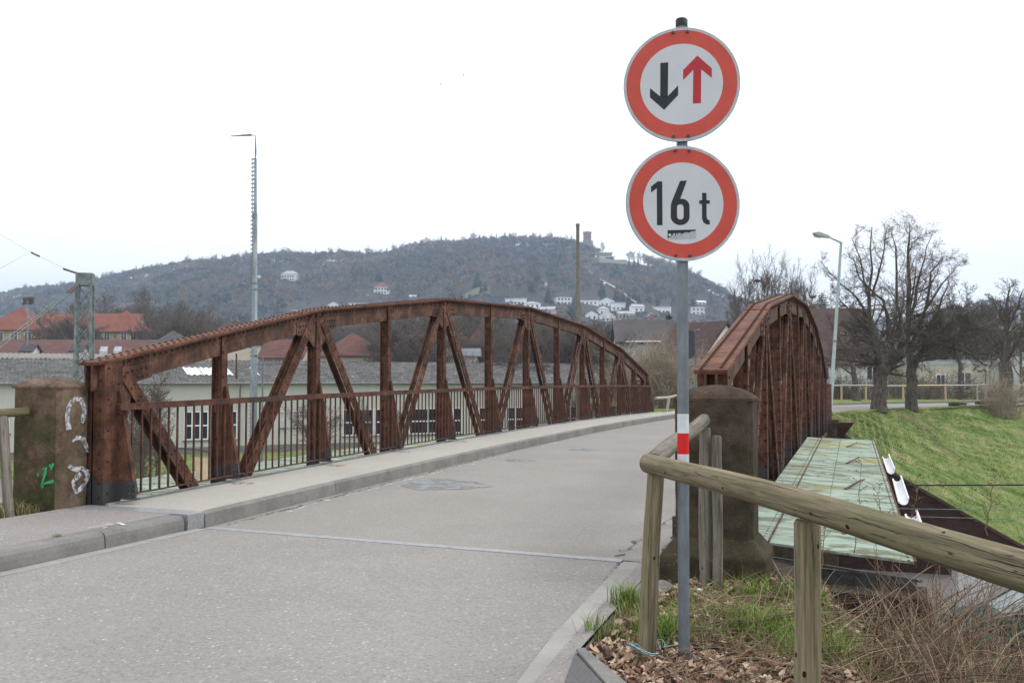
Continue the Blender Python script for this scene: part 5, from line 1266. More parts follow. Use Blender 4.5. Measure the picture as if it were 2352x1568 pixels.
pw=[(-.44,-.50),(1.35,-1.94),(5.2,-4.14),(7,-5.12)]
for (x0,z0),(x1,z1) in zip(pw[:-1],pw[1:]): b.beam((x0,36.9,z0),(x1,36.9,z1),.42,.09)
tag(b.build('wall_coping',M['stone_r']),'stone coping along the sloping brick wing wall','coping')
b=MB(); b.box(-8.3,-1.35,36.8,37.4,-5.4,-.2); tag(b.build('brick_abutment',M['stone_r']),'dark far abutment carrying the other end of the bridge','abutment')
# grass tufts on the slope so that it is not smooth
rngt=np.random.default_rng(3)
Ftri=Fq[rngt.integers(0,len(Fq),90000)]; wq=rngt.dirichlet([1,1,1,1],90000); Pq=(EV[Ftri]*wq[:,:,None]).sum(1)
tq=Ftri[:,0]%31; keep=(tq<27)&(Pq[:,0]<22)&(Pq[:,1]<64); Pq=Pq[keep]
rng=rngt
V,Fc,T=blades(len(Pq),lambda n:(Pq[:,0],Pq[:,1]),.04,.13,.007,[(.14,.205,.055),(.18,.235,.065),(.11,.165,.045),(.28,.27,.13),(.225,.245,.095)],lambda x,y:Pq[:,2],.9)
nzv=np.array([mnoise.noise(Vector((p[0]*.5,p[1]*.9,1.)))+.6*mnoise.noise(Vector((p[0]*1.6,p[1]*1.6,5.))) for p in Pq]); nn_=np.repeat(nzv,5)[:,None]; T=np.where(nn_>.12,T*(1+.5*nn_)+np.array([.07,.05,.03])*np.clip(nn_*2,0,1.5),T*(1+.9*nn_))
tag(npmesh('slope_grass',V,Fc,M['blade'],tint=np.clip(T,.01,1)),'rough grass tufts over the embankment slope','grass',kind='stuff')
def slope_z(x,y):
    i=np.argmin((EV[:,0]-x)**2+(EV[:,1]-y)**2); return EV[i,2]
_r=EV@np.array([cph,sph,0]); _f=EV@np.array([-sph,cph,0]); _u=EV[:,2]-CH
EPX=CX+F*_r/(_f*cth+_u*sth); EPY=CY-F*(-_f*sth+_u*cth)/(_f*cth+_u*sth)
def slope_at(px,py):
    i=np.argmin((EPX-px)**2+(EPY-py)**2); return Vector(EV[i])
M['bare']=mk_spray('bare trodden soil',(.15,.115,.07),.50,.66,4)
pts=[slope_at(x,y) for x,y in [(2078,948),(2095,965),(2118,985),(2140,1008),(2165,1028),(2190,1045),(2215,1062)]]
tag(flat_ribbon(pts,[.5,.9,1.1,.8,.7,.8,.4],lift=.10).build('trodden_path',M['bare']),kind='structure')
# ------------------------------------------------------------------ fence, stones, table on the embankment
def fence(pts,label,h=.95,mats=None,r=.05,seed=0):
    """pts world base points; one top rail and posts"""
    rn=random.Random(seed); root=empty('timber_fence',pts[0],label,'fence')
    tops=[p+Vector((0,0,h+rn.uniform(-.04,.06))) for p in pts]
    for i,(a,c) in enumerate(zip(tops[:-1],tops[1:])):
        b=MB(); b.tube([a,a.lerp(c,.5)+Vector((0,0,rn.uniform(-.02,.02))),c],r,8); b.build('rail',M['wood_new'] if i==3 else M['wood_pale'],root)
    for i,(p,t) in enumerate(zip(pts,tops)):
        b=MB(); b.tube([p-Vector((0,0,.2)),t-Vector((0,0,.02))],r*1.05,8); b.build('post',M['wood_new'] if i in (1,2,3,4) else M['wood_pale'],root)
FP=[P(x,y,d=d) for x,y,d in [(1890,918,58),(1929,921,59.5),(1985,921,61),(2045,922,63),(2171,925,67),(2240,926,69.5),(2262,928,71),(2300,928,73),(2370,930,76)]]
for p in FP: p.z=.06
FP=[FP[0],P(1933,920,d=60),P(1989,920,d=61),P(2075,921,d=63),P(2172,923,d=66),P(2245,923,d=69),P(2264,923,d=70)]
for p in FP: p.z=.08
fence(FP,'long pale timber fence along the far side of the embankment road',1.0,None,.055,1)
FP=[P(x,928,d=d) for x,d in [(2263,71),(2320,74),(2380,77)]]
for p in FP: p.z=.08
fence(FP,'thin timber fence at the far right beyond the stumps',.95,None,.05,2)
root=empty('timber_fence',P(1509,945,d=38),'short pale leaning timber fence right after the far left pillar','fence')
a,c=P(1506,914,d=37.6),P(1557,908,d=40); b=MB(); b.tube([a,a.lerp(c,.5)+Vector((0,0,-.03)),c],.05,8); b.build('rail',M['wood_pale'],root)
for x,y0,y1,d in ((1535,947,912,38.5),(1556,945,930,39.5)):
    b=MB(); b.tube([P(x-4,y0,d=d),P(x+2,y1,d=d)],.05,8); b.build('post',M['wood_pale'],root)
for i,(px,py,w_,h) in enumerate([(2190,932,.55,.35),(2209,930,.5,.22),(2251,929,.55,.35),(2279,931,.6,.55),(2328,931,.5,.5),(2346,929,.6,.4)]):
    d=52+i*1.3; c=P(px,py,d=d); rn=random.Random(i); b=MB(); n=9
    pr=[((w_/2)*math.cos(2*math.pi*k/n)*rn.uniform(.85,1.1),(w_/2)*math.sin(2*math.pi*k/n)*rn.uniform(.85,1.1)) for k in range(n)]
    b.prism(pr,c-Vector((0,0,h*.8)),(1,0,0),(0,1,0),(rn.uniform(-.05,.05),0,h*1.35)); 
    tag(b.build('stone_block',M['stone_r'],origin=c,bevel=.03),['leftmost dark stone block on the embankment edge','flat low stone block, second from the left on the embankment edge','third dark stone block on the embankment edge','tall stone block left of the shrub under the pollarded tree','stone block right of the shrub under the pollarded tree','rightmost stone block on the embankment edge'][i],'stone','dark stone blocks along the embankment edge')
c=P(2132,1006,d=44.); root=empty('wooden_table',c,'small weathered wooden table standing on the grass slope','table')
b=MB(); b.obox(c+Vector((0,0,.0)),(.32,.0,.0),(0,.25,.02),(0,0,.025)); b.build('table_top',M['wood_gy'],root)
for dx in (-.24,.24):
    b=MB(); b.beam(c+Vector((dx,0,-.03)),c+Vector((dx,.02,-.6)),.06,.06,(0,1,0)); b.build('leg',M['wood_dk'],root)
# ------------------------------------------------------------------ street lamp
base=P(1906,962,d=43.); base.z=min(base.z,-.1); top=P(1932,556,d=43.)
root=empty('street_lamp',base,'tall leaning pale street lamp with one arm at the far bridge end','street lamp')
b=MB(); b.tube([base,base.lerp(top,.07),base.lerp(top,.075),top],[.105,.10,.085,.055],14); b.build('pole',M['lamp'],root)
a1=P(1905,545,d=42.4); b=MB(); b.tube([top-Vector((0,0,.03)),a1],[.045,.035],8); b.build('arm',M['lamp'],root)
h1=P(1869,536,d=41.6); d_=(h1-a1).normalized(); s=d_.cross(Vector((0,0,1))).normalized(); up=s.cross(d_)
b=MB(); L_=(h1-a1).length; V=[]
for t,ww,hh,lo in ((0,.05,.04,-.04),(.25,.09,.075,-.06),(.8,.12,.10,-.07),(1,.07,.03,-.04)):
    c=a1+d_*L_*t; V+=[c-s*ww+up*lo,c+s*ww+up*lo,c+s*ww*.8+up*hh,c-s*ww*.8+up*hh]
b.add(V,[(4*i+j,4*i+(j+1)%4,4*i+4+(j+1)%4,4*i+4+j) for i in range(3) for j in range(4)]+[(0,1,2,3),(15,14,13,12)]); b.build('lamp_head',M['lamphead'],root)
b=MB(); c=a1+d_*L_*.72-up*.085; b.obox(c,d_*.20,s*.085,up*.035); b.build('lamp_glass',M['lampglass'],root)
b=MB(); q=base.lerp(top,.44); b.obox(q,(.095,0,0),(0,.09,0),(0,0,.03)); b.build('clamp',M['galv'],root)
# ------------------------------------------------------------------ masts
def lattice(px,ptop,d,w0,w1,label):
    top=P(px,ptop,d=d); base=top.copy(); base.z=-5.2; root=empty('lattice_mast',base,label,'mast'); H=top.z+5.2
    rot=R(32); ax=Vector((math.cos(rot),math.sin(rot),0)); ay=Vector((-math.sin(rot),math.cos(rot),0))
    def cor(i,z): 
        w_=w0+(w1-w0)*(z/H); sx,sy=((-1,-1),(1,-1),(1,1),(-1,1))[i]; return base+ax*sx*w_/2+ay*sy*w_/2+Vector((0,0,z))
    for i in range(4):
        b=MB(); b.beam(cor(i,0),cor(i,H),.07,.07,ax); b.build('leg',M['steelgreen'],root)
    b=MB(); n=15; hz=(H-.42)/n
    for f in range(4):
        g=(f+1)%4
        for k in range(n):
            z0,z1=k*hz,(k+1)*hz; up=(cor(g,z0)-cor(f,z0)).cross(Vector((0,0,1)))
            b.beam(cor(f,z0),cor(g,z1),.034,.008,up)
            b.beam(cor(g,z0),cor(f,z1),.034,.008,up)
    b.build('bracing',M['steelgreen'],root)
    b=MB(); 
    for f in range(4):
        g=(f+1)%4; a,c=cor(f,H-.21),cor(g,H-.21); nrm=(c-a).normalized().cross(Vector((0,0,1))); b.obox((a+c)/2+nrm*.032,(c-a)*.5*1.08,nrm*.006,Vector((0,0,.21)))
        for t in (.15,.5,.85):
            for z in (-.15,.0,.15): b.rivet(a.lerp(c,t)+nrm*.04+Vector((0,0,z)),nrm,.016,.012)
    b.build('head_plate',M['steelgreen'],root); return root
lattice(196,628,33.,.62,.44,'grey-green lattice catenary mast rising behind the graffiti pillar')
def wire(name,pts,r,label,mat,group=None,ins=()):
    root=empty(name,pts[0],label,'wire',group); b=MB(); b.tube(pts,r,5); b.build('cable',mat,root)
    for (t,L_,rr) in ins:
        k=t*(len(pts)-1); i=min(int(k),len(pts)-2); a=pts[i].lerp(pts[i+1],k-i); d=(pts[i+1]-pts[i]).normalized(); b=MB(); b.tube([a-d*L_/2,a+d*L_/2],rr,8); b.build('insulator',M['insul'],root)
    return root
wire('stay_wire',[P(180,648,d=32.8),P(158,668,d=32.5),P(-30,812,d=30)],.014,'upper pale stay cable slanting down left from the lattice mast',M['wire'],None,((.02,.5,.025),(.45,.3,.04)))
wire('stay_wire',[P(186,648,d=32.8),P(165,668,d=32.5),P(-30,822,d=30)],.014,'lower pale stay cable slanting down left from the lattice mast',M['wire'],None,((.02,.5,.025),(.45,.3,.04)))
wire('span_wire',[P(185,630,d=33.2),P(160,622,d=33),P(68,578,d=32.),P(-20,526,d=30)],.0035,'thin span wire from the lattice mast up to the left picture edge',M['wiredark'],None,((.3,.5,.035),(.62,.3,.03)))
wire('span_wire',[P(68,578,d=32.),P(40,595,d=30.),P(-20,628,d=28)],.0035,'short branch wire dropping left from the wire joint in the sky',M['wiredark'])
wire('span_wire',[P(210,634,d=33.4),P(560,742,d=60)],.006,'thin green span wire falling right from the lattice mast to the antenna mast',M['wire'],None,((.93,1.2,.05),))
wire('span_wire',[P(940,690,d=58),P(1030,668,d=60),P(1145,632,d=62)],.008,'thin span wire with insulators in front of the wooded hill',M['wire'],None,((.52,.7,.028),(.96,1.0,.025)))
wire('catenary_wire',[P(2050,1114,Y=17.),P(2600,1112,Y=17.)],.013,'thick dark cable running right from the deck over the grass slope',M['wiredark'])
wire('catenary_wire',[P(2050,1167,Y=17.),P(2600,1176,Y=17.)],.006,'thin upper pale wire crossing before the brick wing wall',M['wire'])
wire('catenary_wire',[P(2050,1184,Y=17.),P(2600,1200,Y=17.)],.006,'thin lower pale wire crossing before the brick wing wall',M['wire'])
wire('catenary_wire',[P(200,1010,Y=20),P(300,1018,Y=20.),P(480,1036,Y=20)],.012,'dark cable crossing behind the first railing panels',M['wiredark'])
# antenna mast
d=52.; base=P(581.5,1000,d=d); base.z=-5.2; root=empty('antenna_mast',base,'very tall thin steel antenna mast behind the bridge','antenna mast')
def am(px,py): return P(px,py,d=d)
b=MB(); b.tube([base,am(583,880),am(584,816),am(584,815),am(585,650),am(585,649),am(586.5,490),am(586.5,489),am(587,364)],[.19,.185,.18,.15,.15,.125,.115,.085,.06],14); b.build('pole',M['steelmast'],root)
b=MB(); b.tube([am(587,366),am(587.3,346),am(587,312)],[.03,.05,.02],8); b.build('top_rod',M['steelmast'],root)
for py,r in ((816,.21),(835,.17),(650,.18),(664,.17),(493,.14),(500,.14)):
    b=MB(); b.tube([am(585,py+1.2),am(585,py-1.2)],r,14); b.build('flange',M['steelmast'],root)
b=MB(); l0,l1=am(576,1000),am(581,366); l0.z=-3; b.tube([l0,l1],.018,5)
for k in range(75):
    q=l0.lerp(l1,k/74.); b.beam(q+Vector((-.10,0,0)),q+Vector((.10,0,.01)),.06,.05)
for py in (380,410,440,470,500,530,560,600,640,700,760,820,880): b.beam(am(580,py),am(586,py),.02,.02)
b.build('climbing_rail',M['galv'],root)
b=MB(); p,q=am(587,312),am(529,313); b.tube([p,am(575,310)],[.02,.02],6); b.tube([am(578,310),q],[.06,.02],6)
for k in range(11):
    t=k/10.; c=am(572,311).lerp(am(536,313),t); h=.55*(1-t)**1.1+.08; b.tube([c+Vector((0,0,h)),c-Vector((0,0,h))],.0035,4)
b.build('antenna',M['galv'],root)
# slender lamp / pole things
def pole(name,px,py0,py1,d,r0,r1,mat,label,cat='pole',z0=None,head=None,group=None):
    a,c=P(px,py0,d=d),P(px,py1,d=d); 
    if z0 is not None: a.z=z0
    root=empty(name,a,label,cat,group); b=MB(); b.tube([a,c],[r0,r1],10); b.build('shaft',mat,root)
    if head:
        b=MB()
        if head=='flood':
            b.beam(c+Vector((-.9,0,0)),c+Vector((.9,.3,0)),.12,.12)
            for k in (-.8,-.3,.3,.8):
                for s in (.3,-.35): b.obox(c+Vector((k,.1,s)),(.2,0,0),(0,.15,.1),(0,0,.2))
        elif head=='lamp': b.beam(c,c+W(1.1,0,.05)*1.0,.1,.08); b.obox(c+W(1.0,0,.05),(.35,0,0),(0,.12,0),(0,0,.05))
        elif head=='cap': b.tube([c-Vector((0,0,.25)),c-Vector((0,0,.05)),c],[r1*1.02,r1*1.25,r1*1.2],10)
        b.build('head',mat if head!='flood' else M['bark'],root)
    return root
pole('concrete_pole',1327,900,514,58.,.17,.10,M['concpole'],'tall brown concrete pole rising behind the far half of the truss',z0=-5.2,head='cap')
pole('steel_pole',603.5,900,815,57.,.06,.045,M['galv'],'thin grey steel pole just right of the antenna mast',z0=-5.2)
pole('steel_pole',543,870,812,84.,.09,.07,M['rust'],'thin rusty vent pipe standing on the corrugated roof')
pole('floodlight_mast',64,818,690,150.,.16,.12,M['steelmast'],'tall floodlight mast before the old red roof on the left',z0=-5.2,head='flood')
pole('floodlight_mast',37,760,722,210.,.14,.10,M['steelmast'],'smaller distant floodlight mast beside the left yellow house',z0=-5.2,head='flood')
pole('yard_lamp',965,830,792,120.,.1,.08,M['galv'],'slim yard lamp behind the warehouse roof left of the middle',z0=-5.2,head='lamp',cat='street lamp')
pole('yard_lamp',1070,826,789,125.,.1,.08,M['galv'],'slim yard lamp behind the warehouse roof near the pale house',z0=-5.2,head='lamp',cat='street lamp')
pole('steel_pole',2264,928,850,72.,.05,.05,M['rust'],'thin rusty pole beside the street tree on the right',z0=.05)
pole('roof_aerial',1479,790,768,70.,.03,.02,M['galv'],'thin aerial on the left end of the slate house roof')
# sign backs beyond the bridge
c=P(1583,781,d=43.5); root=empty('traffic_sign',P(1588,930,d=43.5),'back of a dark grey traffic sign pair behind the sign pole','traffic sign')
b=MB(); b.obox(c,W(.24,0,0)-W(0,0,0),(0,.01,0),(0,0,.42)); b.build('square_plate',M['signback'],root)
b=MB(); c2=P(1581,808,d=43.4); b.tube([c2,c2+W(0,.02,0)],.30,28); b.build('round_plate',M['signback'],root)
b=MB(); b.tube([P(1597,930,d=43.6),P(1597,757,d=43.6),P(1607,757,d=43.6)],.04,8); b.build('post',M['galv'],root)
b=MB(); c3=P(1588,890,d=43.3); b.obox(c3,W(.05,0,0),(0,.02,0),(0,0,.16)); b.build('small_plate',M['galv'],root)
# birds
for i,(px,py) in enumerate([(1013,194),(1065,173)]):
    c=P(px,py,d=90.); b=MB(); s=W(1,0,0).normalized(); f=W(0,1,0).normalized(); z=Vector((0,0,1))
    b.tube([c-f*.0-s*.09,c-s*.03,c+s*.05,c+s*.11],[.008,.03,.028,.01],6)
    for sg in (-1,1): b.add([c+s*.03,c-s*.04,c-s*.05+f*.14*sg+z*.06,c-s*.12+f*.3*sg+z*.0,c+s*.04+f*.13*sg+z*.065],[(0,1,2,4),(4,2,3)])
    o=b.build('bird',M['plastic'],origin=c); tag(o,['lower left of the two tiny dark birds in the white sky','upper right of the two tiny dark birds in the white sky'][i],'bird','birds in the sky')
# ------------------------------------------------------------------ car below the bank
def car(c,yaw,label):
    root=empty('parked_car',(0,0,0),label,'car')
    Lc,Wc=4.1,1.66
    prof=[(-2.05,.35),(-2.03,.62),(-1.95,.72),(-1.35,.86),(-.95,.92),(-.95,.93),(1.25,.96),(1.75,.93),(2.0,.85),(2.05,.5),(2.0,.3),(-1.95,.28)]
    V=[];n=len(prof)
    for y,s in ((-.83,.96),(-.80,1.0),(.80,1.0),(.83,.96)): V+=[(x*s if abs(y)>.81 else x,y,z if abs(y)<.81 else .3+(z-.3)*.93) for x,z in prof]
    b=MB(); b.add(V,[(k*n+i,k*n+(i+1)%n,(k+1)*n+(i+1)%n,(k+1)*n+i) for k in range(3) for i in range(n)]+[tuple(range(n)),tuple(range(3*n,4*n))[::-1]],0,False)
    body=b.build('body',M['carpaint'],root,bevel=.03)
    cab=[(-1.0,.91),(-.35,1.36),(.1,1.42),(.9,1.40),(1.5,.93)]
    V=[]
    for y,s in ((-.76,0),(-.60,1),(.60,1),(.76,0)):
        V+=[(x,(y if z<1.0 else (.60 if y>0 else -.60)),z) for x,z in cab] if s==0 else [(x,y if z>1 else y*.76/.6,z) for x,z in cab]
    L_=[(x,-.76 if z<1 else -.60,z) for x,z in cab]; R_=[(x,.76 if z<1 else .60,z) for x,z in cab]
    b=MB(); b.add(L_+R_,[(i,i+1,6+i,5+i) for i in range(1,3)]); b.build('roof',M['carpaint'],root)
    b=MB(); b.add([L_[0],L_[1],R_[1],R_[0]],[(0,1,2,3)]); b.build('windscreen',M['carglare'],root)
    b=MB(); b.add([L_[3],L_[4],R_[4],R_[3]],[(0,1,2,3)]); b.build('rear_window',M['carglass'],root)
    for S in (L_,R_):
        b=MB(); b.add(S,[(0,1,2,3,4)]); b.build('side_window',M['carglass'],root)
        b=MB(); yo=-.02 if S is L_ else .02
        for i in (0,3): b.beam(Vector(S[i])+Vector((0,yo,0)),Vector(S[i+1])+Vector((0,yo,0)),.06,.05)
        b.beam(Vector((.25,S[0][1]+yo,.93)),Vector((.3,S[2][1]+yo,1.41)),.07,.04); b.build('pillars',M['carpaint'],root)
    for x in (-1.3,1.25):
        for y in (-.8,.8):
            b=MB(); b.tube([(x,y-.09,.3),(x,y+.09,.3)],.3,24); wv=b.build('wheel',M['tyre'],root,origin=(x,y,.3))
            b=MB(); s=1 if y>0 else -1; b.tube([(x,y+s*.08,.3),(x,y+s*.1,.3)],.19,16); b.build('rim',M['silver'],wv)
    for y in (-.6,.6):
        b=MB(); b.obox((-2.0,y,.62),(.05,0,0),(0,.16,0),(0,0,.07)); b.build('headlight',M['glasssky'],root)
    b=MB(); b.obox((-.75,-.92,.98),(.06,0,0),(0,.09,0),(0,0,.06)); b.build('mirror',M['carpaint'],root)
    root.location=c; root.rotation_euler=(0,0,yaw); return root
cc=P(2352,1462,d=24.5); car(Vector((cc.x+.4,cc.y+.2,-5.2)),R(14),'dark green car parked in the yard below the bramble bank')
b=MB(); c=P(2231,1345,d=27.5); b.obox(c,(.42,.1,0),(-.06,.3,0),(0,0,.5)); b.obox(c+Vector((0,0,.52)),(.45,.11,0),(-.07,.33,0),(0,0,.03)); b.obox(c-Vector((0,0,1.)),(.4,.1,0),(-.06,.28,0),(0,0,.5))
tag(b.build('utility_cabinet',M['white'],origin=c),'pale grey utility cabinet beside the green car in the yard','cabinet')
# ------------------------------------------------------------------ warehouse
e_=W(.894,.447,0); n_=W(-.447,.894,0); P0=W(-30.6,87.7,0)
def wt(px,z=None):   # distance along the facade for a photo column
    r=(px-CX)/F; return (r*87.7+30.6)/(.894-r*.447)
t0,t1=wt(-260),wt(1560); EV_=1.16; GZ=-5.2
wh=empty('warehouse',P0+Vector((0,0,GZ)),'long white warehouse with a mossy corrugated roof behind the bridge','warehouse')
def wp(t,z,o=0): q=P0+e_*t-n_*o; return Vector((q.x,q.y,z))
b=MB(); b.prism([(t0,0),(t1,0),(t1,16),(t0,16)],(P0.x,P0.y,GZ),e_,n_,(0,0,EV_-GZ)); b.build('wall',M['wall_w'],wh)
b=MB(); b.prism([(t0-.02,-.06),(t1+.02,-.06),(t1+.02,0.2),(t0-.02,.2)],(P0.x,P0.y,GZ),e_,n_,(0,0,.62)); b.build('plinth',M['plinth_w'],wh)
# corrugated roof: real waves
def corr(tA,tB,nA,zA,nB,zB,mat,name,pitch=.32,amp=.055,rows=5):
    nt_=int((tB-tA)/pitch*4); V=[];fs=[]; up=Vector((0,0,1)); 
    for r_ in range(rows):
        for k in range(nt_+1):
            t=tA+(tB-tA)*k/nt_; w_=amp*math.sin(k*math.pi/2)
            for s_,dz in ((r_/rows,.022),((r_+1)/rows+.01,0.0)):
                q=P0+e_*t+n_*(nA+(nB-nA)*s_); V.append((q.x,q.y,zA+(zB-zA)*s_+w_+dz-.0))
        b0=r_*(nt_+1)*2
        for k in range(nt_): fs.append((b0+2*k,b0+2*k+1,b0+2*k+3,b0+2*k+2))
    return npmesh(name,V,np.array(fs),mat,wh)
corr(t0-.5,t1+.6,-.45,EV_+.02,10.,3.42,M['corr'],'roof')
corr(t0-.5,t1+.6,10.,3.43,16,2.4,M['corr_l'],'roof',pitch=.4,rows=2)
b=MB(); b.tube([wp(t0-.5,EV_-.03,.52),wp(t1+.6,EV_-.03,.52)],.075,8); b.build('gutter',M['galv'],wh)
for px in (552,1213,500+0):
    b=MB(); t=wt(px); b.tube([wp(t,EV_-.05,.5),wp(t,EV_-.5,.08),wp(t,GZ+.3,.08)],.06,8); b.build('downpipe',M['plinth_w'],wh)
for (xa,ya,xb,yb_) in ((441,846,550,864),(603,845,613,853)):
    ta,tb=wt(xa),wt(xb); b=MB(); s0,s1=.30,.62; nt_=int((tb-ta)/.13); V=[]
    for k in range(nt_+1):
        t=ta+(tb-ta)*k/nt_
        for s_ in (s0,s1):
            q=P0+e_*(t+ (s_-.3)*0)+n_*(-.45+10.45*s_); V.append((q.x,q.y,EV_+.02+(3.4-EV_)*s_+.06*math.sin(k*math.pi/2)+.085))
    npmesh('skylight_sheet',V,np.array([(2*k,2*k+1,2*k+3,2*k+2) for k in range(nt_)]),M['poly'],wh)
def window(xa,xb,cols_,zt=-1.37,zb=-3.95,rows=2,parent=wh,bars=False):
    ta,tb=wt(xa),wt(xb); fw=.09
    b=MB(); fr_=lambda a,c,z0,z1,o=.05: b.prism([(a,-o),(c,-o),(c,0),(a,0)],(P0.x,P0.y,z0),e_,n_,(0,0,z1-z0))
    fr_(ta,tb,zt-fw,zt); fr_(ta,tb,zb,zb+fw*1.3)
    for k in range(cols_+1):
        c=ta+(tb-ta)*k/cols_; a_=fw if k in(0,cols_) else fw*1.2; c0=min(max(c-a_/2,ta),tb-a_); fr_(c0,c0+a_,zb,zt,.052)
    for k in range(1,rows):
        z=zb+(zt-zb)*k/rows; fr_(ta,tb,z-fw*.7,z+fw*.7,.054)
    if bars:
        for k in range(1,8*cols_//2):
            c=ta+(tb-ta)*k/(8*cols_//2); fr_(c-.015,c+.015,zb,zt,.12)
        for k in range(1,5):
            z=zb+(zt-zb)*k/5; fr_(ta,tb,z-.015,z+.015,.12)
    w_=b.build('window',M['white_w'],parent)
    b=MB(); b.prism([(ta+.02,-.03),(tb-.02,-.03),(tb-.02,.0),(ta+.02,.0)],(P0.x,P0.y,zb+.02),e_,n_,(0,0,zt-zb-.04)); b.build('pane',M['glass'],w_)
    b=MB(); b.prism([(ta-.1,-.14),(tb+.1,-.14),(tb+.1,0),(ta-.1,0)],(P0.x,P0.y,zb-.12),e_,n_,(0,0,.09)); b.build('sill',M['plinth_w'],w_)
for xa,xb,c,bars in [(424,480,3,0),(512,546,2,0),(788,859,3,0),(861,875,1,0),(940,1005,3,0),(1040,1061,1,0),(1165,1202,2,0),(1100,1130,2,0)]: window(xa,xb,c,bars=bars)
for xa,xb in [(255,291),(645,659),(671,699),(12,26)]: window(xa,xb,2,zt=-1.45,zb=-3.0,bars=True)
for xa in (-40,150,1290,1380,1450): window(xa,xa+38,2)
# second roof strip
wh2=empty('back_warehouse',P0+n_*18+Vector((0,0,GZ)),'lower pale corrugated shed roof showing above the warehouse ridge','warehouse')
def corr2(tA,tB,nA,zA,nB,zB,mat):
    global wh
    s=wh; wh=wh2; corr(tA,tB,nA,zA,nB,zB,mat,'roof',.52,.05,2); wh=s
corr2(t0-.5,wt(640),17,3.2,26,4.35,M['corr_l'])
b=MB(); b.prism([(t0,17.3),(wt(640),17.3),(wt(640),34),(t0,34)],(P0.x,P0.y,GZ),e_,n_,(0,0,8.1)); b.build('wall',M['wall_w'],wh2)
# ------------------------------------------------------------------ houses
def house(name,c,yaw,w_,dp,hw,rh,kind,wallm,roofm,label,cat='house',group=None,wins=(),ov=.35,chim=None,winmat=None,frame=False,snow=None,half=False):
    """local x = width (facade towards -y), base centre at c"""
    root=empty(name,(0,0,0),label,cat,group); x,y=w_/2,dp/2
    b=MB()
    if kind=='gable': b.prism([(-y,0),(y,0),(y,hw),(0,hw+rh*.98),(-y,hw)],(-x,0,0),(0,1,0),(0,0,1),(w_,0,0))
    elif kind=='gable_y': b.prism([(-x,0),(x,0),(x,hw),(0,hw+rh*.98),(-x,hw)],(0,-y,0),(1,0,0),(0,0,1),(0,dp,0))
    else: b.box(-x,x,-y,y,0,hw)
    b.build('wall',wallm,root)
    b=MB(); t=.22
    if kind=='gable':
        for s in (-1,1): b.add([(-x-ov,s*(y+ov),hw-rh*ov/y),(x+ov,s*(y+ov),hw-rh*ov/y),(x+ov,0,hw+rh),(-x-ov,0,hw+rh),(-x-ov,s*(y+ov),hw-rh*ov/y+t),(x+ov,s*(y+ov),hw-rh*ov/y+t),(x+ov,0,hw+rh+t),(-x-ov,0,hw+rh+t)],[(0,1,2,3),(7,6,5,4),(0,4,5,1),(1,5,6,2),(3,7,4,0)])
    elif kind=='gable_y':
        for s in (-1,1): b.add([(s*(x+ov),-y-ov,hw-rh*ov/x),(s*(x+ov),y+ov,hw-rh*ov/x),(0,y+ov,hw+rh),(0,-y-ov,hw+rh),(s*(x+ov),-y-ov,hw-rh*ov/x+t),(s*(x+ov),y+ov,hw-rh*ov/x+t),(0,y+ov,hw+rh+t),(0,-y-ov,hw+rh+t)],[(0,1,2,3),(7,6,5,4),(0,4,5,1),(1,5,6,2),(3,7,4,0)])
    elif kind=='hip':
        r=max(0,x-y); X,Y=x+ov,y+ov; V=[(-X,-Y,hw),(X,-Y,hw),(X,Y,hw),(-X,Y,hw),(-r,0,hw+rh),(r,0,hw+rh)]
        b.add(V,[(0,1,5,4),(1,2,5),(2,3,4,5),(3,0,4),(3,2,1,0)]); 
        b.box(-X,X,-Y,Y,hw-.18,hw-.004)
    elif kind=='flat': b.box(-x-ov,x+ov,-y-ov,y+ov,hw,hw+rh)
    rf=b.build('roof',roofm,root)
    if chim:
        b=MB(); cx_,cz=chim; b.box(cx_-.35,cx_+.35,-.35,.35,hw+rh*.5,hw+rh+cz); b.build('chimney',M['tile_old'],rf)
    if snow:
        for (a,c_,s0,s1) in snow:
            b=MB(); z=lambda s:hw+rh*s+t+.05; yy=lambda s:-y*(1-s)
            b.add([(a,yy(s0)-.02,z(s0)),(c_,yy(s0)-.02,z(s0)),(c_-.2,yy(s1)-.02,z(s1)),(a+.3,yy(s1)-.02,z(s1))],[(0,1,2,3)]); b.build('snow_patch',M['snow'],rf)
    for (a,c_,z0,z1,*sd_) in wins:
        b=MB(); f='front' if not sd_ else sd_[0]
        def bx(a,c_,z0,z1,o0,o1):
            if f=='front': b.box(a,c_,-y-o1,-y+o0,z0,z1)
            elif f=='right': b.box(x-o0,x+o1,a,c_,z0,z1)
            else: b.box(-x-o1,-x+o0,a,c_,z0,z1)
        if frame:
            bx(a,c_,z0,z1,.02,.07); w2=b.build('window',M['white_w'],root); b=MB(); m=.12; mid=(a+c_)/2
            bx(a+m,mid-.05,z0+m,z1-m,-.02,.09); bx(mid+.05,c_-m,z0+m,z1-m,-.02,.09); b.build('pane',M['glass'],w2)
        else: bx(a,c_,z0,z1,.02,.06); b.build('window',winmat or M['glass'],root)
    root.location=c; root.rotation_euler=(0,0,yaw); return root
def grid(w_,cols_,rows,z0,hh,fw=1.1,fh=1.4,side=None,rng_=.84):
    o=[]
    for r_ in range(rows):
        for k in range(cols_):
            cx_=(-.5+(k+.5)/cols_)*w_*rng_; o.append((cx_-fw/2,cx_+fw/2,z0+r_*hh,z0+r_*hh+fh)+((side,) if side else ()))
    return o
YAW=PHI
def pxw(px0,px1,d): return (px1-px0)/F*d
def zat(py,d): return CH+(HZ-py)/F*d
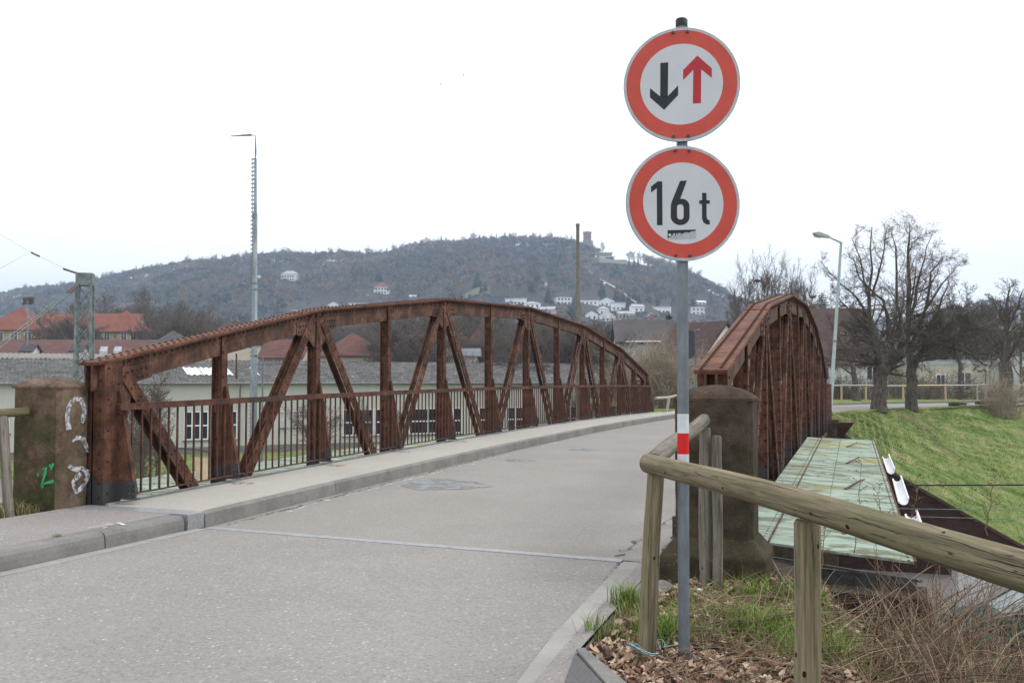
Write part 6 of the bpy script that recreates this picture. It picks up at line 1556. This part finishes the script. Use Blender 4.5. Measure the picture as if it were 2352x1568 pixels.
def hs(px0,px1,pbase,peave,pridge,d,kind,dp,wallm,roofm,label,yaw=0,z0=None,**k):
    w_=pxw(px0,px1,d); zb=zat(pbase,d) if z0 is None else z0; hw=zat(peave,d)-zb; rh=zat(pridge,d+(dp/2 if kind!='flat' else 0))-zat(peave,d)
    f=P((px0+px1)/2,HZ,d=d); c=Vector((f.x,f.y,zb))+W(0,dp/2,0)
    return house('house' if 'name' not in k else k.pop('name'),c,YAW+R(yaw),w_,dp,hw,max(rh,.2),kind,wallm,roofm,label,**k)
# left town
d=150; w_=pxw(-90,400,d)
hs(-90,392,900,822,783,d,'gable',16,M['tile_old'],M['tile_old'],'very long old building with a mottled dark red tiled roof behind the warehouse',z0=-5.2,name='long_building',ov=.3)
for i,px in enumerate([62,176]):
    c=P(px,819,d=149); house('dormer_house',Vector((c.x,c.y,zat(822,149)))+W(0,1.2,0),YAW,pxw(50,72,149),2.6,1.1,.9,'gable',M['white'],M['tile_slate'],['white dormer with grey roof behind the floodlight mast','white dormer with grey roof behind the lattice mast'][i],'dormer','dormers on the old red roof',wins=[(-.5,.5,.3,.95)],frame=True)
for i,px in enumerate([240,272]):
    c=P(px,808,d=150.8); b=MB(); b.obox(c-W(0,.3,0),W(.55,0,0),W(0,.25,.35),(0,0,.5)); tag(b.build('roof_hatch',M['glasssky'],origin=c),['left grey roof window on the old red roof','right grey roof window on the old red roof'][i],'skylight','roof windows on the old red roof')
ywin=lambda w_,n,z: [(x,x+.9,z,z+1.5) for x in [(-.5+(k+.5)/n)*w_*.85-.45 for k in range(n)]]
w1=pxw(-40,76,205); 
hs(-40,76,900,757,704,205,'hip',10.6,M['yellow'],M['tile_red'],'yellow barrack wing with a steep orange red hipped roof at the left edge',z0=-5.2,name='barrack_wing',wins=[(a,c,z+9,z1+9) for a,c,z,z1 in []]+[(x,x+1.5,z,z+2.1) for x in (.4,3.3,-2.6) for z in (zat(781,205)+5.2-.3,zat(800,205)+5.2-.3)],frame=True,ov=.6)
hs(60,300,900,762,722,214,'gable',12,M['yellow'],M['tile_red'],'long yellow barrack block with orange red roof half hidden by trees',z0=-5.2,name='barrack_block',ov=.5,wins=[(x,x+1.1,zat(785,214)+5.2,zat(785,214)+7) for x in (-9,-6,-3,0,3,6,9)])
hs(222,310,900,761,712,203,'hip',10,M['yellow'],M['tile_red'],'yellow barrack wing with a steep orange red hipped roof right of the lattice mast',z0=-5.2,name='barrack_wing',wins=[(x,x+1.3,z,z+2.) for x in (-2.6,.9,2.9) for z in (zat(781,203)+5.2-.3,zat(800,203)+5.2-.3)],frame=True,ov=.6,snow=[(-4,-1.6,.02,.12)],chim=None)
hs(312,432,900,800,759,140,'hip',9,M['tile_old'],M['tile_slate'],'low grey hipped roof with orange ridge tiles left of the truss chord',z0=-5.2,yaw=28)
hs(480,528,900,785,738,170,'hip',12,M['cream'],M['tile_old'],'dark red gabled roof with snow edges above the truss chord',z0=-5.2,yaw=-30,snow=None)
hs(596,690,900,822,783,118,'gable',9,M['cream'],M['tile_old'],'red ribbed roof behind the antenna mast',z0=-5.2,yaw=0)
hs(728,858,900,816,763,128,'hip',11,M['cream'],M['tile_old'],'red brown hipped roof with a snowy ridge seen under the chord',z0=-5.2,yaw=25,snow=None)
hs(893,948,900,800,762,150,'hip',9,M['cream'],M['tile_red'],'orange roofed house half hidden by trees in mid picture',z0=-5.2,yaw=15)
hs(1003,1036,900,800,765,128,'gable_y',8,M['white'],M['tile_grey'],'small white house with a pale grey roof behind the truss',z0=-5.2,yaw=20,wins=[(-.6,.3,6.2,7.2)])
hs(1030,1096,900,818,800,118,'flat',6,M['cream'],M['tile_grey'],'low cream building above the warehouse ridge',z0=-5.2)
hs(1070,1122,900,795,752,165,'hip',9,M['orange'],M['tile_red'],'orange red hipped roof among trees behind the truss',z0=-5.2)
hs(1362,1432,900,815,808,122,'flat',6,M['orange'],M['tile_old'],'low orange brick wall seen above the warehouse ridge on the right',z0=-5.2)
# right houses
hs(1428,1576,935,787,740,80,'gable',8.5,M['white'],M['tile_slate'],'white house with a large dark slate roof behind the dry bush',z0=-1.5,yaw=-3,wins=[(-2.6,-1.4,2.6,3.8),(.5,1.8,2.6,3.8)],frame=True,ov=.3,snow=[(-2.2,2.4,-.10,-.07)])
f=P(1609,HZ,d=76.9); zb=-1.; house('house',Vector((f.x,f.y,zb)),YAW+R(-50),5.,7.4,zat(845,73.)-zb,zat(743,75.)-zat(845,73.),'gable',M['white'],M['tile_brown'],'white gabled house with a brown tiled roof between sign pole and right truss',ov=.2)
f=P(1700,HZ,d=84); house('house',Vector((f.x,f.y,zb)),YAW+R(-20),7.,6.,3.2,2.2,'gable',M['white'],M['tile_slate'],'low white house behind the bare shrub beside the right truss',ov=.2)
hs(1545,1618,945,869,832,56,'gable',5,M['white'],M['corr'],'low shed with a grey corrugated roof left of the right truss',z0=-1.0,ov=.3)
hb=hs(1850,2035,940,832,713,92,'gable',10,M['white'],M['tile_brown'],'big house with a huge brown tiled roof and skylights behind the right truss',z0=-.6,yaw=4,wins=[(-3,-1.9,2,3.4),(1.6,2.8,2,3.4)],frame=True)
for i,(px,py) in enumerate([(1878,780),(1944,778)]):
    ra=P(px,py,d=94.3); b=MB(); b.obox(ra,W(.5,0,0)*1.,(0,.05,.0),W(0,.3,.62)); tag(b.build('roof_window',M['glasssky'],origin=ra),['left bright skylight on the big brown roof','right bright skylight on the big brown roof, behind the lamp post'][i],'skylight','skylights on the big brown roof')
hs(2140,2272,940,838,826,86,'flat',10,M['cream'],M['tile_grey'],'low cream apartment block with one framed window behind the trees',z0=-.4,wins=[(-.3,1.0,.9,2.6),(-2.2,-1.3,1.2,2.4)],frame=True,ov=.05)
hs(2275,2440,940,745,735,92,'flat',10,M['white'],M['tile_grey'],'tall pale apartment house with balconies at the right edge',z0=-.4,wins=[(x,x+1.3,z,z+1.4) for x in (-2.6,-.6,1.4) for z in (1.5,4.3,6.9)],frame=True,ov=.1)
hs(2085,2300,940,790,760,105,'gable',10,M['cream'],M['tile_old'],'long apartment house with a reddish roof hidden behind the tangled crowns',z0=-.4,wins=[(x,x+1.2,z,z+1.4) for x in (-4,-1.5,1,3.4) for z in (1.2,)],frame=True)
b=MB(); c=P(2330,905,d=84); b.obox(c,W(.9,0,0),W(0,.3,0),(0,0,.35)); tag(b.build('blue_container',simple('blue sheet',(.12,.25,.45)),origin=c),'blue container under the apartment balconies at the right edge','container')
b=MB(); c=P(2265,915,d=80); b.obox(c,W(1.9,0,0),W(0,1,0),(0,0,.42)); b.obox(c+Vector((0,0,.47)),W(2.0,0,0),W(0,1.1,0),(0,0,.04)); tag(b.build('garage',M['signback'],origin=c),'dark low garage with a pale roof edge behind the timber fence','garage')
# ------------------------------------------------------------------ wooded hill
prof=[(-400,720),(-200,705),(-60,697),(0,692),(40,682),(100,675),(170,668),(230,655),(330,637),(430,620),(500,613),(560,606),(640,600),(700,603),(780,598),(860,600),(900,592),(960,578),(1000,574),(1050,575),(1100,566),(1170,563),(1250,566),(1300,570),(1335,580),(1370,590),(1420,600),(1460,603),(1500,612),(1560,632),(1620,664),(1680,694),(1750,716),(1850,752),(1950,790),(2100,835),(2300,860),(2500,868)]
px_=np.array([p[0] for p in prof],float); py_=np.array([p[1] for p in prof],float)
def ridge_y(px): return np.interp(px,px_,py_)
D0,D1=430.,1150.
def dr_of(px): return D1-np.clip((px-1350)/900.,0,1)*350+np.clip((500-px)/700.,0,1)*350
def hillz(px,d):
    """terrain height at image column px (bearing) and distance d"""
    dr=dr_of(px); zr_=CH+(HZ-ridge_y(px))/F*dr; s=np.clip((d-D0)/(dr-D0),0,1.6)
    f=np.where(s<=1, (.55*s+.45*s*s*(3-2*s)), 1-.35*(s-1)**1.3)
    bumps=np.sin(px*.021+d*.011)*.02+np.sin(px*.047-d*.017+1)*.012+np.sin(px*.009+d*.02)*.015
    f=f+bumps*np.clip(s*3,0,1)*np.clip((1-s)*4,0,1)
    return -5.2+(zr_+5.2)*f
def hp(px,d):
    px=np.asarray(px,float); d=np.asarray(d,float); r=(px-CX)/F; x=r*d*cph-d*sph; y=r*d*sph+d*cph; return np.stack([x,y,hillz(px,d)],-1)
GX=np.linspace(-420,2560,150); GD=np.linspace(0,1.5,40)
V=[]
for gx in GX:
    dd=D0+(dr_of(gx)-D0)*GD; V.append(hp(np.full(40,gx),dd))
V=np.concatenate(V); V[::40,2]=-5.4
Fq=np.array([(i*40+j,i*40+j+1,(i+1)*40+j+1,(i+1)*40+j) for i in range(149) for j in range(39)])
tag(npmesh('hill',V,Fq,M['hillsoil'],smooth=True),kind='structure')
def on_hill(px,py):
    """distance along the sight line where it meets the hill"""
    ds=np.linspace(D0,dr_of(px),400); zz_=hillz(px,ds); yy=HZ-(zz_-CH)/ds*F; i=np.argmin(np.abs(yy-py)); return float(ds[i])
# clearings
clear=[(1040,1140,650,692),(1375,1480,596,616),(1120,1480,675,735),(1325,1470,600,715)]
def is_clear(px,py):
    m=((px>1062)&(px<1130)&(py>660)&(py<690))|((px>1366)&(px<1482)&(py>588)&(py<624))
    lx=1345+(py-615)*(1455-1345)/(700-615); m|=(np.abs(px-lx)<7)&(py>605)&(py<705)
    return m
rh_=np.random.default_rng(5)
def forest(n,wood):
    px=rh_.uniform(-410,2450,n); s=rh_.random(n)**.85*1.07; dd=D0+(dr_of(px)-D0)*s; Q=hp(px,dd); py=HZ-(Q[:,2]-CH)/dd*F
    keep=~is_clear(px,py-4)&(rh_.random(n)<np.where(py>694,.85,1.)); 
    for h in HOUSES: keep&=~((np.abs(px-h[0])<h[1]*.5+4)&(py>h[2]-h[3]-2)&(py<h[2]+(15 if h[2]>690 else 24)))
    return px[keep],py[keep],dd[keep],Q[keep]
# hill houses: (px centre, width px, base y, height px, kind, roof, wall, label)
HOUSES=[(662,34,645,22,'hip','tile_grey','white','white villa with grey mansard roof high on the wooded hill at left'),
(875,30,675,24,'hip','tile_red','white','white villa with a red hipped roof standing alone on the hillside'),
(764,26,712,17,'gable_y','tile_grey','white','white gabled house just above the truss chord'),
(697,62,722,10,'flat','tile_grey','white','long flat pale house left of the gabled one'),
(820,40,704,8,'flat','tile_grey','white','low flat house touching the truss chord'),
(1149,36,697,15,'flat','tile_slate','glassy','dark modern house with glass balconies on the lower hillside'),
(1185,44,700,14,'flat','tile_grey','white','long white flat-roofed house right of the dark modern one'),
(1222,34,707,14,'hip','tile_grey','white','pale house below the long white one'),
(1293,34,700,26,'hip','tile_slate','white','tall pale villa with a grey mansard roof left of the concrete pole'),
(1240,66,722,16,'gable','tile_grey','cream','broad cream house with snowy roof just above the chord'),
(1355,40,700,17,'gable','tile_slate','white','house with a dark roof and bright panels right of the concrete pole'),
(1394,32,703,18,'gable_y','tile_grey','white','white gabled house beneath the tall dark spruce'),
(1386,22,722,18,'hip','tile_grey','white','small white house with a pyramid roof'),
(1424,30,712,16,'flat','tile_grey','white','modern white house with tall windows'),
(1398,34,738,20,'gable_y','snow','white','white house with a snow covered gable roof'),
(1438,36,731,15,'gable','tile_grey','cream','house with a pale blue-grey solar roof'),
(1358,26,733,18,'gable_y','tile_slate','white','grey gabled house in the trees left of the snowy one'),
(1465,24,716,16,'gable','tile_grey','white','white house by the cable railway'),
(1523,38,720,15,'flat','tile_grey','white','flat white villa left of the sign pole'),
(1497,16,737,16,'gable_y','snow','orange','narrow orange house with a snowy roof'),
(1603,30,723,17,'flat','tile_grey','white','white villa right of the sign pole on the hillside'),
(1612,18,700,9,'gable','snow','white','small white house high right of the sign pole'),
(1590,26,746,10,'gable','tile_red','cream','pink roofed house right behind the brown gable roof'),
(1384,12,655,6,'gable','snow','white','tiny pale hut halfway up the slope'),
(1545,14,742,9,'gable','tile_slate','white','tiny dark roofed house below the flat villa'),
(947,14,604+80,6,'gable','snow','white','tiny pale roof in the woods left of mid picture'),
(590+0,10,640,6,'gable','snow','white','tiny pale hut by the antenna mast on the hill'),
(1250,14,655,7,'gable','tile_grey','white','tiny pale house above the cream one')]
M['glassy']=simple('dark balcony glass',(.06,.09,.13),None,1,.3,0,0)
for i,(px,wp_,by,hp_,kind,rm,wm,lab) in enumerate(HOUSES):
    d=on_hill(px,by-1); sc=d/F; w_=wp_*sc*1.12; H=hp_*sc*1.15; zb=zat(by,d)-1.2; rh=.36*H if kind!='flat' else .5; hw=H-rh+1.2
    if kind=='gable_y': rh=.42*H; hw=H-rh+1.2
    n=max(1,int(w_/3.0)); rows=max(1,int((hw-1.5)/2.9)); wins=grid(w_,n,rows,1.9,2.9,1.3,1.5)
    f=P(px,HZ,d=d); dp=min(w_,9.)
    if wm=='glassy': wins=[(x,x2,z,z2) for x,x2,z,z2 in wins]
    house('hillside_house',Vector((f.x,f.y,zb))+W(0,dp/2,0),YAW+R((i*37)%30-15),w_,dp,hw,rh,kind,M['villa' if wm=='white' else wm],M[rm],lab,'house','houses on the wooded hillside',wins=wins,ov=.5,chim=(w_*.2,.6) if i%3==0 and kind!='flat' else None)
# forest mass
def crowns(px,dd,Q,h0,h1,hf):
    n=len(px); h=rh_.uniform(h0,h1,n)*hf; m=52
    c=Q[:,None,:]+np.array([0,0,1.])*0
    # rounded winter crown: thin slivers fanning from the stem
    a=rh_.uniform(0,6.283,(n,m)); el=rh_.uniform(.05,1.35,(n,m)); r=(h*.34)[:,None]*rh_.uniform(.65,1.05,(n,m))
    mid=np.array([0,0,1.])[None,None]*(h[:,None]*.62)[...,None]
    dirv=np.stack([np.cos(a)*np.cos(el),np.sin(a)*np.cos(el),np.sin(el)*1.15-.25],-1)
    p1=c+mid+dirv*r[...,None]; p0=c+mid+dirv*(r*rh_.uniform(.35,.7,(n,m)))[...,None]-np.array([0,0,1.])*(h*.05)[:,None,None]
    sd_=rh_.normal(0,1,(n,m,3)); sd_/=np.linalg.norm(sd_,axis=2,keepdims=True); wd=(h*.05)[:,None,None]*rh_.uniform(.35,1.1,(n,m,1))
    T=np.stack([p0-sd_*wd,p0+sd_*wd,p1],2)  # n,m,3,3
    V1=T.reshape(-1,3); F1=np.arange(len(V1)).reshape(-1,3)
    # trunk sliver pair
    t=h*.011; z=h*.55; w2=np.stack([t*cph,t*sph,0*t],-1); b0=Q-w2; b1=Q+w2; top=Q.copy(); top[:,2]+=z
    V2=np.stack([b0,b1,top+w2*.5,top-w2*.5],1).reshape(-1,3); F2=np.arange(len(V2)).reshape(-1,4)+len(V1)
    base=np.array([[.155,.142,.148],[.18,.164,.16],[.13,.125,.138],[.195,.165,.15],[.12,.132,.13]])
    k=rh_.integers(0,5,n); gz_=np.array([mnoise.noise(Vector((q[0]*.012,q[1]*.012,0)))+.5*mnoise.noise(Vector((q[0]*.035,q[1]*.035,4))) for q in Q])[:,None]; col=base[k]*rh_.uniform(.7,1.25,(n,1))*(1+.55*gz_)*(1+np.array([[.13,.03,-.10]])*np.clip(gz_*2,-1,1)); warm=rh_.random(n)<.05; col[warm]=[.24,.15,.08]
    C1=np.repeat(col,m*3,0)*np.repeat(rh_.uniform(.75,1.2,(n*m,1)),3,0); C2=np.repeat(col*.8,4,0)
    return np.concatenate([V1,V2]),[F1,F2],np.concatenate([C1,C2])
px,py,dd,Q=forest(17000,None)
V,Fc,T=crowns(px,dd,Q,9,15,np.where((py>692)&(px>560),.7,1.))
tag(npmesh('hill_woodland',V,Fc,M['forest'],tint=T),'leafless brown and bluish woodland covering the hill','woodland',kind='stuff')
# conifers as individuals
def conifer(seed,H=14.,name='conifer'):
    rn=random.Random(seed); root=empty(name,(0,0,0),None,'tree'); b=MB(); b.tube([(0,0,0),(0,0,H*.95)],[.22,.03],6); b.build('trunk',M['bark_bg'],root)
    b=MB(); nl=17
    for l in range(nl):
        t=l/nl; z=H*(.10+.88*t); r=H*.20*(1-t)**.85*rn.uniform(.85,1.15)+.12; nb=10 if t<.7 else 7
        for k in range(nb):
            a=6.283*k/nb+rn.uniform(-.3,.3); rr=r*rn.uniform(.7,1.2); dx,dy=math.cos(a),math.sin(a); sx,sy=-dy,dx; w2=rr*.28
            z0=z+H*.02
            b.add([(0,0,z0+.1),(dx*rr*.55+sx*w2,dy*rr*.55+sy*w2,z0-rr*.22-.1),(dx*rr,dy*rr,z0-rr*.33),(dx*rr*.55-sx*w2,dy*rr*.55-sy*w2,z0-rr*.22-.1)],[(0,1,2,3)])
            b.add([(dx*rr*.3,dy*rr*.3,z0-.1),(dx*rr*.8+sx*w2*.9,dy*rr*.8+sy*w2*.9,z0-rr*.5),(dx*rr*.95,dy*rr*.95,z0-rr*.45),(dx*rr*.8-sx*w2*.9,dy*rr*.8-sy*w2*.9,z0-rr*.5)],[(0,1,2,3)])
    b.build('crown',M['needle'],root); return root
CP=[conifer(1),conifer(2),conifer(3)]; cu=set()
def put_conifer(i,px,base,dst,h,label,group,wx=1.):
    k=i%3
    if k in cu: o=copy_tree(CP[k])
    else: o=CP[k]; cu.add(k)
    o.location=base; s=h/14.; o.scale=(s*wx,s*wx,s); o.rotation_euler=(0,0,i*1.3); tag(o,label,'tree',group); return o
def hz_(px,py):
    if py>672 and px>1180: t='among the houses on the lower hillside'
    elif px<560: t='on the wooded slope left of the antenna mast'
    elif px<760: t='on the wooded slope around the white mansard villa'
    elif px<960: t='on the wooded slope above the red roofed villa'
    elif px<1200: t='on the wooded slope above the highest point of the truss'
    elif px<1340: t='on the wooded slope left of the hilltop tower'
    else: t='on the slope right of the cable railway'
    return 'small dark conifer '+t,'conifers '+t
rn=random.Random(9)
LR='small dark conifer standing out of the bare woodland on the hill'; GR='dark conifers on the hill'
cl_=[(px,None) for px in (655,727,742,858,905,965,972,980,990,1003,1017,1048,1058,1072,1080,1100,1115,1130,1150,1175,1200,1222,1240)]
for i,(px,_) in enumerate(cl_):
    px+=rn.uniform(-4,4); d=float(dr_of(px))*rn.uniform(.95,1.); b_=hp(px,d); put_conifer(i,px,Vector(b_)-Vector((0,0,1)),d,rn.uniform(13,19),'dark conifer sticking out of the hill ridge against the sky','ridge conifers',rn.uniform(.8,1.1))
k=0
for cx_,cy_,sx,sy,n in [(820,625,30,12,8),(870,640,20,10,4),(920,610,30,10,9),(1060,615,30,14,8),(1110,660,10,10,3),(1230,640,30,22,10),(1275,600,16,12,7),(1300,590,10,8,4),(990,640,30,12,4),(800,640,20,8,3),(620,640,25,10,5),(720,650,20,10,4),(1500,690,30,20,6),(1320,700,60,20,12),(1430,690,40,15,6),(1570,700,20,20,4),(1410,625,10,5,4),(1452,618,10,8,5),(1640,690,20,10,3),(440,680,60,18,7),(340,690,50,12,5)]:
    for _ in range(n):
        px=cx_+rn.gauss(0,sx*.6); py=cy_+rn.gauss(0,sy*.6); ry=float(ridge_y(px)); py=max(py,ry+6); d=on_hill(px,py+6); b_=hp(px,d)
        if any(abs(px-h[0])<h[1]*.5+3 and h[2]-h[3]-2<py<h[2]+12 for h in HOUSES): continue
        k+=1; put_conifer(k,px,Vector(b_)-Vector((0,0,1)),d,rn.uniform(9,16),*hz_(px,py),rn.uniform(.9,1.4))
d=on_hill(1383,682); put_conifer(1,1383,Vector(hp(1383,d)),d,46/F*d,'tall dark spruce beside the cable railway above the houses',None,1.25)
for i,(px,pt,pb_,d,lb,wx) in enumerate([(1444,728,800,115,'dark spruce left of the slate roof',1.5),(1538,712,760,120,'dark green pine behind the slate roof beside the sign pole',2.3),(1400,745,830,110,'brownish spruce left of the darker one',1.5),(1415,760,830,105,'small ragged spruce behind the end of the truss',1.3),(1830+60,668,760,150,'dark conifer hidden behind the lamp post crown',2.0),(1925,860,925,74,'low dark evergreen beside the far right pillar',2.6)]):
    f=P(px,HZ,d=d); put_conifer(i,px,Vector((f.x,f.y,zat(pb_,d))),d,zat(pt,d)-zat(pb_,d),lb,None,wx)
# meadows and the cable railway on the hill
def hill_patch(name,pts,mat,lift=1.0,kind='structure',label=None,cat=None):
    b=MB(); V=[]
    for x,y in pts: d=on_hill(x,y); q=hp(x,d); V.append((q[0],q[1],q[2]+lift))
    b.add(V,[tuple(range(len(V)))]); o=b.build(name,mat); return tag(o,label,cat,None,kind)
def hill_band(name,l,r,mat,lift,kind,label=None,cat=None):
    b=MB(); V=[]; 
    for (a,c) in zip(l,r):
        for x,y in (a,c): d=on_hill(x,y); q=hp(x,d); V.append((q[0],q[1],q[2]+lift))
    b.add(V,[(2*i,2*i+1,2*i+3,2*i+2) for i in range(len(l)-1)]); return tag(b.build(name,mat),label,cat,None,kind)
M['meadow']=simple('dull green meadow',(.15,.155,.09),(.10,.11,.07),.25,.95,0,0); M['track']=simple('pale concrete track',(.42,.40,.38),(.3,.29,.27),.3,.9,0,0)
def meadow(px0,px1,ya,yb):
    d0,d1=on_hill((px0+px1)/2,ya),on_hill((px0+px1)/2,yb); n=14; m_=8; V=[]
    for j in range(m_+1):
        for i in range(n+1):
            u=i/n; v=j/m_; cx_=px0+(px1-px0)*(u+.06*math.sin(3*v+1)*(1-abs(2*u-1))); V.append(tuple(hp(cx_,d0+(d1-d0)*v)+np.array([0,0,1.2])))
    tag(npmesh('meadow',V,np.array([(j*(n+1)+i,j*(n+1)+i+1,(j+1)*(n+1)+i+1,(j+1)*(n+1)+i) for j in range(m_) for i in range(n)]),M['meadow'],smooth=True),kind='structure')
meadow(1064,1126,681,664); meadow(1376,1470,608,597)
ln=[(1343,613),(1356,628),(1372,642),(1390,652),(1410,664),(1430,678),(1450,694),(1462,702)]
hill_band('cable_railway',[(x-1.6,y) for x,y in ln],[(x+2.2+(i>3)*2,y) for i,(x,y) in enumerate(ln)],M['track'],2.2,None,'pale straight cable railway track climbing the hill below the tower','railway track')
# tower and terrace on the summit
d=float(dr_of(1350))*.985
def hbox(name,x0,x1,y0,y1,dp,mat,parent,off=0):
    q=P((x0+x1)/2,HZ,d=d+off); w_=pxw(x0,x1,d)/2; z0,z1=zat(y1,d),zat(y0,d); b=MB(); c=Vector((q.x,q.y,(z0+z1)/2)); b.obox(c,W(w_,0,0),W(0,dp/2,0),(0,0,(z1-z0)/2)); return b.build(name,mat,parent)
tw=empty('hilltop_tower',P(1350,590,d=d),'old square brick tower with a paler stone base on the hilltop','tower')
hbox('shaft',1341,1358.5,534,592,6.5,M['tower'],tw); hbox('lower_storey',1340,1362.5,553,592,9,M['towerlow'],tw,-1); hbox('buttress',1358.8,1363.6,562,592,5,M['tower'],tw,-2)
hbox('parapet',1340.5,1359,531.5,535,7,M['tower'],tw); hbox('lantern',1346,1353,529.5,532,3,M['glasssky'],tw); hbox('parapet',1343,1354,551.5,553,9.6,M['track'],tw,-1.5)
_cl=0
te=empty('terrace_building',P(1395,600,d=d),'white terrace pavilion on the hilltop right of the tower','building')
hbox('wall',1378,1412,590,603,6,M['white'],te,-8); hbox('window',1391,1409,592,598,6.3,M['glass'],te,-8.2); hbox('upper_floor',1372,1406,580,591,8,M['towerlow'],te,2); hbox('roof',1370,1408,578.5,580.5,9,M['glasssky'],te,2); hbox('terrace_wall',1352,1440,598.5,604,3,M['towerlow'],te,-10)
hs_=hbox('wall',1310,1322,585,594,5,M['white'],None,-20); tag(hs_,'small white hut in the trees just left of the tower','hut')
o=put_tree(0,1385,d,557,z0=zat(585,d),label='single bare tree on the skyline right of the tower',seed=900,wx=.9)
# taller bare ridge trees, individuals against the sky
rn=random.Random(21); LT='bare tree on the skyline of the wooded hill'; GT='skyline trees'
for i in range(120):
    px=-30+i*1700/119.+rn.uniform(-6,6)
    if 1330<px<1440: continue
    d=float(dr_of(px))*rn.uniform(.97,1.0); z=float(hillz(px,d))-.5; top=HZ-(z+rn.uniform(12,17)-CH)/d*F
    put_tree(rn.choice([0,1,2,3]),px,d,top,z0=z,label='bare tree on the hill skyline '+('left of the antenna mast' if px<585 else 'between the antenna mast and the tower' if px<1340 else 'right of the summit tower'),group='skyline trees '+('left' if px<585 else 'middle' if px<1340 else 'right'),seed=1000+i,wx=rn.uniform(.9,1.3))
# far second ridge on the right
V=[]; n=60
for i in range(n):
    px=1880+i*900/(n-1); top=np.interp(px,[1880,2050,2200,2260,2352,2800],[760,730,705,690,682,675])+2*math.sin(px*.08)+1.5*math.sin(px*.23)
    for dd_,k in ((1700,0),(2300,1),(2700,.8)):
        q=P(px,HZ,d=dd_); z=-5.4+(zat(top,2300)+5.4)*k; V.append((q.x,q.y,z))
tag(npmesh('far_hill',V,np.array([(3*i+j,3*i+j+1,3*i+4+j,3*i+3+j) for i in range(n-1) for j in range(2)]),M['hillsoil'],smooth=True),kind='structure')
# ------------------------------------------------------------------ air
HD=.00035
b=MB(); b.box(-3600,3600,-650,2800,-6.6,300)
hz=b.build('haze',None or simple('haze volume',(1,1,1),None,1,1,0,0)); tag(hz,kind='stuff')
hm=bpy.data.materials.new('air'); hm.use_nodes=True; t=hm.node_tree; t.nodes.clear(); o_=t.nodes.new('ShaderNodeOutputMaterial'); pv=t.nodes.new('ShaderNodeVolumePrincipled')
pv.inputs['Color'].default_value=(.60,.77,1,1); pv.inputs['Density'].default_value=HD; pv.inputs['Anisotropy'].default_value=.2
t.links.new(pv.outputs[0],o_.inputs['Volume']); hz.data.materials.clear(); hz.data.materials.append(hm)
# any unused prototypes would be invisible helpers: none must be left at the origin
for k,pr in enumerate(PROT):
    if k not in used: 
        for c in list(pr.children): bpy.data.objects.remove(c)
        bpy.data.objects.remove(pr)
